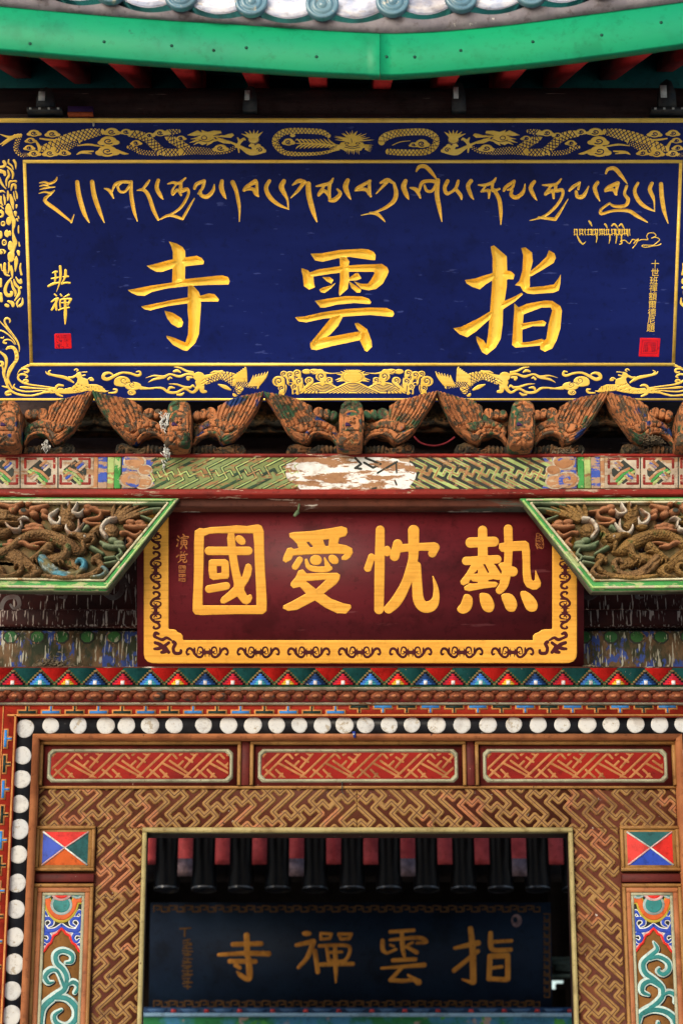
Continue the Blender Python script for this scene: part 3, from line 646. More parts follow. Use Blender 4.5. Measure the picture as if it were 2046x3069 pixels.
# upright inscription, one mesh for each character
for i, ch in enumerate('十世班禪額爾德尼題'):
    cy = [680, 795, 905, 1010, 1120, 1230, 1340, 1445, 1550][i]; cx = [1190, 1188, 1172, 1165, 1158, 1152, 1146, 1138, 1130][i]
    u, v = tx.pt((cx, cy)); text_relief('inscription_character', blue, BP, ch, u, v, .031, M['gold_bright'])
tn = Tr(BP, 130, 780, 8.4); N_ = tn.S
relief('character', blue, BP, [N_([(225, 315), (300, 285), (350, 280)], [12, 28, 22]), N_([(300, 310), (310, 420), (290, 520)], 24), N_([(200, 455), (300, 445), (380, 420)], [14, 26, 14]), N_([(125, 650), (240, 590), (400, 555)], [26, 34, 18]),
       N_([(425, 150), (435, 300), (430, 450), (400, 600), (330, 790)], [34, 34, 30, 20, 6]), N_([(560, 250), (560, 400)], [34, 38]), N_([(490, 410), (630, 400)], [14, 22]), N_([(550, 420), (500, 520), (460, 590)], [30, 20, 22]), N_([(470, 590), (560, 560), (670, 565)], [22, 24, 24])], M['gold_bright'], h=.0015, g=.0014, label='small gold brushed character beside the frame')
relief('character', blue, BP, [N_([(280, 850), (330, 890)], [18, 22]), N_([(205, 1040), (300, 980), (370, 960)], [18, 30, 30]), N_([(360, 970), (290, 1120), (215, 1240)], [30, 34, 28]), N_([(320, 1100), (330, 1240)], [30, 28]), N_([(430, 850), (460, 890)], [20, 24]), N_([(640, 865), (490, 935)], [28, 5]), N_([(430, 990), (420, 1080), (430, 1190)], [22, 20, 20]), N_([(430, 985), (560, 965), (700, 970)], [18, 20, 28]), N_([(690, 980), (620, 1120)], [34, 20]), N_([(440, 1065), (640, 1060)], 14), N_([(390, 1250), (480, 1210), (650, 1185)], [20, 18, 20]), N_([(545, 970), (555, 1200), (555, 1400), (550, 1600)], [28, 38, 40, 16])], M['gold_bright'], h=.0015, g=.0014, label='small gold brushed character with a long stem')
s1 = relief('red_seal', blue, BP, [tn.P([(275, 1860), (300, 1840), (680, 1835), (695, 1850), (715, 2200), (700, 2218), (310, 2225), (290, 2210)])], M['seal_red'], h=.001, g=.002)
relief('seal_marks', s1, BP, [N_([(x, y), (x+random.uniform(-15, 60), y+random.choice([0, 0, 50]))], 7, 1) for x in range(330, 640, 62) for y in range(1880, 2190, 48)]+[tn.P([(360, 2110), (420, 2110), (425, 2180), (370, 2185)]), tn.P([(420, 2000), (480, 2000), (470, 2050), (430, 2050)])], M['seal_dark'], h=.0005, g=.0013, base=.002)
s2 = relief('red_seal', blue, BP, [tx.P([(985, 1685), (1262, 1690), (1240, 1945), (965, 1940)])], M['seal_red'], h=.001, g=.002, label='larger bright red square seal')
relief('seal_marks', s2, BP, [X_([(1015, 1725), (1225, 1728), (1212, 1900), (1000, 1898), (1015, 1725)], 3, 1), X_([(1045, 1750), (1200, 1752), (1188, 1875), (1030, 1875), (1045, 1750)], 3, 1)]+[X_([(x, 1760), (x-4, 1865)], 6 if x in (1065, 1160) else 3, 1) for x in (1065, 1085, 1140, 1160, 1180)]+[X_([(1040, y), (1090, y+2)], 3, 1) for y in (1785, 1810, 1835, 1855)]+[X_([(1150, y), (1195, y+2)], 3, 1) for y in (1785, 1810, 1835, 1855)], M['seal_dark'], h=.0005, g=.0013, base=.002)

# ---- gold ornament of the border
def gold(name, ops, g=.0016, label=None, parent=blue): return relief(name, parent, BP, ops, M['gold'], h=.0012, g=g, label=label)
def side_dragon(mir):
    t = Tr(BP, 0, 0, 1, mir); S = t.S; o = []
    o += t.scaled([(62, 404), (52, 425), (50, 446), (64, 461), (95, 463)], [5, 8, 9, 8, 6], 7, 1.3)
    o += [S([(62, 405), (30, 410), (2, 402)], [4, 4, 1]), S([(55, 403), (25, 418), (0, 432)], [4, 5, 1]), S([(45, 405), (20, 425), (6, 436)], [4, 3, 1])]
    o += t.scaled([(120, 447), (165, 432), (215, 414), (265, 400), (305, 394)], [7, 15, 18, 15, 9], 13, 1.15)
    o += t.scaled([(165, 445), (200, 440), (235, 425)], [9, 10, 6], 9, 1.3)
    o += t.scaled([(390, 400), (412, 402), (441, 414), (463, 434), (492, 454), (545, 455)], [9, 12, 13, 13, 12, 10], 12, 1.15)
    o += t.scaled([(560, 444), (530, 425), (508, 411), (505, 397), (535, 392)], [12, 13, 12, 10, 6], 12, 1.15)
    o += t.scaled([(545, 453), (590, 450), (640, 454), (680, 452), (708, 438)], [11, 11, 9, 7, 5], 8.5, 1.3)
    o += t.scaled([(385, 440), (402, 443), (425, 455), (470, 459)], [5, 8, 8, 7], 8.5, 1.3)
    for c in ((102, 398, 17), (157, 400, 18), (92, 420, 14), (88, 442, 14), (103, 459, 16), (150, 458, 19), (193, 457, 15), (335, 394, 20), (378, 394, 15), (325, 422, 25), (322, 452, 28), (408, 427, 14), (480, 397, 17), (448, 404, 13), (542, 413, 13), (661, 443, 19)):
        o += t.cloud(c[0], c[1], c[2], .6, 40, 1, 1.5)
    o += [S([(120, 414), (150, 418), (175, 417)], [2, 3, 1]), S([(110, 425), (118, 440), (120, 450)], [3, 5, 2]), S([(232, 436), (265, 432), (305, 438)], [1, 3, 2]), S([(230, 462), (245, 455), (280, 452)], [1, 4, 2]), S([(240, 456), (275, 460)], [3, 1]), S([(350, 450), (370, 458), (385, 460)], [4, 4, 1])]
    # head
    o += [t.P([(572, 398), (592, 389), (606, 396), (602, 388), (622, 394), (640, 390), (662, 391), (664, 398), (640, 402), (672, 404), (684, 400), (696, 398), (702, 404), (692, 412), (664, 410), (640, 410), (646, 416), (668, 414), (688, 424), (690, 430), (668, 428), (652, 421), (640, 424), (632, 430), (618, 436), (622, 428), (606, 434), (596, 428), (578, 434), (590, 424), (566, 427), (588, 416), (568, 416), (596, 408), (560, 404)])]
    o += [t.E(612, 412, 9, 7, 0, -1), t.E(612, 412, 6.5, 5), S([(596, 418), (620, 424), (640, 416)], .8, 4, -1), S([(640, 405), (660, 405)], .8, 1, -1), S([(580, 408), (600, 404)], .7, 1, -1), S([(585, 424), (606, 420)], .7, 1, -1)]
    # claw, pearl, wave cup
    o += [S([(708, 438), (718, 425), (712, 412)], [4, 5, 2]), S([(718, 425), (730, 415), (735, 418)], [5, 4, 2]), S([(714, 436), (716, 455)], [4, 2]), S([(650, 412), (690, 425), (722, 440), (750, 455), (780, 452)], [2, 3, 5, 9, 8]), t.cloud(778, 448, 15, .8, 200), t.E(774, 436, 8, 6), S([(748, 436), (756, 434), (762, 444)], [3, 6, 7])]
    o += [t.E(760, 417, 18, 13, 0, 1), t.E(760, 417, 17.5, 12, 0, -1), t.E(760, 417, 15.5, 10.5)]
    for a in range(-62, 63, 21): o.append(S([(760+15*math.sin(R(a)), 410-4*math.cos(R(a))), (760+(34+abs(a)*.12)*math.sin(R(a)), 410-22*math.cos(R(a)))], [5, .6]))
    return o
gold('dragon_ornament', side_dragon(None), .0012); gold('dragon_ornament', side_dragon(1059), .0012)
t = Tr(BP, 800, 370, 2.958); S = t.S
o = t.scaled([(545, 105), (480, 72), (330, 62), (170, 68), (92, 112), (75, 165), (108, 220), (175, 260), (330, 268), (480, 260), (585, 235), (600, 205)], [19, 24, 25, 28, 30, 30, 27, 21, 17, 15, 12, 5], 32, 2.1)
o += t.scaled([(1015, 160), (1030, 130), (1090, 98), (1190, 78), (1390, 72), (1480, 110), (1497, 165), (1460, 222), (1380, 252), (1190, 254), (1075, 246)], [30, 35, 35, 32, 30, 30, 30, 28, 28, 28, 26], 34, 2.1)
o += [t.cloud(190, 160, 46, .7, 60), t.E(228, 103, 24, 15), t.cloud(1370, 175, 56, .7, 60), t.cloud(1300, 185, 36, .6, 30), S([(1110, 190), (1180, 160), (1270, 150)], [3, 4, 2])]
for k in range(9):
    x = 250+k*36; o += [S([(x+60, 180), (x+20, 168-30+k*2), (x, 150-k*3)], [6, 7, 1]), S([(x+60, 182), (x+20, 205), (x+5, 225-k*2)], [6, 6, 1])]
o += [S([(260, 172), (450, 178), (600, 192)], [4, 9, 6])]
o += [t.P([(620, 215), (655, 165), (690, 160), (720, 115), (750, 105), (790, 115), (815, 160), (850, 165), (880, 205), (850, 215), (830, 240), (800, 225), (760, 240), (720, 230), (690, 240), (660, 225)]), t.E(708, 172, 20, 10, 0, -1), t.E(708, 172, 11, 7), t.E(805, 172, 20, 10, 0, -1), t.E(805, 172, 11, 7), S([(700, 190), (755, 205), (810, 190)], 3, 4, -1), S([(690, 205), (755, 218), (825, 205)], 2.5, 4, -1), S([(745, 130), (755, 165)], 2.5, 1, -1)]
for k in range(15):
    a = R(-78+k*11.2); o.append(S([(755+45*math.sin(a), 160-50*math.cos(a)), (755+(88+(k % 3)*22+70*abs(math.sin(a)))*math.sin(a), 160-(92+(k % 2)*14)*math.cos(a))], [9, 1]))
for k in range(9): o.append(S([(700+k*14, 225), (695+k*15, 255+(k % 3)*10)], [6, 1]))
for k in range(6): o += [S([(640, 190+k*8), (575-k*8, 175+k*16)], [5, 1]), S([(870, 185+k*8), (940-k*4, 190+k*12)], [5, 1])]
gold('dragon_ornament', o, .0013, label='front facing dragon with coiled body at the middle')
# bottom centre: sun over waves
t = Tr(BP, 800, 1080, 2.958); S = t.S; o = []
for mx in (None, 0):
    t2 = t if mx is None else Tr(BP, 800, 1080, 2.958, 800+760/2.958); S2 = t2.S
    o += [t2.P([(240, 292), (300, 250), (390, 205), (480, 190), (560, 202), (622, 233), (500, 292)])]
    for k in range(6): o.append(S2([(280+k*36, 292), (330+k*24, 262+k*3), (420+k*10, 222+k*11), (490, 208+k*13), (560-k*6, 222+k*11), (600-k*10, 245+k*9)], 3.4, 4, -1))
    for (x, y, r, b) in ((105, 185, 58, (130, 292)), (150, 118, 32, (190, 200)), (205, 128, 40, (250, 240)), (268, 112, 38, (290, 240)), (285, 185, 38, (300, 260)), (375, 178, 40, (330, 260)), (480, 142, 50, (490, 200)), (552, 175, 34, (560, 205)), (210, 210, 22, (230, 292)), (130, 245, 32, (140, 290)), (245, 232, 34, (270, 290))):
        o += [t2.E(x, y, r, r*.82), S2([(x+r*.4, y+r*.3), ((x+b[0])/2+r*.5, (y+b[1])/2), b], [r*.5, r*.5, r*.45]), t2.spiral(x, y, r*.62, 1.2, 120, 3.8), S2([(x+r*.95, y-r*.2), (x+r*1.0, y+r*.5), (b[0]+r*.4, b[1]-4)], 3.4, 4, -1)]
    o += [t2.E(350, 98, 40, 22), t2.E(420, 98, 50, 24), t2.E(470, 95, 32, 18), t2.spiral(400, 100, 30, 1.2, 0, 2.4, ky=.6), S2([(480, 100), (560, 115), (650, 108)], [10, 5, 2])]
    for (a, b_) in (((690, 150), (600, 175)), ((690, 170), (610, 190)), ((690, 130), (612, 120)), ((700, 120), (650, 95)), ((720, 110), (680, 85))): o.append(S2([a, b_], [14, 1]))
o += [t.E(760, 145, 108, 62, 0, -1), t.E(760, 145, 106, 60), t.E(760, 145, 92, 52, 0, -1), t.E(760, 145, 88, 48)]
for k in range(7): o.append(S([(712+k*16, 98), (712+k*16+(k-3)*2, 78)], [9, 1]))
o += [t.P([(495, 292), (620, 235), (700, 195), (760, 187), (820, 195), (900, 235), (1030, 292)])]
for k in range(6): o.append(S([(530+k*36, 292), (640+k*16, 245+k*7), (710+k*7, 213+k*12), (760, 205+k*14), (810-k*7, 213+k*12), (880-k*16, 245+k*7), (995-k*36, 292)], 3.4, 4, -1))
gold('sun_and_wave_ornament', o)
# phoenixes and clouds along the bottom, mirrored left and right
for mir in (None, 1054):
    t = Tr(BP, 400, 1080, 3.647, mir); S = t.S
    o = [S([(440, 70), (510, 80), (580, 115), (650, 130)], [2, 10, 12, 12]), S([(135, 190), (230, 165), (330, 180), (400, 150), (500, 175), (580, 150), (660, 155)], [2, 8, 16, 10, 14, 12, 14]), S([(160, 240), (230, 205), (330, 190)], [2, 12, 10]), S([(380, 205), (400, 185), (420, 195)], [12, 10, 6]), S([(440, 120), (480, 110), (515, 130)], [10, 16, 6]), S([(600, 205), (590, 185), (640, 185)], [16, 14, 10]), t.E(715, 175, 62, 50), S([(700, 240), (710, 280), (650, 350), (560, 310), (470, 350), (380, 345), (300, 300), (110, 308)], [26, 24, 14, 12, 14, 14, 12, 3]), S([(385, 255), (470, 262), (560, 290), (620, 295)], [2, 10, 12, 14]), S([(620, 295), (650, 275), (668, 295)], [10, 12, 6]), S([(380, 330), (400, 295), (450, 300)], [10, 14, 6]), S([(480, 375), (520, 375), (550, 355)], [10, 14, 8]),
         S([(740, 250), (760, 200), (830, 180), (920, 160)], [30, 32, 30, 30]), S([(750, 260), (750, 330), (790, 340)], [26, 24, 14])]
    o += t.scaled([(800, 235), (880, 200), (960, 170), (1060, 190), (1120, 240), (1150, 300), (1110, 370)], [28, 34, 44, 62, 64, 54, 28], 30, 3.0)
    o += t.scaled([(1110, 250), (1200, 260), (1290, 275), (1350, 290)], [30, 30, 30, 22], 26, 3.6)
    o += [S([(930, 262), (1000, 290), (1060, 320)], [6, 22, 10]), S([(835, 140), (880, 122), (930, 125), (970, 118)], [2, 10, 14, 12])]
    for k in range(6): o += [S([(1115+k*24, 225), (1115+k*22, 165-k*14), (1118+k*20, 148-k*15 if k < 5 else 70)], [11, 12, 2])]
    for k in range(6): o += [S([(1270+k*20, 270), (1300+k*28, 210-k*6), (1310+k*32, 160-k*8)], [13, 14, 3])]
    for (a, b_) in (((745, 260), (900, 200)), ((740, 235), (830, 195)), ((760, 280), (860, 240))): o.append(S([a, ((a[0]+b_[0])/2, (a[1]+b_[1])/2-14), b_], 2.5, 4, -1))
    gold('phoenix_ornament', o)
    t = Tr(BP, 0, 1080, 3.647, mir); S = t.S
    gold('cloud_ornament', [S([(1230, 150), (1190, 135), (1140, 150), (1130, 190), (1180, 205), (1250, 170), (1330, 135), (1420, 140), (1500, 165), (1535, 150), (1525, 120), (1490, 125)], [8, 12, 18, 20, 18, 16, 12, 12, 14, 14, 10, 6]), t.E(1335, 230, 88, 58), t.E(1290, 245, 44, 36), t.spiral(1355, 220, 44, 1.3, 30, 3, ky=.8), t.E(1455, 280, 90, 46), t.spiral(1450, 265, 40, 1.3, 60, 3, ky=.8), S([(1540, 300), (1600, 305), (1680, 310)], [20, 12, 4]), t.E(1440, 350, 46, 30), t.spiral(1430, 350, 26, 1.2, 0, 3, ky=.8), S([(1360, 270), (1420, 240), (1460, 245)], 3, 4, -1)])
    o = [t.P([(820, 170), (840, 135), (880, 122), (890, 150), (900, 185), (960, 205), (970, 260), (1060, 262), (1120, 285), (1160, 330), (1200, 330), (1150, 350), (1040, 340), (960, 330), (880, 350), (760, 365), (690, 365), (640, 360), (620, 330), (640, 300), (720, 305), (790, 290), (840, 240), (850, 200)]),
         S([(500, 120), (520, 145), (600, 165), (720, 190), (800, 240)], [4, 10, 14, 18, 12]), S([(555, 108), (530, 125), (560, 150)], [5, 8, 6]), S([(750, 180), (790, 185), (830, 165)], [6, 12, 12]), S([(815, 105), (835, 92), (855, 105), (840, 118)], 7), S([(890, 128), (950, 125)], [4, 6]), S([(905, 165), (930, 160)], 8), S([(970, 200), (1000, 190), (1020, 215), (990, 215)], 9), S([(690, 275), (640, 270), (610, 300), (620, 360), (680, 390)], [10, 14, 14, 14, 10]), S([(1190, 355), (1260, 350), (1275, 320), (1240, 315)], [8, 12, 12, 8])]
    for k in range(8): o.append(S([(560+k*28, 185+k*5), (640+k*26, 225+k*6)], 2.2, 1, -1))
    for k in range(30): o.append(S([(x := random.uniform(660, 960), y := random.uniform(250, 345)), (x+14, y+8)], 2.4, 1, -1))
    for k in range(9): o.append(S([(985+k*20, 275), (975+k*22, 325)], 2.0, 1, -1))
    for (p, r) in (([(600, 300), (450, 280), (330, 265), (250, 240), (200, 200), (210, 160), (260, 150), (300, 175), (280, 190)], [6, 8, 10, 12, 12, 10, 12, 10, 5]), ([(590, 310), (400, 305), (280, 295), (220, 290)], [5, 8, 14, 6]), ([(560, 320), (400, 335), (280, 340), (190, 320), (150, 290), (160, 260)], [4, 7, 9, 10, 10, 6]), ([(540, 335), (420, 365), (330, 385), (200, 370), (110, 320), (60, 220), (40, 120), (20, 30)], [5, 7, 9, 12, 12, 12, 10, 8]), ([(530, 350), (480, 350), (430, 370), (350, 392)], [8, 12, 8, 3]), ([(250, 240), (265, 215), (300, 215), (305, 235), (280, 235)], [6, 10, 10, 8, 5]), ([(185, 160), (220, 105), (280, 90), (310, 105), (300, 130), (265, 125)], [2, 8, 12, 12, 10, 6]), ([(230, 80), (280, 65), (320, 60), (310, 48), (290, 55)], [2, 8, 9, 8, 5]), ([(200, 375), (130, 340), (70, 350), (75, 375), (120, 370)], [6, 12, 14, 12, 8]), ([(590, 330), (560, 315), (550, 345), (590, 350)], [10, 14, 14, 8]), ([(100, 300), (60, 290), (20, 280)], [8, 10, 4]), ([(110, 330), (80, 260), (95, 160), (130, 90), (170, 20)], [8, 11, 12, 12, 10])):
        o.append(S(p, r))
    gold('phoenix_ornament', o, label='phoenix with spread wing and long curling tail')
    # upright scrolls of the side border
    t = Tr(BP, 0, 930, 8.711, mir); S = t.S; o = []
    for (p, r) in (([(-40, 240), (60, 350), (200, 500), (350, 660), (450, 800), (505, 950), (500, 1080)], [14, 16, 20, 26, 26, 18, 10]), ([(380, 660), (260, 520), (150, 360), (120, 260), (170, 200), (240, 220), (265, 280), (245, 320)], [10, 20, 24, 26, 28, 24, 22, 12]), ([(-40, 520), (80, 540), (230, 640), (360, 780), (420, 890)], [22, 22, 18, 16, 8]), ([(390, 890), (300, 790), (200, 760), (110, 790), (95, 840), (160, 860), (170, 830)], [8, 16, 20, 22, 24, 20, 8]), ([(170, 1010), (220, 970), (340, 970), (420, 1080), (440, 1240), (400, 1350), (260, 1500), (200, 1700), (230, 1850), (330, 2040)], [22, 36, 44, 50, 50, 40, 26, 26, 26, 20]), ([(-30, 1060), (40, 1110), (150, 1220), (170, 1400), (120, 1600), (130, 1750), (220, 1900)], [20, 30, 44, 34, 26, 22, 18]), ([(-30, 1340), (60, 1350), (90, 1400), (50, 1440), (0, 1440)], [26, 30, 26, 26, 22]), ([(30, 710), (80, 720), (100, 680)], [18, 18, 10]), ([(80, 1480), (70, 1650), (110, 1780)], [10, 14, 10])):
        o.append(S(p, r))
    for (x, y) in ((270, 970), (390, 1030), (425, 1145), (445, 1250), (405, 1325)): o.append(t.E(x, y, 22, 20, 0, -1)); o.append(t.E(x, y, 12, 11))
    o += [S([(350, 1060), (375, 1200), (340, 1330), (240, 1450), (170, 1640)], 7, 4, -1), S([(200, 480), (400, 720)], 6, 4, -1)]
    gold('scroll_ornament', o)
    t = Tr(BP, 0, 470, 10.227, mir); S = t.S; o = []
    for (p, r) in (([(430, 100), (480, 200), (485, 370)], [38, 36, 8]), ([(270, 80), (260, 180), (360, 260), (410, 380)], [22, 26, 28, 12]), ([(120, 140), (160, 220), (100, 290), (20, 300)], [50, 44, 40, 36]), ([(220, 290), (350, 400), (400, 520), (380, 660)], [24, 34, 36, 20]), ([(240, 400), (280, 560), (200, 700), (200, 880)], [22, 36, 34, 18]), ([(20, 430), (130, 460), (150, 540)], [60, 50, 44]), ([(-20, 640), (60, 820), (180, 970)], [40, 36, 14]), ([(390, 740), (300, 760), (265, 930)], [24, 32, 16]), ([(490, 740), (430, 730)], [36, 26]), ([(480, 960), (470, 850), (380, 860), (340, 1020)], [34, 34, 40, 16]), ([(240, 1040), (255, 1180), (235, 1330)], [20, 42, 14]), ([(110, 1150), (150, 1300), (150, 1450)], [16, 36, 20]), ([(30, 1220), (30, 1380), (90, 1480)], [34, 40, 14]), ([(330, 1150), (370, 1350), (410, 1600)], [20, 60, 16]), ([(420, 1060), (440, 1200), (480, 1340)], [14, 26, 12]), ([(480, 1040), (520, 1150), (530, 1270)], [20, 26, 20]), ([(510, 1480), (500, 1560)], [36, 18]), ([(470, 1700), (480, 1800)], [50, 24]), ([(560, 1820), (580, 1880)], 20), ([(520, 1900), (550, 1960)], [30, 20]), ([(570, 2100), (565, 2200), (570, 2330)], [14, 24, 20]), ([(-20, 1060), (90, 1040), (160, 1090)], [36, 30, 12])):
        o.append(S(p, r))
    o += [t.P([(160, 1620), (190, 1480), (260, 1420), (330, 1490), (370, 1620), (420, 1800), (480, 1920), (480, 2060), (430, 2240), (440, 2360), (520, 2560), (530, 2650), (440, 2900), (450, 3000), (430, 3150), (340, 3220), (250, 3160), (240, 2960), (330, 2880), (400, 2760), (380, 2540), (370, 2330), (370, 2060), (340, 1880), (250, 1790), (170, 1700)], 3), t.E(270, 1960, 80, 130), t.E(95, 2040, 72, 84), t.E(95, 2040, 34, 44, 0, -1), t.E(95, 2050, 14, 18), t.E(132, 2620, 80, 100), t.E(132, 2620, 42, 54, 0, -1), t.E(132, 2622, 16, 22), t.E(320, 2720, 80, 150), t.E(240, 2340, 110, 120), t.E(270, 2200, 40, 70, 0, -1), t.E(290, 2470, 40, 60, 0, -1), t.E(20, 1740, 110, 120), t.E(10, 1760, 40, 50, 0, -1), t.E(20, 2380, 60, 120), t.E(60, 2900, 130, 80), S([(60, 2860), (110, 2920), (70, 2990)], 16, 4, -1)]
    for (p, r) in (([(30, 1500), (110, 1580)], [24, 20]), ([(40, 1620), (110, 1680)], [22, 14]), ([(580, 2600), (600, 2720)], [12, 28]), ([(560, 2900), (580, 3000)], [50, 30]), ([(500, 3050), (500, 3200), (470, 3500)], [20, 60, 16]), ([(640, 3260), (620, 3400), (660, 3600)], [20, 30, 34]), ([(150, 3270), (140, 3420), (200, 3540)], [40, 44, 16]), ([(270, 3230), (290, 3400), (250, 3560)], [24, 36, 18]), ([(350, 3340), (370, 3500), (380, 3700)], [20, 44, 16]), ([(100, 3480), (180, 3600), (300, 3640)], [20, 34, 16]), ([(340, 3720), (210, 3900), (160, 4100), (220, 4230), (340, 4230), (370, 4150), (320, 4130)], [24, 44, 50, 56, 50, 40, 18]), ([(350, 3800), (400, 4000), (480, 4150), (460, 4270)], [20, 40, 40, 14]), ([(430, 3750), (470, 3900), (550, 3980)], [16, 44, 40]), ([(490, 3680), (560, 3800), (640, 3850), (640, 3760)], [16, 40, 44, 36]), ([(640, 4000), (560, 4050)], [40, 10]), ([(570, 4030), (590, 4180), (450, 4400)], [24, 44, 18]), ([(250, 4420), (380, 4480), (400, 4560)], [30, 60, 44]), ([(190, 4540), (240, 4560)], [50, 50]), ([(620, 4330), (520, 4480), (550, 4610)], [16, 34, 10]), ([(690, 4320), (690, 4480), (610, 4560)], [14, 40, 44]), ([(30, 3300), (60, 3480)], [30, 14]), ([(20, 3750), (20, 3950)], 44), ([(20, 4200), (40, 4400)], 54)):
        o.append(S(p, r))
    gold('scroll_ornament', o, g=.002, label='gold beast mask ornament of the side border')

# ------------------------------------------------------------------ painted tie beam
YB = -.42
M['carved'] = paint('worn_orange_carving', (.40, .155, .060), (.29, .115, .05), 16, .5, .2, under=(.085, .062, .042), peel=.26, peel_scale=34, rough=.85, bump=1.0, bump_scale=70,
                    third=(.035, .085, .045), third_pos=.555, third_scale=9, speck=(.014, .035, .13), speck_amt=.30, speck_scale=10, stretch=(1, 1, 1))
M['carved_dark'] = paint('grimy_carving', (.14, .06, .025), (.05, .04, .022), 14, .48, .18, under=(.02, .018, .014), peel=.34, peel_scale=24, rough=.85, bump=.7, bump_scale=80)
M['beam_red'] = paint('beam_edge_red', (.22, .018, .012), (.15, .014, .01), 6, under=(.40, .30, .22), peel=.10, peel_scale=16, stretch=(.4, 1, 3), rough=.6, bump=.3)
M['beam_ground'] = paint('beam_ground_paint', (.30, .165, .085), (.40, .30, .20), 7, .5, .2, under=(.19, .085, .035), peel=.34, peel_scale=16, stretch=(.5, 1, 2.4), rough=.75, bump=.35)
M['beam_green'] = paint('beam_dark_green', (.030, .065, .032), (.018, .035, .024), 8, under=(.26, .14, .065), peel=.22, peel_scale=18, stretch=(.6, 1, 2.2), rough=.7, bump=.35)
M['beam_olive'] = paint('beam_olive', (.13, .16, .055), (.17, .22, .09), 6, under=(.24, .13, .06), peel=.22, peel_scale=20, stretch=(.6, 1, 2.2), rough=.7, bump=.3)
M['beam_lime'] = paint('beam_lime', (.33, .42, .15), (.25, .33, .12), 9, under=(.27, .15, .07), peel=.26, peel_scale=22, stretch=(.6, 1, 2.2), rough=.7, bump=.3)
M['beam_orange'] = paint('beam_orange_brown', (.27, .125, .055), (.34, .18, .09), 9, under=(.36, .29, .2), peel=.20, peel_scale=22, stretch=(.6, 1, 2.2), rough=.75, bump=.3)
M['beam_white'] = paint('peeling_white', (.66, .66, .63), (.56, .57, .56), 9, under=(.27, .145, .075), peel=.33, peel_scale=17, stretch=(.42, 1, 1.9), rough=.8, bump=.4)
M['beam_white2'] = paint('white_outline', (.43, .38, .30), (.34, .28, .21), 9, under=(.3, .18, .1), peel=.24, peel_scale=14, stretch=(.5, 1, 2), rough=.8, bump=.4)
M['beam_blue'] = paint('beam_blue', (.03, .06, .28), (.04, .08, .34), 9, under=(.30, .20, .13), peel=.34, peel_scale=16, stretch=(.6, 1, 2.2), rough=.7, bump=.3)
M['beam_bright_green'] = paint('beam_bright_green', (.03, .19, .035), (.05, .24, .06), 9, under=(.3, .36, .16), peel=.18, peel_scale=18, rough=.7, bump=.3)
M['beam_black'] = paint('beam_black', (.02, .024, .02), (.03, .035, .03), 9, under=(.24, .14, .08), peel=.14, peel_scale=20, rough=.7)
M['ledge'] = paint('brown_ledge', (.085, .024, .013), (.055, .018, .012), 6, under=(.36, .32, .28), peel=.13, peel_scale=9, stretch=(.35, 1, 2.5), rough=.75, bump=.4, third=(.05, .055, .045), third_pos=.58, third_scale=4)
BM = upright(YB)
beam = thing('painted_tie_beam', 'long tie beam painted with green fret and peeling white patch below the bird carvings', 'beam', (0, YB, zz(1470, YB)))
def zb(py): return zz(py, YB)
m = MB(); m.box(-2.0, 2.0, YB+.002, YB+.30, zb(1467), zb(1371)); m.build('timber', M['beam_ground'], beam)
m = MB(); m.box(-2.0, 2.0, YB-.012, YB+.31, zb(1371)+.0005, zb(1362), bev=.003); m.build('top_strip', M['beam_red'], beam)
m = MB(); m.box(-2.0, 2.0, YB-.008, YB+.30, zb(1484), zb(1467)-.0005, bev=.003); m.build('bottom_strip', M['beam_red'], beam)
m = MB(); m.box(-2.0, 2.0, YB+.035, YB+.30, zz(1518, YB+.035), zb(1484)-.0005, bev=.004); m.build('ledge_board', M['ledge'], beam)
def clip_ops(ops, u0, v0, u1, v1):       # keep what lies inside a rectangle
    out = []
    for s, k, q, r in ops:
        keep = (q[:, 0].max() > u0) & (q[:, 0].min() < u1) & (q[:, 1].max() > v0) & (q[:, 1].min() < v1)
        if keep: out.append((s, k, q, r))
    big = 3.0
    for (a, b, c, d) in ((u0-big, v0-big, u0, v1+big), (u1, v0-big, u1+big, v1+big), (u0-big, v0-big, u1+big, v0), (u0-big, v1, u1+big, v1+big)):
        out.append((-1, 'P', np.array([(a, b), (c, b), (c, d), (a, d)], float), None))
    return out
def fret(u0, v0, u1, v1, unit, r, mlen=2, nlen=6, rot=45, flip=1, drop=0.0, hook=True, center=None):
    """endless key fret: hooked crosses on a skew lattice whose arms run on into each other"""
    ca, sa = math.cos(R(rot)), math.sin(R(rot)); segs = set()
    cu, cv = center or ((u0+u1)/2, (v0+v1)/2); span = math.hypot(u1-u0, v1-v0)/unit
    span = max(math.hypot(a-cu, b-cv) for a in (u0, u1) for b in (v0, v1))/unit+nlen+4
    n = int(span/4)+6; rnd = random.Random(3); out = []
    for i in range(-n, n+1):
        for j in range(-n, n+1):
            x, y = 4*i+nlen*j, -mlen*i+4*j
            if abs(x) > span or abs(y) > span: continue
            for (a, b) in (((-2, 0), (2, 0)), ((0, -2), (0, 2)), ((2, 0), (2, -mlen)), ((0, 2), (nlen, 2))):
                p = (x+a[0], y+a[1]); q = (x+b[0], y+b[1])
                if drop and rnd.random() < drop: continue
                A = [(cu+unit*flip*(ca*p[0]-sa*p[1]), cv+unit*(sa*p[0]+ca*p[1])), (cu+unit*flip*(ca*q[0]-sa*q[1]), cv+unit*(sa*q[0]+ca*q[1]))]
                A = np.array(A)
                if A[:, 0].max() < u0-.01 or A[:, 0].min() > u1+.01 or A[:, 1].max() < v0-.01 or A[:, 1].min() > v1+.01: continue
                out.append((1, 'S', A, np.array([r, r])))
    return clip_ops(out, u0, v0, u1, v1)
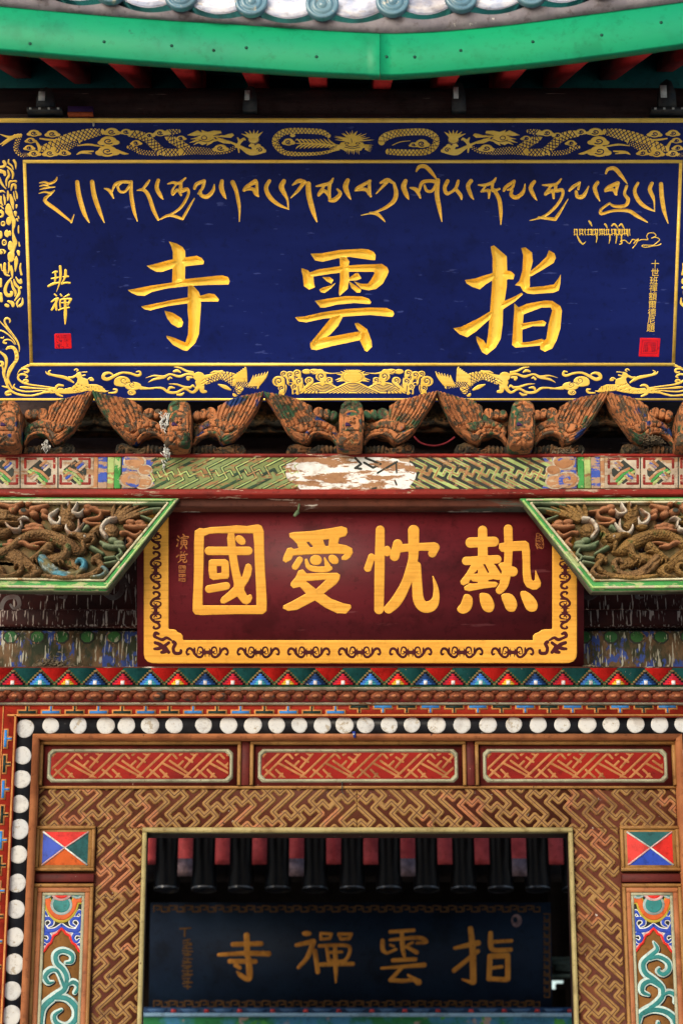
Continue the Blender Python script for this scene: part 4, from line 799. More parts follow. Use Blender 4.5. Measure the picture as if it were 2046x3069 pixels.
def rect_ops(pl, px0, py0, px1, py1):
    a, b = pl.uv(px0, (py0+py1)/2)[0], pl.uv(px1, (py0+py1)/2)[0]; c, d = pl.uv((px0+px1)/2, py1)[1], pl.uv((px0+px1)/2, py0)[1]
    return a, c, b, d
v0, v1 = BM.uv(1050, 1466)[1], BM.uv(1050, 1372)[1]
for (p0, p1, mats, fl) in ((450, 895, ('beam_olive', 'beam_green', 'beam_orange'), 1), (1225, 1655, ('beam_black', 'beam_lime', 'beam_orange'), -1)):
    a, b = BM.uv(p0, 1420)[0], BM.uv(p1, 1420)[0]
    relief('fret_ground', beam, BM, [(1, 'P', np.array([(a, v0), (b, v0), (b, v1), (a, v1)]), None)], M[mats[0]], h=.0006, g=.02, base=.0026)
    fr = fret(a, v0, b, v1, .0118, .0066 if fl < 0 else .0058, 2, 8, 28, fl)
    relief('fret_lines', beam, BM, fr, M[mats[1]], h=.002, g=.0022, base=.0032)
    fr2 = fret(a, v0, b, v1, .0118, .0024, 2, 8, 28, fl, .25)
    relief('fret_thin_lines', beam, BM, fr2, M[mats[2] if fl < 0 else 'beam_lime'], h=.001, g=.0022, base=.0052)  # thin lime and orange lines of the painted fret
tq = Tr(BM, 680, 1160, 2.24)
relief('peeling_patch', beam, BM, [tq.P([(392, 560), (400, 520), (450, 505), (480, 478), (560, 474), (1080, 474), (1160, 500), (1200, 505), (1240, 515), (1270, 560), (1262, 620), (1230, 660), (1180, 690), (560, 692), (490, 690), (470, 660), (410, 630)], 2)], M['beam_white'], h=.0012, g=.004, base=.0045)
relief('patch_fret', beam, BM, [tq.S([(860, 480), (900, 520), (860, 548), (900, 552)], 9, 1), tq.S([(930, 480), (1030, 520), (980, 545), (920, 510)], 9, 1), tq.S([(1010, 580), (1140, 505)], 8, 1), tq.S([(960, 690), (1000, 680)], 8, 1), tq.S([(1135, 520), (1138, 580)], 6, 1), tq.S([(1125, 630), (1138, 660)], 7, 1)], M['beam_black'], h=.0008, g=.0025, base=.0055)
def beam_end(mir):
    t = Tr(BM, 0, 1160, 2.24, mir); S = t.S
    def put(n, ops, m, b=.003): relief(n, beam, BM, ops, M[m], h=.0012, g=.0025, base=b)
    put('knot_ground', [t.P([(-260, 470), (630, 470), (630, 680), (-260, 680)])], 'beam_white2', .0024)
    for cx in (-220, 18, 268, 505):
        w = 105
        for (a, b) in (((-w+8, -88), (-28, -88)), ((28, -88), (w-8, -88)), ((-w+8, 78), (-28, 78)), ((28, 78), (w-8, 78))): put('knot_edge', [S([(cx+a[0], 572+a[1]), (cx+b[0], 572+b[1])], 9, 1)], 'beam_red', .004)
        put('knot_edge', [S([(cx-w+8, 572-88), (cx-w+8, 572-30)], 9, 1), S([(cx-w+8, 572+25), (cx-w+8, 650)], 9, 1), S([(cx+w-8, 484), (cx+w-8, 542)], 9, 1), S([(cx+w-8, 597), (cx+w-8, 650)], 9, 1)], 'beam_red', .004)
        put('knot_center', [t.P([(cx, 490), (cx+78, 555), (cx+75, 595), (cx, 655), (cx-78, 595), (cx-78, 555)])], 'beam_black', .0036)
        for k, mm in ((-26, 'beam_lime'), (0, 'beam_bright_green'), (24, 'beam_orange')): put('knot_band', [S([(cx-56+k*.7, 535-k*.4+24), (cx+k*.5, 590-k*.7), (cx+46+k*.5, 635-k*.7)], 9, 1)], mm, .0052)
        for k, mm in ((-26, 'beam_orange'), (0, 'beam_blue'), (24, 'beam_white2')): put('knot_band', [S([(cx+54+k*.5, 515+k*.6), (cx+20+k*.5, 545+k*.6)], 9, 1), S([(cx-25+k*.5, 590+k*.5), (cx-58+k*.5, 615+k*.6)], 9, 1)], mm, .0056)
    for x in (-100, 136, 390): put('stripe', [S([(x, 472), (x, 678)], 4, 1)], 'beam_black', .004)
    for (x0, x1, mm) in ((632, 660, 'beam_orange'), (662, 722, 'beam_blue'), (725, 768, 'beam_lime'), (770, 812, 'beam_bright_green'), (814, 822, 'beam_black')):
        put('stripe', [t.P([(x0, 470), (x1, 470), (x1-4, 682), (x0-4, 682)])], mm, .0034)
    put('cloud_ground', [t.P([(822, 470), (1050, 470), (1000, 560), (1050, 682), (818, 682)])], 'beam_blue', .0028)
    for (x, y, r) in ((905, 505, 78), (975, 560, 52), (880, 625, 80), (960, 640, 70)):
        put('cloud_edge', [t.E(x, y, r, r*.72)], 'beam_white2', .0038+r*1e-5); put('cloud', [t.E(x, y, r*.84, r*.58)], 'beam_orange', .0056+r*1e-5)
    put('cloud_curl', [S([(850, 650), (910, 665), (925, 620), (880, 600), (865, 620)], [8, 16, 14, 12, 8])], 'beam_blue', .0072); put('cloud_curl', [S([(850, 480), (900, 478), (940, 495)], [14, 12, 6])], 'beam_blue', .0072)
beam_end(None); beam_end(1046)

# ------------------------------------------------------------------ bird carvings on the beam
YC = -.40
BC = upright(YC)
back = MB(); back.box(-2.0, 2.0, -.05, .0, zz(1375, -.05)-.08, zz(1060, -.05)); 
o = back.build('backing_wall', M['dark_wood']); tagit(o, 'dark timber wall in shadow behind the bird carvings', 'wall')
m = MB(); m.box(-2, 2, -.22, -.12, zz(1285, -.22), zz(1236, -.22), bev=.02); o = m.build('inner_rail', M['carved_dark']); tagit(o, 'dark carved rail half hidden behind the wings', 'rail')
BACKPL = upright(-.222)
m = MB()
for k in range(-2, 3):
    px = 287+k*508 if k < 1 else 1305+(k-1)*508
bird_x = [35, 541, 1051, 1557, 2052]
labs = ['orange winged bird carving cut by the left edge, dark blue hollow in its breast', 'winged bird carving with white feathers caught on it, below the first gold character', 'orange winged bird carving above the peeling white patch', 'winged bird carving with a dark blue hollow, below the last gold character', 'winged bird carving cut by the right edge of the beam']
def bird(cx, lab, seed):
    z0 = zz(1366, YC); t = Tr(BC, cx-592/3.92, 1190, 3.92, None, 9.0, seed); x = BC.uv(cx, 1290)[0]
    root = thing('bird_carving', lab, 'carving', (x, YC, z0), 'bird carvings along the beam')
    for sd in (1, -1):
        tt = t if sd > 0 else Tr(BC, cx-592/3.92, 1190, 3.92, cx, 9.0, seed+.6)
        S, P = tt.S, tt.P
        warp = lambda U, V: .13*np.clip(np.abs(U-x)/.32, 0, 1.2)**1.5-.02
        prim = [P([(760, 360), (860, 300), (960, 250), (1030, 190), (1040, 115), (1150, 45), (1290, 8), (1420, -22), (1560, -52), (1588, -58), (1580, -20), (1500, 120), (1400, 280), (1330, 380), (1250, 460), (1150, 530), (1100, 542), (1060, 505), (1040, 470), (950, 455), (900, 440)])]
        gr = [S(p, 1.4) for p in ([(1040, 270), (1060, 190), (1100, 80)], [(1075, 280), (1120, 170), (1180, 45)], [(1110, 290), (1170, 170), (1250, 20)], [(1150, 298), (1220, 160), (1310, 0)], [(1190, 306), (1280, 150), (1375, -15)], [(1235, 330), (1330, 150), (1430, -30)], [(1270, 338), (1375, 150), (1475, -40)], [(1310, 342), (1425, 150), (1525, -50)], [(1345, 340), (1470, 140), (1560, -50)], [(1090, 440), (1250, 390), (1370, 260)], [(1120, 500), (1240, 430), (1330, 350)], [(1150, 310), (1240, 345), (1330, 350)])]
        w = relief('wing', root, BC, prim, M['carved'], h=.012, rise=.010, dome=True, g=.0023, base=.016, grooves=gr, gw=.0021, gd=.011, skirt=.055, warp=warp, drop=.33)
        def sub(n, ops, grv, h, base, m='carved'):
            relief(n, w, BC, ops, M[m], h=h, rise=h*.7, dome=True, g=.0023, base=base, grooves=grv, gw=.0019, gd=.009, skirt=.03, warp=warp, drop=.33)
        sub('back_feathers', [tt.E(790, 215, 58, 60), tt.E(865, 205, 56, 62), tt.E(960, 200, 72, 72)], [S([(820, 160), (835, 270)], 2), S([(905, 150), (905, 260)], 2), S([(955, 150), (960, 220)], 2)], .014, .006)
        sub('covert_row', [P([(745, 430), (790, 350), (880, 300), (960, 282), (1060, 290), (1150, 305), (1240, 345), (1170, 420), (1090, 400), (1000, 365), (900, 372), (820, 420), (770, 480)], 3)], [S(p, 2) for p in ([(850, 320), (890, 370)], [(930, 300), (940, 360)], [(1010, 295), (1030, 360)], [(1090, 310), (1090, 390)], [(1150, 320), (1110, 410)], [(800, 360), (830, 420)])], .012, .030)
        sub('covert_row', [P([(740, 540), (760, 470), (830, 405), (900, 375), (1000, 362), (1080, 390), (1150, 440), (1250, 400), (1330, 370), (1250, 455), (1150, 525), (1090, 500), (1060, 440), (950, 415), (860, 435), (800, 490)], 3)], [S(p, 2) for p in ([(800, 420), (830, 460)], [(850, 395), (870, 440)], [(910, 375), (920, 420)], [(980, 365), (985, 415)], [(1040, 375), (1040, 425)], [(1100, 500), (1180, 440), (1280, 400)], [(1110, 520), (1220, 460), (1310, 395)])], .011, .036)
        sub('lower_lip', [S([(750, 552), (800, 480), (870, 440), (950, 425), (1030, 440), (1080, 500)], [10, 16, 20, 20, 18, 12])], None, .012, .040)
        relief('claw_base', root, BC, [P([(735, 585), (980, 562), (1020, 592), (1100, 600), (1180, 562), (1260, 547), (1330, 572), (1358, 630), (1352, 692), (735, 692)])], M['carved_dark'], h=.03, rise=.03, dome=True, g=.0036, base=.01, grooves=[S([(q, 575), (q-8, 690)], 2.2) for q in (790, 840, 890, 940, 985)]+[tt.spiral(1268, 628, 62, 1.7, 200, 2.4, 1), S([(1020, 590), (1080, 640), (1180, 640)], 2.5), S([(1010, 650), (1090, 660), (1190, 690)], 2.2)], gw=.004, gd=.016, skirt=.06, drop=.33)
    t = Tr(BC, cx-592/3.92, 1190, 3.92, None, 3.0, seed); S, P = t.S, t.P; dk = dict(dome=True, drop=.30)
    b = relief('body', root, BC, [P([(462, 190), (478, 115), (515, 72), (580, 60), (680, 70), (725, 112), (742, 190), (742, 300), (738, 500), (725, 515), (470, 515), (455, 300)])], M['carved'], h=.020, rise=.022, g=.003, base=.100, skirt=.15, grooves=[S([(600, 85), (600, 160)], 2), S([(520, 150), (600, 120), (690, 150)], 2), S([(480, 230), (478, 380)], 2), S([(722, 230), (722, 380)], 2)], gw=.0028, gd=.012, **dk)
    relief('arch', b, BC, [S([(505, 425), (508, 270), (545, 212), (600, 195), (660, 212), (698, 270), (702, 425)], [15, 15, 17, 18, 17, 15, 15])], M['carved'], h=.012, rise=.012, g=.0026, base=.114, skirt=.02, **dk)
    relief('beak', b, BC, [P([(556, 268), (645, 265), (652, 300), (640, 350), (560, 350), (550, 300)])], M['carved' if seed in (1, 2) else 'ink'], h=.022 if seed in (1, 2) else .008, rise=.016, g=.0026, base=.112, skirt=.02, grooves=[S([(600, 285), (602, 345)], 2), S([(570, 300), (590, 306)], 3), S([(615, 306), (636, 300)], 3)], gw=.003, gd=.010, **dk)
    relief('beak_painted_hollow', b, BC, [P([(525, 318), (552, 318), (600, 358), (520, 362)])], M['ink'], h=.003, g=.003, base=.122, skirt=.02, drop=.30)  # raised ink patch paints the dark of a hollow; nothing is cut
    relief('chin_bar', b, BC, [P([(518, 376), (690, 374), (694, 428), (514, 430)])], M['carved'], h=.014, rise=.012, g=.0026, base=.114, skirt=.02, **dk)
    relief('collar', b, BC, [P([(478, 442), (728, 440), (732, 502), (474, 504)])], M['carved'], h=.016, rise=.012, g=.0026, base=.114, skirt=.03, grooves=[S([(q, 440), (q, 504)], 2) for q in (540, 606, 668)], gw=.0026, gd=.012, **dk)
    relief('breast_lobe', root, BC, [P([(428, 570), (448, 522), (500, 508), (580, 504), (690, 510), (722, 550), (724, 640), (700, 678), (640, 688), (500, 688), (445, 680), (430, 640)], 2)], M['carved'], h=.040, rise=.040, g=.003, base=.110, skirt=.09, grooves=[S([(480, 540), (530, 560), (560, 590), (600, 560), (660, 548)], 1.8), S([(520, 660), (560, 630), (590, 610), (620, 640), (680, 640)], 1.8), S([(470, 580), (540, 600)], 1.6), S([(580, 620), (582, 680)], 1.6)], gw=.0026, gd=.011, dome=True, drop=.06)
    return root
for i, (cx, lb) in enumerate(zip(bird_x, labs)): bird(cx, lb, i)
# scroll brackets behind the wing tips
for k, px in enumerate((287, 799, 1305, 1817)):
    t = Tr(BACKPL, px-100, 1190, 3.92); 
    relief('rear_scroll', bpy.data.objects['inner_rail'], BACKPL, [t.P([(140, 120), (260, 90), (390, 60), (520, 90), (640, 120), (640, 330), (520, 360), (390, 330), (260, 360), (140, 330)], 2)], M['carved_dark'], h=.02, rise=.02, dome=True, g=.004, base=.002, grooves=[t.spiral(300, 230, 70, 1.4, 0, 4, 1), t.spiral(480, 230, 70, 1.4, 180, 4, 1, -1)], gw=.006, gd=.014, skirt=.01)

# ------------------------------------------------------------------ recess behind the red plaque
YW = .06
M['drip_maroon'] = paint('dripped_maroon_boards', (.040, .009, .008), (.020, .007, .007), 7, .5, .2, rough=.7, bump=.3, speck=(.30, .26, .24), speck_amt=.46, speck_scale=60, speck_stretch=(1.8, 1, .2))
M['grey_scroll'] = paint('faded_grey_scroll', (.105, .095, .095), (.06, .03, .03), 10, rough=.8)
M['round_beam'] = paint('painted_round_beam', (.13, .075, .04), (.022, .030, .018), 11, .49, .12, stretch=(1.3, 1, .6), rough=.75, bump=.4, third=(.028, .055, .22), third_pos=.545, third_scale=22, speck=(.30, .30, .25), speck_amt=.44, speck_scale=60, speck_stretch=(1.8, 1, .2))
M['octagon'] = paint('octagon_green', (.035, .13, .035), (.02, .08, .03), 14, rough=.7, speck=(.3, .32, .25), speck_amt=.42, speck_scale=60, speck_stretch=(1.8, 1, .2))
rw = thing('recess_wall', 'maroon boards streaked with white drips behind the carved panels', 'wall', (0, YW, zz(1875, YW)))
m = MB(); m.box(-2, 2, YW, YW+.1, zz(1826, YW)+.001, zz(1440, YW)); m.build('board', M['drip_maroon'], rw)
m = MB(); m.box(-2, 2, YW-.03, YW+.1, zz(1876, YW-.03), zz(1826, YW-.03), bev=.008); m.build('board', M['drip_maroon'], rw)
RW = upright(YW)
for mir in (None, 1052):
    t = Tr(RW, 0, 1460, 2.24, mir); S = t.S
    relief('painted_scroll', rw, RW, [S([(60, 900), (10, 820), (40, 750), (110, 740), (130, 790), (100, 820), (70, 790)], [10, 14, 16, 16, 14, 12, 8]), S([(150, 690), (300, 720), (420, 690), (440, 740), (400, 740)], [8, 12, 14, 12, 6]), S([(690, 700), (760, 745), (820, 690), (800, 600), (720, 640), (740, 700)], [16, 18, 20, 16, 14, 12]), S([(820, 590), (860, 660), (885, 780)], [8, 12, 4])], M['grey_scroll'], h=.0006, g=.003)
YRB = -.02
rb = thing('round_beam', 'round beam with faded blue and green octagons behind the red plaque', 'beam', (0, YRB, zz(2010, YRB)))
zc = (zz(1878, YRB)+zz(2008, YRB))/2; rr = (zz(1878, YRB)-zz(2008, YRB))/2
v = []; f = []; n = 28
for x in (-2.0, 2.0):
    for k in range(n): a = math.tau*k/n; v.append((x, YRB+.07+rr*.45*math.copysign(abs(math.cos(a))**.7, math.cos(a)), zc+rr*math.sin(a)))
f = [(k, (k+1) % n, n+(k+1) % n, n+k)[::-1] for k in range(n)]
part('timber', rb, v, f, M['round_beam'], smooth=True)
RBP = upright(YRB+.07-rr*.45)
for mir in (None, 1046):
    t = Tr(RBP, 0, 1460, 2.24, mir)
    for x in (70, 250, 412, 585, 765):
        wv = lambda U, V: -(rr*.45)*(1-np.sqrt(np.clip(1-((V-zc)/rr)**2, .02, 1))**.7)
        relief('octagon', rb, RBP, [t.P([(x+56*math.cos(R(22.5+45*k)), 1003+54*math.sin(R(22.5+45*k))) for k in range(8)])], M['beam_black'], h=.0006, g=.004, base=.0016, warp=wv)
        relief('octagon', rb, RBP, [t.P([(x+44*math.cos(R(22.5+45*k)), 1003+42*math.sin(R(22.5+45*k))) for k in range(8)])], M['octagon'], h=.0006, g=.004, base=.003, warp=wv)

# ------------------------------------------------------------------ the red plaque
RP = leaning(2003, -.13, R(19))
red = thing('red_plaque', 'maroon plaque with gold scroll border and four large gold characters over the doorway', 'plaque', tuple(RP.O))
ra, rbq = RP.uv(411, 1900)[0], RP.uv(1749, 1900)[0]; rt_ = RP.uv(1050, 1506)[1]
P = [RP.w(u, v, h) for h in (0, -.04) for u, v in ((ra, 0), (rbq, 0), (rbq, rt_), (ra, rt_))]
part('board', red, P, [(0, 1, 2, 3), (0, 4, 5, 1), (1, 5, 6, 2), (2, 6, 7, 3), (3, 7, 4, 0), (7, 6, 5, 4)], M['red_lac'])
t = Tr(RP, 0, 0, 1)
def rp(u): return u
def border():
    o = [t.P([(431, 1530), (431, 1960), (434, 1974), (442, 1983), (455, 1988), (470, 1989), (1690, 1988), (1706, 1987), (1718, 1982), (1726, 1972), (1728, 1958), (1728, 1530), (1726, 1508), (434, 1508)])]
    o.append(t.P([(545, 1512), (534, 1524), (518, 1529), (505, 1532), (505, 1886), (517, 1886), (527, 1888), (532, 1895), (541, 1898), (548, 1906), (548, 1919), (1596, 1919), (1596, 1906), (1604, 1898), (1614, 1895), (1622, 1888), (1634, 1886), (1654, 1886), (1654, 1532), (1640, 1529), (1626, 1524), (1616, 1512)], 0, -1))
    return o
gb = relief('gold_border', red, RP, border(), M['gold_wood'], h=.0015, g=.004, base=.0005)
def scroll_unit(tt):                     # one scroll: hooked curls either side of a spiked waist, drawn upright, outer side at the left
    S = tt.S; o = []
    for sy in (1, -1):
        q = lambda L: [(a-400, sy*(b-1445)) for a, b in L]
        o += [S(q([(345, 930), (330, 885), (400, 860), (490, 890), (520, 960), (460, 1040), (350, 1090), (258, 1180), (250, 1260), (310, 1315), (400, 1340)]), [26, 36, 34, 40, 42, 44, 44, 40, 40, 38, 40]), S(q([(390, 1105), (530, 1085)]), [16, 28]),
              S(q([(330, 1160), (440, 1170), (540, 1200), (560, 1255), (520, 1310), (430, 1330)]), [8, 20, 26, 28, 30, 34]), S(q([(350, 1195), (350, 1245), (410, 1262), (440, 1225)]), [14, 18, 20, 12]),
              S(q([(400, 1340), (395, 1445)]), [70, 56]), S(q([(340, 1385), (245, 1390)]), [24, 5]), S(q([(470, 1370), (530, 1390)]), [22, 6])]
    return o
def put_scroll(px, py, mode):            # mode: left, right or bottom border
    class V(Tr):
        def pt(s_, p): return Tr.pt(s_, {'left': (p[0], p[1]), 'right': (-p[0], p[1]), 'bottom': (p[1]*1.12, -p[0])}[mode])
        def k(s_, p): return Tr.k(s_, (0, 0))
    relief('scroll_inlay', gb, RP, scroll_unit(V(RP, px, py, 10.6)), M['maroon_inlay'], h=.0008, g=.0014, base=.0022)
for x in (621, 774, 925, 1077, 1230, 1383, 1535): put_scroll(x, 1955, 'bottom')
for y in (1590, 1709, 1829): put_scroll(467, y, 'left'); put_scroll(1692, y, 'right')
for mir in (None, 1079.5):
    tt = Tr(RP, 400, 1760, 4.356, mir); S = tt.S
    relief('corner_inlay', gb, RP, [S([(330, 610), (290, 600), (275, 640), (320, 665), (380, 685), (430, 660), (490, 690)], [16, 24, 22, 18, 22, 20, 14]), S([(285, 725), (340, 745), (380, 780), (420, 830), (370, 850)], [22, 26, 30, 30, 22]), S([(275, 805), (330, 800), (400, 770), (460, 725)], [18, 24, 22, 20]), S([(420, 800), (460, 850)], [28, 22]), S([(520, 715), (545, 740), (520, 800), (540, 860), (610, 860), (620, 825)], [24, 24, 22, 22, 22, 18])], M['maroon_inlay'], h=.0008, g=.0017, base=.0022)
t = Tr(RP, 560, 1560, 6.031)
guo = [t.P([(140, 190), (230, 135), (300, 145), (430, 120), (750, 100), (900, 85), (1080, 100), (1200, 80), (1290, 70), (1350, 95), (1390, 190), (1395, 500), (1410, 900), (1430, 1200), (1445, 1500), (1440, 1640), (1370, 1695), (900, 1695), (250, 1712), (150, 1700), (105, 1640), (105, 1500), (125, 1100), (130, 700), (130, 400)]),
       t.P([(310, 285), (400, 245), (560, 232), (1195, 235), (1215, 400), (1225, 700), (1245, 1100), (1255, 1350), (1255, 1535), (285, 1535), (285, 1300), (300, 900), (305, 600)], 0, -1),
       t.P([(745, 230), (855, 230), (870, 300), (885, 470), (905, 640), (950, 900), (985, 1030), (1000, 1010), (1060, 800), (1110, 775), (1160, 800), (1180, 870), (1160, 990), (1110, 1100), (1040, 1200), (1040, 1260), (1090, 1360), (1140, 1335), (1170, 1345), (1185, 1400), (1150, 1480), (1080, 1525), (1010, 1500), (950, 1430), (910, 1375), (800, 1440), (680, 1505), (620, 1500), (600, 1450), (630, 1390), (740, 1300), (845, 1200), (850, 1140), (800, 900), (765, 680), (740, 480), (725, 320)]),
       t.S([(400, 550), (1110, 550)], 78), t.E(970, 355, 105, 72, 42), t.P([(395, 730), (440, 700), (700, 700), (755, 740), (765, 850), (765, 1010), (740, 1055), (620, 1060), (480, 1080), (410, 1040), (390, 900)]), t.P([(540, 825), (625, 825), (625, 945), (545, 955)], 0, -1), t.S([(400, 1240), (710, 1185)], 72)]
t = Tr(RP, 680, 1460, 2.24); S = t.S
ai = [t.P([(417, 310), (450, 302), (560, 295), (680, 278), (770, 262), (805, 275), (810, 305), (795, 330), (755, 340), (745, 380), (800, 390), (840, 410), (845, 440), (830, 470), (800, 492), (770, 488), (768, 470), (790, 450), (740, 448), (600, 450), (445, 460), (430, 490), (395, 508), (375, 495), (378, 470), (405, 410), (430, 405), (450, 415), (480, 410), (470, 380), (440, 350), (420, 335)]),
      t.P([(532, 370), (552, 368), (580, 400), (560, 405)], 0, -1), t.P([(645, 355), (685, 350), (680, 395), (660, 395)], 0, -1),
      S([(488, 488), (458, 535)], [22, 22]), t.E(597, 490, 40, 35), S([(532, 490), (548, 535), (600, 552), (665, 552), (695, 545)], [10, 17, 20, 20, 14]), S([(655, 475), (675, 530)], [5, 20]), t.E(715, 486, 38, 28, 40),
      t.P([(480, 560), (510, 552), (535, 580), (740, 575), (760, 590), (755, 620), (735, 650), (650, 715), (700, 750), (780, 780), (830, 790), (835, 810), (800, 850), (740, 848), (660, 810), (590, 762), (470, 825), (410, 832), (375, 815), (378, 795), (430, 770), (530, 715), (490, 670), (445, 680), (425, 660), (430, 640), (460, 605)]), t.P([(530, 632), (665, 622), (598, 685)], 0, -1)]
chen = [S([(1028, 288), (1024, 560), (1020, 822)], [30, 34, 32]), S([(945, 545), (970, 470)], [25, 24]), S([(970, 472), (1010, 480)], [20, 16]), t.E(1075, 430, 26, 36), S([(1125, 465), (1145, 382)], [32, 32]), S([(1150, 412), (1280, 402), (1388, 400)], [28, 26, 30]), S([(1395, 405), (1378, 445)], [32, 28]),
        S([(1252, 292), (1252, 450), (1240, 520), (1200, 650), (1140, 760), (1085, 818)], [38, 34, 32, 34, 38, 32]), S([(1270, 530), (1276, 650), (1285, 755), (1320, 803), (1370, 798), (1400, 755), (1402, 680), (1382, 600)], [32, 34, 37, 38, 38, 26, 17, 4])]
t = Tr(RP, 1360, 1560, 5.6); S = t.S
re_ = [S([(480, 165), (485, 620)], [78, 85]), S([(280, 372), (670, 355)], [88, 85]), S([(205, 680), (725, 652)], [72, 72]),
       t.P([(290, 740), (640, 710), (700, 760), (790, 900), (800, 930), (790, 1000), (740, 1070), (700, 1120), (500, 1145), (250, 1190), (180, 1170), (165, 1120), (220, 1080), (270, 1065), (230, 1060), (160, 1095), (115, 1070), (105, 1020), (150, 960), (210, 880)]),
       t.P([(335, 895), (400, 825), (400, 890)], 0, -1), t.P([(490, 735), (525, 735), (595, 880), (565, 880)], 0, -1), t.P([(280, 990), (310, 1025), (400, 1035), (400, 1055), (300, 1060), (245, 1050)], 0, -1), t.P([(575, 1005), (660, 985), (720, 1000), (775, 1000), (750, 1065), (700, 1030), (575, 1025)], 0, -1),
       S([(908, 140), (915, 450), (905, 700), (875, 900), (835, 1080), (765, 1175)], [74, 72, 70, 80, 75, 64]), t.P([(760, 385), (850, 370), (990, 350), (1200, 340), (1255, 380), (1275, 500), (1280, 800), (1300, 980), (1325, 1015), (1355, 1000), (1365, 820), (1400, 900), (1460, 1040), (1450, 1110), (1390, 1160), (1320, 1165), (1220, 1120), (1170, 1040), (1150, 900), (1150, 700), (1140, 510), (1000, 515), (800, 530), (750, 470)]),
       S([(900, 850), (985, 858)], [88, 85]), t.P([(740, 740), (790, 705), (860, 700), (960, 760), (830, 900), (812, 870)])]
dots = [[(180, 1240), (260, 1245), (310, 1310), (310, 1420), (260, 1520), (160, 1570), (80, 1540), (50, 1480), (110, 1400), (140, 1320)], [(430, 1230), (500, 1215), (590, 1240), (650, 1330), (680, 1430), (650, 1520), (580, 1545), (500, 1510), (450, 1420), (430, 1320)], [(790, 1260), (870, 1220), (970, 1240), (1040, 1330), (1060, 1430), (1020, 1520), (950, 1535), (880, 1500), (830, 1390)], [(1115, 1200), (1190, 1180), (1290, 1240), (1370, 1330), (1405, 1420), (1380, 1510), (1300, 1535), (1220, 1500), (1160, 1380), (1120, 1270)]]
re_ += [t.P(d, 2) for d in dots]
for g_ in (guo, ai, chen, re_): relief('character', red, RP, g_, M['gold_wood'], h=.0012, g=.002, base=.0003, rise=.0012)
t = Tr(RP, 430, 1570, 10.453); S = t.S
M['dim_gold'] = paint('dim_gold_script', (.34, .13, .035), (.26, .09, .03), 20, rough=.5, metal=.2)
relief('small_character', red, RP, [S([(1080, 380), (1110, 420)], [22, 26]), S([(1050, 490), (1090, 530)], [24, 28]), S([(1090, 600), (1050, 700)], [14, 30]), S([(1240, 330), (1280, 380)], [20, 26]), S([(1140, 470), (1200, 430), (1400, 400), (1390, 450)], [16, 18, 20, 16]), S([(1190, 480), (1350, 460)], 14), S([(1180, 540), (1180, 650)], 18), S([(1180, 545), (1350, 530), (1355, 650)], 18), S([(1190, 600), (1340, 590)], 12), S([(1180, 655), (1350, 645)], 14), S([(1270, 470), (1270, 650)], 14), S([(1230, 680), (1160, 780)], [24, 26]), S([(1300, 680), (1350, 770)], [22, 28])], M['dim_gold'], h=.001, g=.0014)
relief('small_character', red, RP, [S([(1160, 870), (1175, 930)], 12), S([(1200, 870), (1210, 920)], 10), S([(1300, 860), (1250, 930)], 12), S([(1040, 1040), (1100, 980)], [24, 16]), S([(1140, 980), (1370, 950), (1350, 980)], 14), S([(1160, 1010), (1150, 1130)], 16), S([(1160, 1010), (1300, 1000), (1300, 1120)], 16), S([(1170, 1060), (1290, 1055)], 12), S([(1160, 1130), (1300, 1120)], 14), S([(1170, 1150), (1080, 1220)], [18, 14]), S([(1250, 1140), (1250, 1200), (1340, 1200), (1360, 1130)], [16, 18, 20, 8])], M['dim_gold'], h=.001, g=.0014)
for y in (1310, 1580):
    relief('small_seal', red, RP, [S([(x, y+10), (x+random.uniform(-20, 20), y+random.uniform(60, 110))], 7) for x in range(1115, 1320, 34)]+[S([(1110, y+q), (1310, y+q+random.uniform(-15, 15))], 7) for q in (15, 80, 150, 215)]+[S([(x, y+130), (x+random.uniform(-25, 25), y+215)], 7) for x in range(1115, 1320, 38)]+[S([(1108, y), (1312, y), (1312, y+220), (1108, y+220), (1108, y)], 5, 1)], M['dim_gold'], h=.0007, g=.0012)
t = Tr(RP, 1360, 1560, 5.6); S = t.S
relief('small_seal', red, RP, [S([(1385, 220), (1420, 215), (1470, 260), (1495, 330), (1500, 460), (1440, 465), (1370, 420), (1385, 220)], 5, 2)]+[S([(x, y), (x+random.uniform(-8, 25), y+random.choice([-4, 24]))], 5, 1) for x in range(1385, 1490, 22) for y in range(250, 460, 26)], M['dim_gold'], h=.0007, g=.0012, label='narrow oval gold seal')

# ------------------------------------------------------------------ carved dragon panels hanging under the beam
YD = -.40
DP = upright(YD)
M['frame_green'] = paint('panel_frame_green', (.035, .20, .045), (.06, .27, .08), 7, .5, .2, under=(.30, .36, .17), peel=.20, peel_scale=16, stretch=(.5, 1, 1.2), rough=.6, bump=.25)
M['frame_lime'] = paint('panel_frame_lime', (.25, .42, .12), (.36, .45, .22), 9, under=(.42, .38, .26), peel=.26, peel_scale=14, rough=.65, bump=.25)
M['frame_cream'] = paint('panel_frame_cream', (.50, .48, .33), (.42, .36, .24), 9, under=(.3, .2, .1), peel=.18, peel_scale=14, rough=.7)
M['dragon_brown'] = paint('dragon_brown', (.205, .118, .050), (.14, .08, .036), 14, .5, .2, rough=.7, bump=.9, bump_scale=150, scales=2.2, scale_size=95, speck=(.4, .36, .26), speck_amt=.04, speck_scale=50, third=(.075, .09, .035), third_pos=.62, third_scale=12)
M['dragon_gold'] = paint('dragon_gilt_brown', (.24, .14, .045), (.16, .092, .034), 10, .5, .2, rough=.65, bump=.9, bump_scale=150, scales=2.2, scale_size=95, third=(.08, .10, .03), third_pos=.62, third_scale=12)
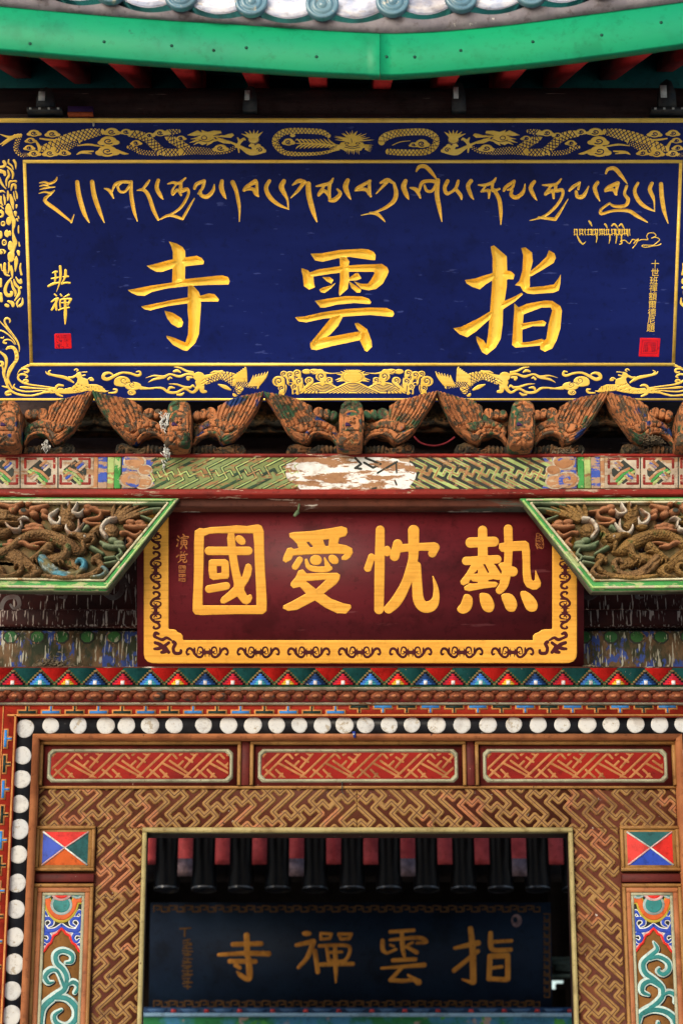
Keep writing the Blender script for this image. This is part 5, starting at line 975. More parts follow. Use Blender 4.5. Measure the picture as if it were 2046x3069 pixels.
M['cloud_orange'] = paint('cloud_orange', (.30, .135, .065), (.22, .10, .05), 10, .5, .2, rough=.75, bump=.4, third=(.045, .12, .05), third_pos=.64, third_scale=14)
M['cloud_green'] = paint('cloud_green', (.09, .135, .07), (.15, .18, .11), 10, .5, .2, rough=.75, bump=.4, third=(.03, .04, .14), third_pos=.66, third_scale=12)
M['wave_blue'] = paint('wave_turquoise', (.07, .24, .33), (.14, .12, .055), 9, .50, .08, rough=.65, bump=.5, under=(.30, .36, .35), peel=.14)
M['panel_back'] = paint('panel_back_brown', (.13, .082, .038), (.07, .068, .03), 14, .5, .15, rough=.8, bump=1.0, bump_scale=60)
M['chalk'] = paint('chalky_white', (.46, .42, .35), (.22, .12, .07), 18, .54, .12, rough=.8, bump=.5)
M['frame_edge'] = paint('panel_edge_dark', (.05, .045, .03), (.09, .10, .06), 10, rough=.8)
def dragon_panel(mir, lab, brown):
    t = Tr(DP, 0, 1480, 2.904, mir); S, P, E = t.S, t.P, t.E
    xw = DP.uv(300 if mir is None else 1800, 1770)
    root = thing('carved_panel', lab, 'panel', (xw[0], YD, xw[1]), 'carved dragon panels below the beam')
    def rl(n, ops, m, h=.03, b=.0, gr=None, gd=.008, gw=.003, rise=None, par=root, sk=.04): return relief(n, par, DP, ops, M[m], h=h, rise=rise or h*.9, dome=True, g=.0025, base=b, grooves=gr, gw=gw, gd=gd, skirt=sk, noise=.0)
    W = -330
    # frame: outer dark edge, green band, lime edges, cream inner line
    fr = [P([(W, 28), (1558, 44), (925, 850), (W, 835)]), P([(W-80, 84), (1470, 84), (912, 770), (W-80, 752)], 0, -1)]
    relief('frame', root, DP, [P([(W, 26), (1566, 42), (935, 862), (W, 848)]), P([(W-80, 84), (1470, 84), (912, 770), (W-80, 752)], 0, -1)], M['frame_edge'], h=.002, g=.004, base=.004, skirt=.035)
    relief('frame_band', root, DP, fr, M['frame_green'], h=.014, rise=.014, g=.003, base=.006, skirt=.008)
    relief('frame_edge', root, DP, [S([(W, 60), (1500, 66)], 7, 1)], M['frame_lime'], h=.004, g=.003, base=.019, skirt=.004)
    relief('frame_edge', root, DP, [S([(1528, 76), (925, 828)], 9, 1), S([(925, 826), (W, 812)], 11, 1)], M['frame_lime'], h=.004, g=.003, base=.019, skirt=.008)
    relief('inner_line', root, DP, [S([(W, 76), (1462, 90), (908, 762), (W, 744)], 9, 1)], M['frame_cream'], h=.005, g=.003, base=.016, skirt=.03)
    br = 'dragon_gold' if brown else 'dragon_brown'
    bd = rl('dragon_body', [S([(-120, 560), (20, 520), (100, 470), (180, 410), (270, 365), (390, 358), (500, 395), (590, 440), (670, 495), (740, 510)], [40, 46, 40, 42, 46, 50, 58, 60, 48, 22])], br, .045, .0, [S([(170, 360), (300, 322), (420, 318), (540, 355)], 2.5), S([(300, 440), (420, 430), (520, 480)], 2.5)]+[S([(x, y), (x+14, y+16), (x+4, y+34)], 1.6) for x, y in [(190+k*26+(j % 2)*13, 350+j*24+max(0, k-9)*11) for k in range(19) for j in range(4)]], .004, .0022)
    rl('dragon_leg', [S([(600, 480), (580, 540), (530, 580), (480, 600)], [40, 30, 26, 18]), S([(530, 585), (560, 615)], [16, 8]), S([(510, 590), (520, 630)], [14, 6]), S([(490, 575), (470, 590)], [14, 6])], br, .03, .02)
    rl('dragon_leg', [S([(430, 470), (370, 520), (320, 560), (280, 580)], [38, 28, 24, 16]), S([(320, 560), (330, 610)], [14, 6]), S([(300, 565), (290, 610)], [14, 6]), S([(350, 540), (420, 515), (460, 520)], [14, 10, 5])], br, .03, .02)
    hd = rl('dragon_head', [E(740, 400, 66, 40, 10), S([(700, 380), (640, 370), (600, 385)], [26, 18, 8]), S([(790, 385), (830, 400), (810, 440)], [24, 20, 12]), S([(730, 440), (740, 500)], [24, 14]), S([(820, 370), (850, 350), (860, 380)], [14, 12, 6]), S([(770, 470), (800, 460)], [16, 8])], br, .035, .025, [E(752, 402, 16, 12), S([(780, 430), (820, 420)], 3), S([(700, 430), (760, 440)], 3)], .008)
    rl('dragon_eye', [E(750, 402, 11, 11)], 'chalk', .012, .05, par=hd, sk=.01)
    # second head at the outer end
    rl('dragon_head', [E(30, 215, 66, 50, 10), S([(-60, 160), (10, 170), (80, 180)], [20, 26, 24]), S([(-80, 280), (0, 262), (110, 265), (190, 255)], [20, 20, 16, 8]), S([(-60, 340), (30, 355), (90, 330)], [40, 44, 24]), S([(100, 215), (160, 230), (200, 215)], [26, 22, 12])], br, .038, .015, [E(32, 212, 24, 22), S([(-40, 250), (90, 245), (190, 250)], 3), S([(60, 300), (30, 340)], 3)])
    rl('tusk', [S([(60, 275), (110, 325), (170, 330), (180, 305)], [8, 14, 14, 8]), S([(170, 250), (220, 225), (260, 240)], [8, 12, 4]), S([(190, 260), (195, 300)], [9, 5])], 'chalk', .02, .03)
    # tail disc, cream arc, feathered tail
    rl('tail_disc', [E(965, 330, 70, 62)], br, .04, .005, [t.spiral(975, 330, 52, 1.2, 0, 2, 1)], .004)
    rl('tail_arc', [S([(1010, 232), (950, 245), (905, 290), (895, 340), (930, 388)], [20, 22, 22, 22, 18])], 'chalk', .035, .022, [S([(940, 225), (965, 270)], 2), S([(895, 270), (935, 300)], 2), S([(880, 330), (925, 340)], 2)], .006)
    rl('tail_arc', [S([(800, 350), (850, 310), (880, 290)], [30, 34, 26])], br, .03, .0)
    for (p, r) in (([(985, 225), (990, 160), (1005, 95)], [18, 20, 3]), ([(1005, 225), (1040, 160), (1065, 105)], [18, 20, 3]), ([(1020, 225), (1085, 160), (1150, 105)], [16, 22, 3]), ([(1035, 235), (1120, 170), (1220, 108)], [16, 22, 3]), ([(1045, 240), (1150, 190), (1290, 120)], [15, 20, 3]), ([(1050, 250), (1180, 200), (1340, 150)], [13, 16, 3])):
        rl('tail_feather', [S(p, r)], br, .022, .018, [S(p, 1.6)], .005)
    rl('tail_feather', [S([(1170, 190), (1290, 150), (1400, 135)], [8, 16, 10]), S([(1230, 200), (1320, 235)], [10, 12]), S([(1160, 110), (1300, 95), (1440, 92)], [6, 16, 14])], 'cloud_green', .02, .01)
    # clouds
    for (ops, m_) in (([S([(-80, 120), (20, 105), (110, 120), (200, 90)], [16, 20, 20, 16]), E(110, 155, 34, 26), E(215, 168, 50, 32), E(250, 98, 28, 20), S([(280, 140), (340, 130), (420, 105)], [24, 24, 10]), E(300, 185, 40, 26), E(390, 165, 34, 26), S([(150, 130), (100, 170)], 20), S([(380, 200), (470, 230)], [20, 10])], 'cloud_orange'),
                      ([E(300, 285, 50, 26), E(250, 298, 36, 24), E(350, 295, 40, 22), S([(200, 330), (300, 320), (390, 320)], [10, 18, 8])], 'cloud_orange'),
                      ([E(770, 125, 40, 26), E(820, 140, 46, 24), E(755, 165, 36, 20), S([(840, 150), (880, 170), (860, 215), (740, 240), (780, 268), (880, 270)], [18, 16, 16, 16, 14, 10]), S([(880, 160), (960, 165)], [16, 8])], 'cloud_orange'),
                      ([E(1140, 255, 46, 24), E(1220, 262, 44, 26), S([(1090, 290), (1180, 300), (1280, 290)], [14, 22, 14]), S([(1060, 350), (1110, 345), (1180, 375), (1230, 340)], [20, 14, 16, 12]), S([(1120, 400), (1150, 430), (1110, 460)], [16, 18, 12]), E(1245, 275, 26, 22)], 'cloud_orange'),
                      ([E(985, 415, 44, 28), E(1040, 440, 46, 26), E(930, 465, 40, 20), S([(880, 430), (960, 470), (1080, 470)], [14, 24, 14]), S([(760, 300), (730, 330)], [24, 12])], 'cloud_green'),
                      ([S([(1040, 490), (1060, 530), (1020, 560), (1050, 600)], [12, 14, 12, 8]), S([(920, 570), (1000, 560)], [14, 14]), S([(900, 620), (1010, 600)], [10, 14]), S([(790, 470), (900, 530)], [22, 14])], 'cloud_green'),
                      ([S([(-60, 460), (100, 455), (200, 430), (270, 465), (340, 470)], [14, 18, 20, 18, 12]), E(100, 430, 34, 26), S([(270, 450), (350, 435), (420, 435)], [8, 12, 6])], 'cloud_orange')):
        rl('cloud', ops, m_, .024, .012, [t.spiral(o_[2][0, 0], 0, 0) for o_ in []] or None)
    relief('cloud_painted_hollow', root, DP, [E(215, 168, 26, 16)], M['beam_black'], h=.001, g=.003, base=.037)  # raised black disc paints a hollow's dark onto the cloud
    # paw with pale claws
    rl('paw', [E(590, 200, 70, 60), S([(560, 250), (620, 290)], [40, 40]), S([(545, 120), (560, 170)], [14, 30]), S([(610, 90), (610, 160)], [12, 24]), E(500, 300, 54, 26)], br, .035, .012, [S([(560, 180), (640, 190)], 3)])
    for p, r in (([(515, 150), (480, 180), (440, 210), (460, 260), (510, 280), (535, 240), (520, 215)], [8, 16, 16, 20, 18, 14, 6]), ([(680, 90), (660, 140), (640, 180), (700, 190), (735, 150)], [6, 14, 16, 14, 6]), ([(595, 260), (585, 320), (630, 365), (690, 330), (690, 240)], [8, 16, 18, 18, 6]), ([(735, 270), (700, 320)], [6, 14]), ([(605, 85), (600, 120)], [5, 10])):
        rl('claw', [S(p, r)], 'chalk', .03, .022)
    # waves
    rl('wave', [S([(-160, 470), (-20, 490), (110, 530), (210, 600), (330, 680)], [30, 46, 60, 60, 40])], br, .035, -.005, [S([(-60+k*6, 450+k*14), (80+k*4, 480+k*16), (200, 570+k*18), (310, 660+k*14)], 1.8) for k in range(6)], .010, .0032)
    wm = 'wave_blue' if not brown else 'dragon_brown'
    rl('wave', [S([(360, 560), (420, 640), (520, 700), (640, 710), (720, 660), (735, 600), (690, 580), (665, 610)], [44, 50, 44, 36, 30, 26, 22, 16])], wm, .036, .004, [S([(350+k*12, 580+k*8), (430+k*8, 660+k*9), (540, 712-k*12), (650, 716-k*12), (715-k*6, 660)], 1.8) for k in range(5)], .010, .0032)
    rl('wave', [S([(380, 725), (560, 742), (740, 728), (840, 690), (890, 640), (850, 590)], [18, 24, 24, 26, 30, 22]), S([(860, 560), (820, 580), (810, 600)], [34, 26, 18])], br if brown else 'dragon_brown', .03, .012, [S([(450, 735), (700, 735), (840, 700)], 2)], .006)
    rl('wave', [S([(800, 740), (880, 730), (930, 690), (900, 655), (875, 670)], [14, 18, 20, 16, 10])], wm, .028, .02)
    rl('wave', [S([(-60, 730), (80, 725), (170, 690), (190, 640), (150, 620), (130, 650)], [16, 20, 24, 24, 18, 10]), S([(220, 730), (290, 720), (320, 670), (285, 640), (255, 660)], [14, 24, 28, 24, 14]), S([(10, 660), (40, 700)], [30, 20])], br, .03, .01, [t.spiral(160, 660, 34, 1.2, 30, 2, 1), t.spiral(290, 670, 34, 1.2, 30, 2, 1)], .006)
    rl('wave', [S([(380, 560), (500, 560), (620, 600), (680, 650)], [26, 46, 40, 20])], br, .02, -.006, [S([(380, 540+k*18), (500, 545+k*18), (620, 590+k*12)], 1.6) for k in range(4)], .005, .0024)
    # back of the fretwork
    rl('back_board', [P([(W, 70), (1180, 80), (1120, 300), (1000, 520), (880, 720), (860, 765), (W, 755)]), E(470, 470, 60, 30, 20, -1), E(850, 520, 70, 36, 25, -1), E(330, 220, 60, 26, 30, -1), E(720, 220, 46, 40, 0, -1), E(560, 640, 50, 20, 0, -1), E(110, 300, 40, 20, 0, -1), E(980, 620, 60, 60, 0, -1), E(1070, 200, 50, 40, 0, -1), E(930, 200, 40, 50, 0, -1)], 'panel_back', .004, -.014, sk=.006)
    rl('back_web', [S([(-160, 390), (100, 380), (240, 420)], 30), S([(380, 240), (470, 330), (560, 400)], 26), S([(640, 300), (760, 300), (860, 300)], 20), S([(740, 520), (860, 460), (960, 470)], [30, 22, 16]), S([(400, 120), (520, 120), (700, 110)], 16), S([(-150, 130), (-150, 700)], 50), S([(0, 600), (300, 620)], 40), S([(840, 560), (920, 520)], 14), S([(1000, 190), (1160, 240)], 20)], 'dragon_brown', .01, -.02, sk=.01)
    return root
dragon_panel(None, 'green framed carved panel with dragon over turquoise waves, left of the red plaque', False)
dragon_panel(1046.5, 'green framed carved panel with gilt brown dragon, right of the red plaque', True)

# ------------------------------------------------------------------ stepped cornice over the doorway
C_RED, C_BLUE, C_CYAN = (.52, .016, .012), (.035, .14, .46), (.05, .28, .34)
for n_, c_ in (('c_red', C_RED), ('c_blue', C_BLUE), ('c_cyan', C_CYAN), ('c_crimson', (.38, .012, .03)), ('c_navy', (.010, .035, .12)), ('c_yellow', (.55, .36, .03)), ('c_black', (.006, .006, .007)), ('c_khaki', (.16, .105, .045)),
               ('c_teal', (.012, .085, .085)), ('c_green', (.010, .125, .055)), ('c_pearl', (.62, .60, .62))):
    M[n_] = paint(n_, c_, tuple(x*.72 for x in c_), 26, .55, .2, rough=.5, bump=.12, speck=(.34, .31, .24), speck_amt=.045, speck_scale=70)
YS = -.155
sx = lambda px: xx(px, 2030, YS)
sc_ = 1/787*(YS-CAM[1])/7.81*1.012
z0c, z1c = zz(2056, YS), zz(2003, YS)
corn = thing('stepped_cornice', 'cornice strip of stepped red and blue pyramid motifs above the doorway', 'cornice', (0, YS, z0c))
m = MB(); m.box(-2, 2, YS+.001, YS+.2, z0c, z1c, bev=.0); m.build('strip', M['c_green'], corn)
m = MB(); m.box(-2, 2, YS+.001-.004, YS+.195, z1c+.0003, z1c+.005); m.build('top_edge', M['ledge'], corn)
PER = 82*sc_; Hc = z1c-z0c
def step_motif(mats3):
    m = MB(); n = 7; rh = Hc*.86/n; px = PER/2
    for lay, (inset, dep, top) in enumerate(((0, .003, n), (.17, .006, n-1), (.36, .0095, n-1), (.62, .0125, 3))):
        for k in range(top):
            hw = px*(1-k/n)*1.02-inset*px*.9
            if lay == 3: hw = px*.42*(1-k/3.4)
            if hw <= .004: continue
            m.box(-hw, hw, -dep, .0, Hc*.03+k*rh*(1 if lay < 3 else .8), Hc*.03+(k+1)*rh*(1 if lay < 3 else .8)-.0002*(3-lay), lay)
    w = .0065; m.box(-w, w, -.016, 0, Hc*.03, Hc*.03+.014, 4)
    by = {}; mm = {}
    for f_, q in zip(m.f, m.m): by.setdefault(len(f_), []).append(f_); mm.setdefault(len(f_), []).append(q)
    me = np_mesh('pyramid_motif', m.v, [by[4]], False, mm[4])
    for q in ('c_khaki', 'c_black', *mats3, 'c_pearl'): me.materials.append(M[q])
    return me
kinds = [step_motif(('c_crimson', 'c_red')), step_motif(('c_blue', 'c_cyan')), step_motif(('c_red', 'c_yellow')), step_motif(('c_navy', 'c_blue'))]
gm = {}
for q in ('c_red', 'c_teal'):
    me = np_mesh('hanging_triangle', [(-PER*.5, -.0024, Hc), (PER*.5, -.0024, Hc), (0, -.0024, Hc*.22), (-PER*.5, 0, Hc), (PER*.5, 0, Hc), (0, 0, Hc*.22)], [[(0, 2, 1)], [(0, 3, 5, 2), (2, 5, 4, 1)]]); me.materials.append(M[q]); gm[q] = me
for k in range(-2, 28):
    px = 39.5+k*82.3; x = sx(px)
    link('pyramid_motif', kinds[k % 4], None, corn, (x, 0, 0)); link('hanging_triangle', gm['c_red' if (k % 2) else 'c_teal'], None, corn, (sx(px+41), 0, 0))

# ------------------------------------------------------------------ lotus moulding
M['cream_line'] = paint('pale_grey_line', (.33, .31, .24), (.24, .22, .17), 9, under=(.16, .08, .04), peel=.10, peel_scale=18, stretch=(.5, 1, 1), rough=.7)
M['lotus'] = paint('lotus_brown', (.20, .062, .028), (.12, .035, .02), 14, .5, .2, rough=.45, bump=.4, bump_scale=80, third=(.05, .035, .03), third_pos=.62, third_scale=10, speck=(.4, .2, .12), speck_amt=.03)
M['lotus_red'] = paint('lotus_red', (.17, .018, .014), (.10, .012, .012), 14, rough=.6)
YL = -.125
lot = thing('lotus_moulding', 'carved brown lotus petal moulding between two pale lines', 'moulding', (0, YL, zz(2100, YL)))
m = MB(); m.box(-2, 2, YL-.022, YL+.2, zz(2065, YL-.022), z0c-.0005, bev=.003); m.build('upper_line', M['cream_line'], lot)
zl0, zl1 = zz(2099, YL), zz(2066, YL)
m = MB(); m.box(-2, 2, YL+.012, YL+.2, zl0-.002, zl1+.004); m.build('ground', M['lotus_red'], lot)
YK = -.085
m = MB(); m.box(-2, 2, YK-.020, YK+.2, zz(2110, YK-.020), zl0-.0025, bev=.003); m.build('lower_line', M['cream_line'], lot)
def bulb(w, h, d, n=12, k=6, tip=0.0):
    v = []; f = []
    for i in range(k+1):
        a = math.pi/2*i/k
        for j in range(n):
            t = math.tau*j/n; r = math.cos(a); x = w*r*math.cos(t); z = h*r*math.sin(t)
            if math.sin(t) > .7: z += tip*r
            v.append((x, -d*math.sin(a)*(1+.25*math.cos(2*t)*r), z))
    for i in range(k):
        for j in range(n): f.append((i*n+j, (i+1)*n+j, (i+1)*n+(j+1) % n, i*n+(j+1) % n)[::-1])
    return np_mesh('lotus_petal', v, [f], True)
hL = (zl1-zl0); pm = bulb(.0285, hL*.42, .022, tip=.006); pm.materials.append(M['lotus']); bm_ = bulb(.017, hL*.26, .022); bm_.materials.append(M['lotus'])
M['lotus_boss'] = paint('lotus_boss_orange', (.42, .16, .07), (.30, .10, .04), 20, rough=.35, spec=.5)
im_ = bulb(.011, hL*.15, .010); im_.materials.append(M['lotus_boss'])
x = -1.42; i = 0
while x < 1.42:
    sxx = random.uniform(.88, 1.1); p_ = link('lotus_petal', pm, None, lot, (x, .012, hL*.40)); p_.scale = (sxx, 1, random.uniform(.93, 1.05)); p_.rotation_euler = (0, R(random.uniform(-4, 4)), 0)
    c_ = link('petal_boss', im_, None, p_, (random.uniform(-.002, .002), -.024, -.002)); 
    q_ = link('lotus_bud', bm_, None, lot, (x+.029, .012, hL*.80)); q_.scale = (random.uniform(.9, 1.1), 1, 1)
    x += .0575*random.uniform(.96, 1.04)

# ------------------------------------------------------------------ door surround
M['fret_ground'] = paint('fret_ground_maroon', (.075, .020, .012), (.10, .032, .016), 6, .55, .15, rough=.6, bump=.2, speck=(.35, .3, .25), speck_amt=.03, speck_scale=60)
M['fret_line'] = paint('fret_ochre', (.20, .108, .034), (.25, .14, .046), 9, .5, .2, rough=.55, bump=.35, bump_scale=90, third=(.30, .115, .05), third_pos=.60, third_scale=7, speck=(.05, .02, .012), speck_amt=.12, speck_scale=45)
M['fret_inner'] = paint('fret_dark_line', (.07, .026, .012), rough=.6)
M['strip_brown'] = paint('orange_brown_strip', (.30, .115, .045), (.22, .075, .03), 8, .5, .2, rough=.55, bump=.2, speck=(.08, .03, .02), speck_amt=.06)
M['gilt_brown'] = paint('gilt_brown_frame', (.27, .145, .045), (.19, .09, .028), 8, .5, .2, rough=.5, bump=.2, speck=(.08, .04, .02), speck_amt=.06)
M['gilt_pale'] = paint('pale_gilt_trim', (.31, .26, .115), (.23, .185, .08), 12, .5, .2, rough=.5, bump=.2, speck=(.12, .08, .03), speck_amt=.10)
M['panel_red'] = paint('vermilion_panel', (.22, .009, .005), (.12, .006, .005), 4, .5, .2, stretch=(.5, 1, 2.5), rough=.5, bump=.12, spec=.06)
M['panel_line'] = paint('panel_orange_line', (.34, .145, .05), (.26, .10, .032), 12, rough=.55, bump=.2)
M['sage'] = paint('sage_frame', (.31, .31, .215), (.22, .22, .15), 10, .5, .2, rough=.6, bump=.2, speck=(.12, .07, .04), speck_amt=.08)
M['dot_black'] = paint('black_band', (.006, .0065, .009), (.012, .013, .016), 9, rough=.4, bump=.15, speck=(.12, .12, .12), speck_amt=.02)
M['dot_white'] = paint('chalk_white_disc', (.46, .455, .43), (.40, .415, .425), 9, .5, .25, rough=.65, bump=.3, bump_scale=40, under=(.30, .27, .22), peel=.10, peel_scale=24, dirt=.3, dirt_scale=9)
M['key_ground'] = paint('key_red', (.26, .02, .010), (.19, .016, .009), 9, rough=.55, bump=.15, spec=.08)
M['key_orange'] = paint('key_orange', (.46, .20, .06), (.38, .155, .05), 14, rough=.55)
M['key_blue'] = paint('key_blue', (.03, .15, .42), (.04, .2, .5), 14, rough=.5)
M['key_dark'] = paint('key_dark_green', (.007, .022, .02), rough=.5)
YR = 2200
Yd, Yb_, Yw = -.06, -.065, 0.0
X = lambda px, Y, py=2200: xx(px, py, Y)
ka, kb, kc, kd = X(3, YK), X(47, YK), X(98, Yd), X(116, Yb_)
kaR, kbR, kcR, kdR = [-q+.002 for q in (ka, kb, kc, kd)]
door = thing('door_surround', 'painted door surround with white dots, red panels and ochre fretwork', 'doorway', (0, 0, 0))
zT = zz(2110, YK)-.0005; zk = zz(2147, YK); zd = zz(2200, Yd); zs_ = zz(2214, Yb_)
def frame(name, x0, x1, x0i, x1i, zt, zti, zb_, y0, y1, mat, bev=.0):   # three boards meeting in mitres: left post, head, right post
    for nm, pts in ((name, [(x0, zt), (x0i, zti), (x0i, zb_), (x0, zb_)]), (name, [(x0, zt), (x1, zt), (x1i, zti), (x0i, zti)]), (name, [(x1, zt), (x1, zb_), (x1i, zb_), (x1i, zti)])):
        m = MB(); m.prism(pts, y0, y1); m.build(nm, M[mat], door)
frame('key_board', ka-.01, kaR+.01, kb, kbR, zT, zk, 0, YK, .12, 'key_ground')
frame('dot_board', kb+.0005, kbR-.0005, kc, kcR, zk-.0005, zd, 0, Yd, .12, 'dot_black')
frame('edge_strip', kc+.0005, kcR-.0005, kd, kdR, zd-.0005, zs_, 0, Yb_, .12, 'strip_brown')
# thin lines along the key board
def hstrip(name, x0, x1, z0, z1, y0, y1, mat, bev=.0, par=door):
    m = MB(); m.box(x0, x1, y0, y1, z0, z1, bev=bev); return m.build(name, M[mat], par)
hk = zT-zk
for fz, w in ((.08, .004), (.93, .007)):
    hstrip('key_line', ka+.02, kaR-.02, zT-hk*fz-w/2, zT-hk*fz+w/2, YK-.003, YK, 'key_orange')
for s_ in (1, -1):
    for fz, w in ((.08, .004), (.93, .007)):
        xc = (ka+(kb-ka)*fz) if s_ > 0 else (kaR+(kbR-kaR)*fz)
        hstrip('key_line', xc-w/2, xc+w/2, .02, zT-hk*fz, YK-.003, YK, 'key_orange')
def key_piece(col, outline):
    bw, bh, st = .0315, .0058, .0058; hh = hk*.60; e = .0055 if outline else 0; m = MB(); d = .0035 if outline else .006
    m.box(-bw-e, bw+e, -d, .001, -hh/2-e*.6, -hh/2+bh*1.6+e); m.box(-st/2-e, st/2+e, -d+.0002, .001, -hh/2+bh*1.6, hh/2+e*.2)
    by = [f for f in m.f]; me = np_mesh('key_motif', m.v, [by]); me.materials.append(M[col]); return me
kmesh = {c: key_piece(c, c == 'key_orange') for c in ('key_blue', 'key_dark', 'key_orange')}
zkc = (zT+zk)/2-hk*.0
def put_key(x, z, rot, i):
    o_ = link('key_outline', kmesh['key_orange'], None, door, (x, YK, z)); o_.rotation_euler = (0, R(rot), 0)
    c_ = link('key_motif', kmesh['key_blue' if i % 2 else 'key_dark'], None, o_, (0, 0, 0))
i = 0
for px in range(82, 2060, 71):
    flip = px > 1060; put_key(X(px, YK, 2128), zkc+(.003 if flip else 0), 180 if flip else 0, i); i += 1
for s_ in (1, -1):
    i = 1
    for py in range(2215, 3150, 76):
        put_key((ka+kb)/2*s_+(0 if s_ > 0 else .002), zz(py, YK), 90 if s_ > 0 else -90, i); i += 1
# white discs
n = 28; v = []; f4 = []
for r_, y_ in ((.0, -.0042), (.022, -.0042), (.0295, -.0038), (.0318, -.0012), (.0318, .001)):
    v += [(r_*math.cos(math.tau*k/n), y_, r_*math.sin(math.tau*k/n)) for k in range(n)]
for a in range(4): f4 += [(a*n+k, (a+1)*n+k, (a+1)*n+(k+1) % n, a*n+(k+1) % n) for k in range(n)]
DMS = []
for q_ in range(5):
    ph = [random.uniform(0, 6) for _ in range(4)]
    vv = [(x_*(1+.022*math.sin(2*math.atan2(z_, x_)+ph[0])+.014*math.sin(3*math.atan2(z_, x_)+ph[1])+.010*math.sin(5*math.atan2(z_, x_)+ph[2])), y_*.7, z_*(1+.022*math.sin(2*math.atan2(z_, x_)+ph[0])+.014*math.sin(3*math.atan2(z_, x_)+ph[1])+.010*math.sin(7*math.atan2(z_, x_)+ph[3]))) for x_, y_, z_ in v]
    dm = np_mesh('white_disc', vv, [f4]); dm.materials.append(M['dot_white']); DMS.append(dm)
def disc(px, py, s=1.0):
    p = at(px, py, Yd); o_ = link('white_disc', random.choice(DMS), None, door, tuple(p)); o_.rotation_euler = (0, random.uniform(0, 6), 0); k = s*random.uniform(.94, 1.06); o_.scale = (k, 1, k*random.uniform(.97, 1.03))
for px in (152, 235, 317, 379, 450, 522, 610, 685, 758, 829, 897, 966, 1032, 1095, 1166, 1234, 1308, 1384, 1462, 1539, 1612, 1684, 1759, 1831, 1904, 1976, 2045): disc(px, 2173.5-(px-1000)*.002)
for i, (px, py) in enumerate(((75, 2184), (67, 2265), (64, 2336), (59, 2411), (57, 2486), (54, 2562), (50, 2648), (47, 2726), (43, 2810), (42, 2891), (36, 2971), (33, 3045), (30, 3125))):
    disc(px, py, 1.10)
    if i: disc(2*1069-px, py, 1.10)
# wall field: jambs and head behind panels and fret
WD = upright(-.004)
dl, dr = xx(430, 2490, 0), xx(1712, 2490, 0); dtop = zz(2487, 0)
m = MB(); m.box(kd, dl, 0, .2, 0, zs_-.0005); m.build('wall_board', M['fret_ground'], door)
m = MB(); m.box(dr, kdR, 0, .2, 0, zs_-.0005); m.build('wall_board', M['fret_ground'], door)
m = MB(); m.box(dl+.0005, dr-.0005, 0, .2, dtop, zs_-.0005); m.build('wall_board', M['fret_ground'], door)
# gilt trim round the opening
tw = .014
for (a, b, c, d) in ((dl-.002, dr+.002, dtop-tw, dtop+.004), (dl-.002, dl+tw, 0, dtop-tw-.0003), (dr-tw, dr+.002, 0, dtop-tw-.0003)): hstrip('gilt_trim', a, b, c, d, -.03, .012, 'gilt_pale', .005)
# ochre fretwork, head and jambs
W0 = upright(0.0)
zf1, zf0 = zz(2360, 0), dtop+.004
xl_in, xr_in = xx(287, 2600, 0), xx(1856, 2600, 0)
UN = .0160
def fretwork(u0, v0, u1, v1, flip=1):
    ops = fret(u0, v0, u1, v1, UN, .0103, 2, 6, 43, flip, center=(.1*flip, 2.9))
    relief('fretwork', door, W0, ops, M['fret_line'], h=.005, rise=.003, g=.0022, base=.0004)
    ops2 = fret(u0, v0, u1, v1, UN, .0016, 2, 6, 43, flip, .04, center=(.1*flip, 2.9))
    relief('fretwork_line', door, W0, ops2, M['fret_inner'], h=.0004, g=.0018, base=.0055)
fretwork(kd+.001, zf0+.001, -.0005, zf1); fretwork(0, zf0+.001, kdR-.001, zf1, -1)
fretwork(xl_in, 2.0, dl-.003, zf0); fretwork(dr+.003, 2.0, xr_in, zf0, -1)
# three red panels
zp1, zp0 = zs_-.001, zz(2358, 0)
hstrip('rail', kd+.0005, kdR-.0005, zp0-.010, zp0, -.016, .0, 'gilt_brown', .004)
def rpan(px0, px1):
    x0, x1 = xx(px0, 2280, -.02), xx(px1, 2280, -.02); f = .013
    root = door
    for (a, b, c, d) in ((x0, x1, zp1-f, zp1), (x0, x0+f, zp0+.0005, zp1-f-.0002), (x1-f, x1, zp0+.0005, zp1-f-.0002)): hstrip('panel_frame', a, b, c, d, -.032, 0, 'gilt_brown', .004)
    hstrip('panel_field', x0+f+.0003, x1-f-.0003, zp0+.0007, zp1-f-.0003, -.010, 0, 'maroon')
    PF = upright(-.010); i0, i1 = x0+f+.016, x1-f-.016; j0, j1 = zp0+.013, zp1-f-.014; c = .016
    def octo(q): return np.array([(i0+q+c, j0+q), (i1-q-c, j0+q), (i1-q, j0+q+c), (i1-q, j1-q-c), (i1-q-c, j1-q), (i0+q+c, j1-q), (i0+q, j1-q-c), (i0+q, j0+q+c)])
    relief('panel_border', door, PF, [(1, 'P', octo(0), None), (-1, 'P', octo(.013), None)], M['sage'], h=.010, rise=.006, g=.0028, base=.0004)
    p_ = relief('red_panel', door, PF, [(1, 'P', octo(.013), None)], M['panel_red'], h=.0006, g=.012, base=.001)
    tq_ = Tr(PF, px0-749+680, 1980, 2.24); ops = []
    for k_ in range(-1, 6):
        for L_ in ([(228, 800), (430, 602)], [(262, 735), (322, 785)], [(345, 690), (535, 792)], [(395, 675), (515, 758)], [(490, 792), (690, 602)], [(455, 705), (482, 678)], [(495, 720), (600, 598)], [(500, 652), (545, 682)], [(402, 615), (440, 658)], [(462, 636), (505, 602)], [(505, 602), (552, 634)], [(330, 735), (388, 792)], [(348, 792), (372, 762)]):
            ops.append(tq_.S([(x_+k_*318, y_) for x_, y_ in L_], 8, 1))
    ops = clip_ops(ops, i0+.017, j0+.017, i1-.017, j1-.017)
    relief('panel_lines', p_, PF, ops, M['panel_line'], h=.0016, rise=.002, g=.0022, base=.0016)
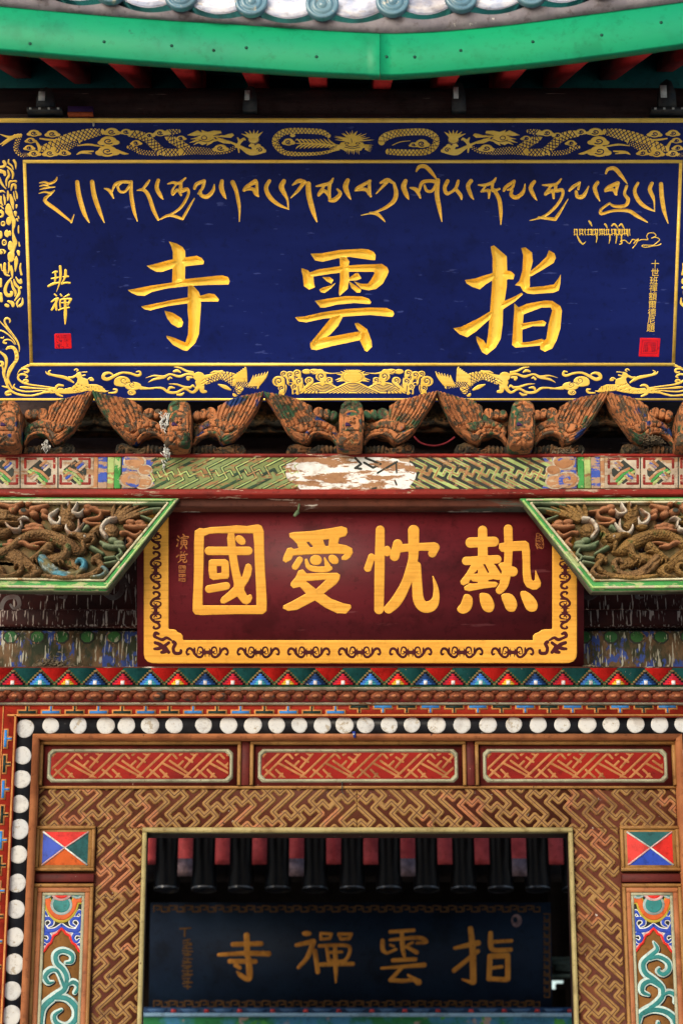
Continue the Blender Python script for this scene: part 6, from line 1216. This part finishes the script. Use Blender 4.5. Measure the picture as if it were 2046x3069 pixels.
rpan(118, 722); rpan(749, 1396); rpan(1423, 2024)
for a, b in ((723, 748), (1397, 1422)): hstrip('panel_divider', xx(a, 2280, -.02), xx(b, 2280, -.02), zp0+.0005, zp1, -.022, 0, 'maroon', .003)
# side posts: corner block, strip, tall scroll panel
for n_, c_ in (('s_teal', (.02, .17, .17)), ('s_pale', (.40, .52, .50)), ('s_field', (.185, .085, .024)), ('s_orange', (.46, .085, .015)), ('s_red', (.52, .02, .015)), ('s_blue', (.02, .055, .36)), ('s_white', (.60, .62, .60)), ('s_black', (.006, .008, .012)), ('s_pink', (.48, .30, .30)), ('s_olive', (.33, .27, .03)), ('s_dteal', (.012, .085, .09)), ('s_grey', (.25, .33, .33))):
    M[n_] = paint(n_, c_, tuple(x*.75 for x in c_), 22, .52, .2, rough=.5, bump=.2, speck=(.10, .06, .03) if n_ == 's_field' else None, speck_amt=.10, speck_scale=60)
def vine(t, left):
    S, E, P = t.S, t.E, t.P; Z = t
    return S
def side(sgn):
    lx0, lx1 = (xx(94, 2550, 0), xx(286, 2550, 0)) if sgn > 0 else (xx(1857, 2550, 0), xx(2044, 2550, 0))
    if sgn > 0: lx0 = kd+.0006
    else: lx1 = kdR-.0006
    f = .012
    zt, zb_ = zz(2479, 0), zz(2614, 0)
    for (a, b, c, d) in ((lx0, lx1, zt-f, zt), (lx0, lx1, zb_, zb_+f), (lx0, lx0+f, zb_+f+.0003, zt-f-.0003), (lx1-f, lx1, zb_+f+.0003, zt-f-.0003)): hstrip('block_frame', a, b, c, d, -.030, 0, 'gilt_brown', .004)
    hstrip('block_field', lx0+f+.0003, lx1-f-.0003, zb_+f+.0003, zt-f-.0003, -.012, 0, 'maroon')
    cx, cz = (lx0+lx1)/2, (zt+zb_)/2; hw, hz = .082, .060
    hstrip('block_border', cx-hw-.014, cx+hw+.014, cz-hz-.012, cz+hz+.012, -.020, -.0121, 'gilt_brown', .005)
    cols = ('s_red', 's_dteal', 's_orange', 's_blue') if sgn > 0 else ('s_dteal', 's_red', 's_blue', 's_red')   # top right bottom left
    q = [(cx-hw, cz+hz), (cx+hw, cz+hz), (cx+hw, cz-hz), (cx-hw, cz-hz)]; ap = (cx, -.036, cz)
    for k in range(4):
        a, b = q[k], q[(k+1) % 4]
        part('diamond_facet', door, [(a[0], -.0205, a[1]), (b[0], -.0205, b[1]), ap], [(0, 2, 1)], M[cols[k]])
    for k in range(4):
        a = np.array([q[k][0], -.0212, q[k][1]]); b = np.array(ap)-[0, .0006, 0]; m = MB(); m.tube(a, b, .0036, .0030, 6); m.build('diamond_rib', M['s_white' if k % 2 == 0 else 's_pink'], door)
    hstrip('strip', lx0, lx1, zz(2647, 0), zz(2622, 0), -.022, 0, 'maroon', .003)
    # scroll panel
    zt2 = zz(2652, 0)
    for (a, b, c, d) in ((lx0, lx1, zt2-f, zt2), (lx0, lx0+f, .3, zt2-f-.0003), (lx1-f, lx1, .3, zt2-f-.0003)): hstrip('scroll_frame', a, b, c, d, -.030, 0, 'gilt_brown', .004)
    f2 = f+.0003; g_ = .018
    for (a, b, c, d) in ((lx0+f2, lx1-f2, zt2-f2-g_, zt2-f2), (lx0+f2, lx0+f2+g_, .3, zt2-f2-g_-.0003), (lx1-f2-g_, lx1-f2, .3, zt2-f2-g_-.0003)): hstrip('scroll_border', a, b, c, d, -.022, 0, 'strip_brown', .003)
    f3 = f2+g_+.0003; g3 = .011
    for (a, b, c, d) in ((lx0+f3, lx1-f3, zt2-f3-g3, zt2-f3), (lx0+f3, lx0+f3+g3, .3, zt2-f3-g3-.0003), (lx1-f3-g3, lx1-f3, .3, zt2-f3-g3-.0003)): hstrip('sage_border', a, b, c, d, -.018, 0, 'sage', .003)
    f4_ = f3+g3+.0003
    fl = hstrip('scroll_field', lx0+f4_, lx1-f4_, .3, zt2-f4_, -.008, 0, 's_field')
    SPn = upright(-.008); u0, u1, vt = lx0+f4_, lx1-f4_, zt2-f4_
    c0 = (483/2.613) if sgn > 0 else 1957.4
    t = Tr(SPn, c0-483/2.613, 2450, 2.613); S, E, P = t.S, t.E, t.P
    def clip(ops): return clip_ops(flat_ops(ops), u0, .3, u1, vt)
    def put(n_, ops, m_, b, h=.0022): relief(n_, fl, SPn, clip(ops), M[m_], h=h, rise=h*1.3, g=.0018, base=b)
    mirx = lambda L: [(966-x_, y_) for x_, y_ in L]
    put('arch_ground', [P([(300, 570), (666, 570), (660, 1075), (590, 1000), (545, 930), (483, 875), (420, 930), (380, 1000), (306, 1075)])], 's_black', .0004, .001)
    e_ = [(306, 1085), (350, 1045), (380, 1000), (400, 985), (420, 930), (450, 915), (483, 872), (516, 915), (545, 930), (566, 985), (590, 1000), (616, 1045), (660, 1085)]
    put('arch_edge', [S([(x_, y_-14) for x_, y_ in e_], 15, 2)], 's_pink', .0014); put('arch_edge', [S(e_, 9, 2)], 's_red', .0036)
    for L, r_ in (([(483, 850), (430, 885), (360, 890), (325, 860)], [16, 18, 18, 14]), ([(360, 880), (335, 830), (360, 795), (400, 800), (408, 835), (380, 855)], [16, 16, 16, 16, 14, 8]), ([(350, 800), (320, 770), (345, 740), (370, 770)], [14, 16, 14, 8]), ([(330, 920), (375, 915), (395, 950), (370, 980), (345, 960)], [14, 16, 16, 14, 8]), ([(325, 1040), (335, 1000), (360, 1000)], [14, 16, 8])):
        for q_ in (L, mirx(L)):
            put('blue_scroll', [S(q_, [a+5 for a in r_])], 's_white', .0016, .0012); put('blue_scroll', [S(q_, [a*.82 for a in r_])], 's_blue', .003)
    put('flower', [S([(320, 650), (370, 655), (392, 720), (430, 775), (483, 795), (536, 775), (574, 720), (596, 655), (650, 650)], 34), E(350, 600, 60, 60), E(616, 600, 60, 60)], 's_olive', .004, .0016)
    put('flower', [S([(320, 650), (370, 652), (395, 715), (432, 765), (483, 785), (534, 765), (571, 715), (596, 652), (650, 650)], 24)], 's_orange', .006, .0016)
    put('flower', [E(360, 596, 54, 46), E(606, 596, 54, 46), E(483, 690, 86, 80)], 's_grey', .008, .0014); put('flower', [E(362, 592, 40, 34), E(604, 592, 40, 34), E(483, 688, 66, 62)], 's_teal', .0098, .0014)
    put('flower', [E(483, 592, 84, 68)], 's_pink', .0116, .0012); put('flower', [E(483, 586, 62, 56)], 's_red', .0132, .0014)
    if sgn > 0:
        V_ = [([(310, 1640), (330, 1500), (420, 1410), (500, 1350), (520, 1260), (490, 1190), (440, 1140), (435, 1075), (490, 1045), (560, 1075), (560, 1130), (515, 1140)], [34, 36, 34, 30, 28, 28, 28, 28, 26, 24, 20, 12]), ([(500, 1330), (470, 1250), (440, 1200), (390, 1200), (350, 1245), (375, 1295), (415, 1290)], [20, 18, 20, 26, 26, 22, 10]), ([(520, 1320), (570, 1290), (610, 1325), (585, 1375)], [14, 24, 22, 16]), ([(420, 1410), (520, 1420), (590, 1490), (590, 1580), (520, 1640), (440, 1610), (425, 1550), (480, 1510)], [28, 30, 32, 32, 30, 26, 22, 12])]
    else:
        cv = lambda L: [((1546+x_/3.136-(c0-483/2.613))*2.613, y_/3.136*2.613) for x_, y_ in L]
        V_ = [(cv([(1290, 1175), (1320, 1240), (1260, 1300), (1190, 1370), (1205, 1460), (1290, 1525), (1365, 1600), (1365, 1690), (1290, 1770), (1170, 1850), (1130, 1960)]), [8, 22, 26, 28, 30, 28, 28, 28, 28, 30, 30]), (cv([(1250, 1330), (1330, 1310), (1420, 1360), (1430, 1430), (1380, 1475), (1330, 1450), (1340, 1420)]), [20, 24, 26, 26, 24, 20, 10]), (cv([(1340, 1590), (1260, 1540), (1190, 1570), (1180, 1640), (1240, 1670)]), [16, 24, 28, 24, 14]), (cv([(1365, 1680), (1430, 1645), (1495, 1680), (1490, 1740)]), [14, 22, 24, 16]), (cv([(1170, 1850), (1280, 1810), (1400, 1830), (1480, 1900), (1490, 2000), (1420, 2050), (1340, 2010), (1330, 1930)]), [26, 28, 30, 32, 32, 28, 22, 14])]
    for k, (L, r_) in enumerate(V_):
        b_ = .001+k*.0004
        put('vine', [S([(x_+5, y_+6) for x_, y_ in L], [a+7 for a in r_])], 's_black', b_, .0012); put('vine', [S(L, [a+4 for a in r_])], 's_pale', b_+.0016, .0022); put('vine', [S([(x_+5, y_+4) for x_, y_ in L], [a*.62 for a in r_])], 's_teal', b_+.004, .0016)
side(1); side(-1)

# ------------------------------------------------------------------ gate walls beside and above the opening
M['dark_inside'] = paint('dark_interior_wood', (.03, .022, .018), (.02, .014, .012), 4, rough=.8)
gw = thing('gate_wall', 'dark timber side walls of the gate passage behind the door surround', 'wall', (0, .2, 0))
for s_ in (1, -1):
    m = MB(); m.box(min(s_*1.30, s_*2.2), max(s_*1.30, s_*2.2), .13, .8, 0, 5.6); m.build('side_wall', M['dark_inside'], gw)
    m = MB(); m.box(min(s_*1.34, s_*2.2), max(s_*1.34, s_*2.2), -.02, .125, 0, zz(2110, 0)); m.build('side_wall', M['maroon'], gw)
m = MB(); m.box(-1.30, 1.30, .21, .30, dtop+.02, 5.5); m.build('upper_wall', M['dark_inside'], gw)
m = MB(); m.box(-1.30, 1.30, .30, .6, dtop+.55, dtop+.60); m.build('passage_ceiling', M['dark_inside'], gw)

# ------------------------------------------------------------------ hall behind: eave tiles, plaque, painted beam
HO = 1.3                                 # the hall stands this much further back
YH = 2.0+HO; HK = (7.81+YH)/9.81
M['tile_black'] = paint('black_gloss_tile', (.004, .0044, .006), (.007, .007, .009), 9, rough=.3, bump=.12, coat=.12, spec=.2)
M['rim_highlight'] = paint('painted_rim_highlight', (.05, .055, .06), (.16, .17, .19), 14, rough=.16, spec=.5)  # lighter grey paints the lit crescent on each lower rim
M['hall_red'] = paint('hall_red_board', (.62, .085, .085), (.45, .05, .055), 10, rough=.6, bump=.15)
M['hall_pink'] = paint('pale_plank_end', (.30, .20, .21), (.14, .09, .10), 30, rough=.6)
M['navy_board'] = paint('navy_board', (.008, .019, .042), (.006, .013, .03), 4, rough=.6, bump=.1)
M['char_orange'] = paint('orange_gold_characters', (.62, .27, .045), (.50, .21, .035), 12, rough=.5)
M['key_border'] = paint('dull_key_border', (.105, .052, .016), rough=.6)
hall = thing('hall_eave', 'dark eave of the hall seen through the doorway, tile undersides as black cylinders between red boards', 'eave', (0, YH, zz(2680, YH)))
sl = 9.0
lx = [388+111.2*k for k in range(13)]
for k, px in enumerate(lx):
    p = at(px, 2668, 1.72+HO); r_ = .057*HK; n = 20; L = 1.1
    d = np.array([0, 1, sl])/math.hypot(1, sl); m = MB(); m.tube(p, p+d*L, r_, r_, n); lo = m.build('tile_underside', M['tile_black'], hall, smooth=False)  # dark tile undersides, simplified to upright black cylinders
    m = MB(); m.tube(p-d*.001, p+d*.007, r_*1.012, r_*1.012, n, cap=False); m.build('end_highlight_ring', M['rim_highlight'], lo)  # thin pale ring, a painted highlight at the lower end
    q = at(px+55.6, 2592, 1.60+HO); q2 = q+d*.7; w_ = .032*HK; m = MB()
    m.add([q+[-w_, 0, 0], q+[w_, 0, 0], q+[w_, 0, .03], q+[-w_, 0, .03], q2+[-w_, 0, 0], q2+[w_, 0, 0], q2+[w_, 0, .03], q2+[-w_, 0, .03]], BF); pb = m.build('red_board', M['hall_red'], hall)
    if k % 3 == 1:
        e = d*.06; m = MB(); q0 = q-e; m.add([q0+[-w_, 0, 0], q0+[w_, 0, 0], q0+[w_, 0, .03], q0+[-w_, 0, .03], q+[-w_, -.0005, 0], q+[w_, -.0005, 0], q+[w_, -.0005, .03], q+[-w_, -.0005, .03]], BF); m.build('plank_end', M['hall_pink'], pb)
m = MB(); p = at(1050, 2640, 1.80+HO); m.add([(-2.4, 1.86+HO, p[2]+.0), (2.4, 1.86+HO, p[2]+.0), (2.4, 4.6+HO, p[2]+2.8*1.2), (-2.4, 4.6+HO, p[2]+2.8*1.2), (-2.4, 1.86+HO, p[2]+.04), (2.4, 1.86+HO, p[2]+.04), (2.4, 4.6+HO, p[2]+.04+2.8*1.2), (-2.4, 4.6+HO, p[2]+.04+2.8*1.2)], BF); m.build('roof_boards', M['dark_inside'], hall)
IP = leaning(3024, YH, R(8))
ip = thing('inner_plaque', 'dark navy plaque with four orange characters hanging inside, seen through the doorway', 'plaque', tuple(IP.O))
a, b = IP.uv(448, 2860)[0], IP.uv(1652, 2860)[0]; tp = IP.uv(1050, 2706)[1]
P = [IP.w(u, v, h) for h in (0, -.04) for u, v in ((a, 0), (b, 0), (b, tp), (a, tp))]
part('board', ip, P, [(0, 1, 2, 3), (0, 4, 5, 1), (1, 5, 6, 2), (2, 6, 7, 3), (3, 7, 4, 0), (7, 6, 5, 4)], M['navy_board'])
t = Tr(IP, 430, 2450, 2.24); S, E = t.S, t.E
def ipc(ops): relief('character', ip, IP, ops, M['char_orange'], h=.003, g=.003, base=.0005, rise=.006)
ipc([S([(692, 795), (697, 930)], 20), S([(600, 855), (790, 850)], 16), S([(505, 925), (680, 915), (840, 918)], [12, 16, 18]), S([(580, 968), (750, 970)], 16), S([(705, 960), (712, 1060), (700, 1088), (655, 1065), (630, 1040)], [22, 22, 18, 16, 8]), S([(618, 995), (645, 1012)], 14)])
ipc([E(1095, 782, 32, 18), S([(1025, 860), (1140, 835)], [12, 18]), S([(1140, 840), (1100, 940), (1040, 1010)], [18, 16, 12]), S([(1150, 900), (1170, 1040)], 16), S([(1190, 780), (1190, 820), (1250, 815), (1262, 785), (1190, 780)], 10, 1), S([(1310, 790), (1325, 820), (1380, 815), (1395, 785), (1310, 785)], 11, 1), S([(1180, 865), (1340, 860), (1385, 880), (1370, 940), (1330, 970), (1240, 960)], 12), S([(1230, 880), (1240, 950)], 12), S([(1240, 910), (1330, 905)], 10), S([(1190, 990), (1405, 985)], 14), S([(1285, 880), (1290, 1000), (1290, 1110)], [14, 16, 6])])
t2 = Tr(IP, 1030, 2450, 2.24); S, E = t2.S, t2.E
ipc([S([(310, 770), (470, 760)], 12), S([(260, 830), (262, 890), (290, 915)], [14, 16, 10]), S([(310, 825), (500, 810), (555, 838), (490, 846)], [10, 14, 12, 10]), S([(390, 770), (395, 880), (410, 950)], [14, 16, 8]), S([(300, 910), (350, 888)], [10, 10]), S([(312, 858), (335, 866)], 9), S([(430, 858), (462, 842)], 9), S([(420, 870), (488, 908)], [12, 15]), S([(330, 962), (480, 955)], 14), S([(252, 1015), (540, 993)], [9, 16]), S([(390, 1010), (312, 1095), (400, 1100), (480, 1092)], [12, 14, 14, 12], 1), S([(430, 1060), (500, 1108)], [8, 22])])
ipc([S([(850, 750), (865, 900), (868, 1105)], [18, 22, 22]), S([(745, 880), (900, 845)], [12, 20]), S([(740, 1030), (900, 900)], [16, 14]), S([(860, 1112), (795, 1090)], [16, 6]), S([(985, 780), (985, 860), (1010, 893), (1120, 890)], [16, 18, 16, 14]), S([(1000, 838), (1125, 830)], 12), S([(980, 935), (975, 1085)], 18), S([(980, 935), (1100, 930), (1100, 1085)], 18, 1), S([(985, 1015), (1060, 1005)], 12), S([(970, 1085), (1090, 1092)], 16)])
S = t.S
relief('small_inscription', ip, IP, [S([(245, 750), (315, 745)], 6), S([(278, 750), (275, 800)], 6)]+[S([(265+random.uniform(-8, 8), y), (320+random.uniform(-10, 10), y+random.uniform(-8, 12))], 5, 1) for y in range(830, 1140, 17)]+[S([(290+random.uniform(-10, 18), y), (296, y+26)], 5, 1) for y in range(820, 1140, 44)], M['key_border'], h=.001, g=.003, kind='stuff')
relief('seal', ip, IP, [t2.E(1158, 695, 36, 44), t2.E(1150, 690, 16, 20, 0, -1)], M['hall_pink'], h=.001, g=.004)
for (yy, x0, x1) in ((615, 60, 2715), (1255, 60, 2715)):
    for k, x in enumerate(range(90, 2690, 52)):
        if k % 2 == 0: ops = [S([(x-20, yy+20), (x-20, yy-20), (x+20, yy-20), (x+20, yy+5), (x-2, yy+5)], 4.5, 1)]
        else: ops = [S([(x-20, yy-20), (x-20, yy+20), (x+20, yy+20), (x+20, yy-12), (x-2, yy-10)], 4.5, 1)]
        relief('key_border', ip, IP, ops, M['key_border'], h=.001, g=.0035)
for k, y in enumerate(range(670, 1230, 52)):
    relief('key_border', ip, IP, [S([(2685, y-20), (2725, y-20), (2725, y+20), (2690, y+20), (2690, y)], 4.5, 1)], M['key_border'], h=.001, g=.0035)
# painted beam under the inner plaque
M['hall_paint'] = paint('hall_painted_beam', (.035, .22, .08), (.07, .26, .46), 3, .50, .06, stretch=(1.2, 1, 1), rough=.45, third=(.45, .34, .30), third_pos=.58, third_scale=5, speck=(.10, .42, .09), speck_amt=.42, speck_scale=11)
M['hall_blue'] = paint('hall_pale_blue_line', (.26, .44, .62), rough=.4)
M['hall_navy'] = paint('hall_navy_band', (.02, .05, .12), rough=.5)
M['hall_band_blue'] = paint('hall_band_blue', (.07, .15, .30), rough=.5)
hb = thing('hall_painted_beam', 'bright green and blue painted beam under the navy plaque inside', 'beam', (0, 1.86+HO, zz(3040, 1.86+HO)))
z1 = zz(3037, 1.84+HO); z2 = zz(3048, 1.84+HO)
m = MB(); m.box(-2.4, 2.4, 1.86+HO, 2.1+HO, z2-.34, z2-.0005); m.build('painted_face', M['hall_paint'], hb)
m = MB(); m.box(-2.4, 2.4, 1.84+HO, 2.1+HO, z2, z1, bev=.003); m.build('pale_line', M['hall_blue'], hb)
m = MB(); m.box(-2.4, 2.4, 1.93+HO, 2.0+HO, z1+.0005, z1+.034); m.build('navy_band', M['hall_navy'], hb)
for k in range(16):
    px = 470+k*99; p = at(px, 3030, 1.928+HO); m = MB(); m.prism([(p[0]-.05, p[2]+.008), (p[0]+.05, p[2]+.008), (p[0]+.03, p[2]-.010), (p[0]-.03, p[2]-.010)], 1.924+HO, 1.93+HO); m.build('blue_lobe', M['hall_band_blue'], hb)
    p = at(px+50, 3031, 1.928+HO); m = MB(); m.prism([(p[0]-.014, p[2]-.008), (p[0]+.014, p[2]-.008), (p[0]+.010, p[2]+.008), (p[0]-.010, p[2]+.008)], 1.922+HO, 1.93+HO); m.build('red_lobe', M['hall_red'], hb)
# hall back wall with an opening to the daylight, and a pale bracket beside the plaque
hw = thing('hall_wall', 'dark back wall of the hall with a small opening to daylight', 'wall', (0, 4.0+HO, 0))
pa, pb_ = at(1648, 2936, 4.0+HO), at(1692, 2966, 4.0+HO)
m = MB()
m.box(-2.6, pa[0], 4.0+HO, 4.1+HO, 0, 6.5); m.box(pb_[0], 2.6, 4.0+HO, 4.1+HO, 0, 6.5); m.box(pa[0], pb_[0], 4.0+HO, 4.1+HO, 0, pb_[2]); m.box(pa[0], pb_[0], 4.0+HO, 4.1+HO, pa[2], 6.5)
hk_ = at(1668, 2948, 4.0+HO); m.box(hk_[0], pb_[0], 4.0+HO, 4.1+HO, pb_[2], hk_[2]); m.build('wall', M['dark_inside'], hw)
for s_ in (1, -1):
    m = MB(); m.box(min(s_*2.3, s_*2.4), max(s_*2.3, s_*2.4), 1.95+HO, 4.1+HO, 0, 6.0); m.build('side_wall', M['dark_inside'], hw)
M['pale_bracket'] = paint('pale_green_bracket', (.10, .14, .12), (.05, .075, .07), 12, rough=.5)
br_ = thing('pale_bracket', 'pale grey green stepped bracket in the gap right of the inner plaque', 'bracket', tuple(at(1680, 2930, 2.3+HO)))
for (x0, x1, y0, y1) in ((1640, 1712, 2868, 2880), (1655, 1712, 2880, 2893), (1648, 1712, 2920, 2930), (1665, 1712, 2893, 2912)):
    p, q = at(x0, y1, 2.3+HO), at(x1, y0, 2.3+HO); m = MB(); m.box(p[0], q[0], 2.3+HO, 2.4+HO, p[2]+.0005, q[2], bev=.004); m.build('step', M['pale_bracket'], br_)

# ------------------------------------------------------------------ small things
M['feather'] = paint('white_down', (.62, .62, .58), (.4, .42, .4), 30, rough=.8)
def fluff(px, py, Y, size, lab, n=26, seed=1, name='feather_tuft', elong=1.0):
    rnd = random.Random(seed); c = at(px, py, Y); m = MB()
    for k in range(n):
        a = rnd.uniform(0, math.tau); L = size*rnd.uniform(.4, 1)*(1 if abs(math.sin(a)) < .5 else elong); p0 = c+[rnd.uniform(-.3, .3)*size, rnd.uniform(-.01, .01), rnd.uniform(-.6, .6)*size*elong]
        p1 = p0+[math.cos(a)*L*.6, -rnd.uniform(0, .02), math.sin(a)*L]; mid = (p0+p1)/2+[rnd.uniform(-.01, .01), -.008, .006]
        m.tube(p0, mid, .0012, .0022, 4); m.tube(mid, p1, .0022, .0004, 4)
    o = m.build(name, M['feather']); tagit(o, lab, 'feathers', 'feather tufts caught on the carving'); return o
fluff(493, 1265, YC-.10, .028, 'long white feather tuft hanging on the bird carving under the first gold character', 30, 1, elong=1.9)
fluff(500, 1362, YC-.09, .026, 'white down tuft stuck on the red strip under the feathered bird', 26, 2)
fluff(492, 1395, YB-.012, .010, 'thin grey wisp trailing over the painted beam', 8, 3, elong=2.5)
fluff(140, 1342, YC-.03, .022, 'grey feather tuft beside the claw of the leftmost carving', 22, 4)
M['straw'] = paint('dry_debris', (.16, .13, .085), (.08, .065, .045), 30, rough=.9)
def debris(px, py, Y, wx, h, n, lab, seed):
    rnd = random.Random(seed); m = MB()
    for k in range(n):
        u = rnd.gauss(0, .4); c = at(px+u*wx, py, Y)+[0, rnd.uniform(-.02, .05), abs(rnd.gauss(0, 1))*h*max(0, 1-abs(u)*.8)]
        a = rnd.uniform(0, math.pi); L = rnd.uniform(.004, .014); d = np.array([math.cos(a)*L, rnd.uniform(-1, 1)*L, math.sin(a)*L*.6]); m.tube(c-d, c+d, rnd.uniform(.0008, .0022), None, 4)
    o = m.build('nest_debris', M['straw']); o['kind'] = 'stuff'; tagit(o, lab, 'debris'); o['kind'] = 'stuff'
debris(155, 2002, YS+.03, 75, .022, 520, 'grey dry droppings and twigs piled on the stepped cornice at left', 5)
debris(1690, 1362, YC-.02, 45, .012, 260, 'dry straw and dust on the beam under the right bird wing', 6)
debris(1955, 1325, YC-.06, 40, .012, 220, 'pale debris lodged on the rightmost claw base', 7)
debris(1770, 2003, YS+.02, 30, .006, 80, 'few pale crumbs on the cornice right of the red plaque', 8)
# red cable behind the carving, right of the middle bird
M['cable'] = paint('red_cable', (.28, .03, .04), rough=.5)
pts = [at(1240, 1308, -.2), at(1262, 1328, -.2), at(1300, 1336, -.2), at(1335, 1328, -.2), at(1362, 1310, -.2)]
q, _ = smooth_path(np.array(pts)[:, [0, 2]], np.ones(5), 5); m = MB()
for a, b in zip(q[:-1], q[1:]): m.tube((a[0], -.2, a[1]), (b[0], -.2, b[1]), .004, None, 6, cap=False)
o = m.build('red_cable', M['cable']); tagit(o, 'thin red cable sagging in the dark gap between two bird carvings', 'cable')
M['tag_blue'] = paint('blue_tag', (.015, .03, .20), rough=.5)
p = at(1060, 2203, -.07); m = MB(); m.prism([(p[0]-.006, p[2]+.012), (p[0]+.006, p[2]+.012), (p[0]+.007, p[2]-.010), (p[0]-.001, p[2]-.012)], p[1]-.004, p[1]); o = m.build('blue_tag', M['tag_blue']); tagit(o, 'tiny blue tag pinned under the row of white dots', 'tag')
m = MB(); m.box(p[0]-.003, p[0]+.002, p[1]-.006, p[1]-.0042, p[2]-.001, p[2]+.004); m.build('paper_spot', M['pale_label'], o)
p = at(1025, 2347, -.02); m = MB(); m.tube(p+[0, -.004, .0], p+[0, -.004, -.034], .002, None, 6); m.tube(p+[0, -.004, -.034], p+[.006, -.01, -.044], .002, .001, 6); m.tube(p+[0, .02, 0], p+[0, -.006, 0], .003, None, 6); o = m.build('iron_hook', M['metal_dark']); tagit(o, 'thin iron hook hanging below the middle red panel', 'hook')
p = at(893, 1514, YB+.03); m = MB(); m.tube(p+[.004, 0, .004], p+[0, -.008, -.028], .004, .003, 6); m.tube(p+[0, -.008, -.028], p+[-.014, -.012, -.046], .009, .005, 7); o = m.build('hanging_scrap', M['cloud_green']); tagit(o, 'small torn scrap dangling from the ledge over the red plaque', 'scrap')
p = at(281, 372, -.99); m = MB(); m.tube(p+[0, -.004, .004], p+[0, -.008, -.010], .004, .003, 7); o = m.build('white_clip', M['pale_label']); tagit(o, 'tiny white clip on the top gold line of the blue plaque', 'clip')
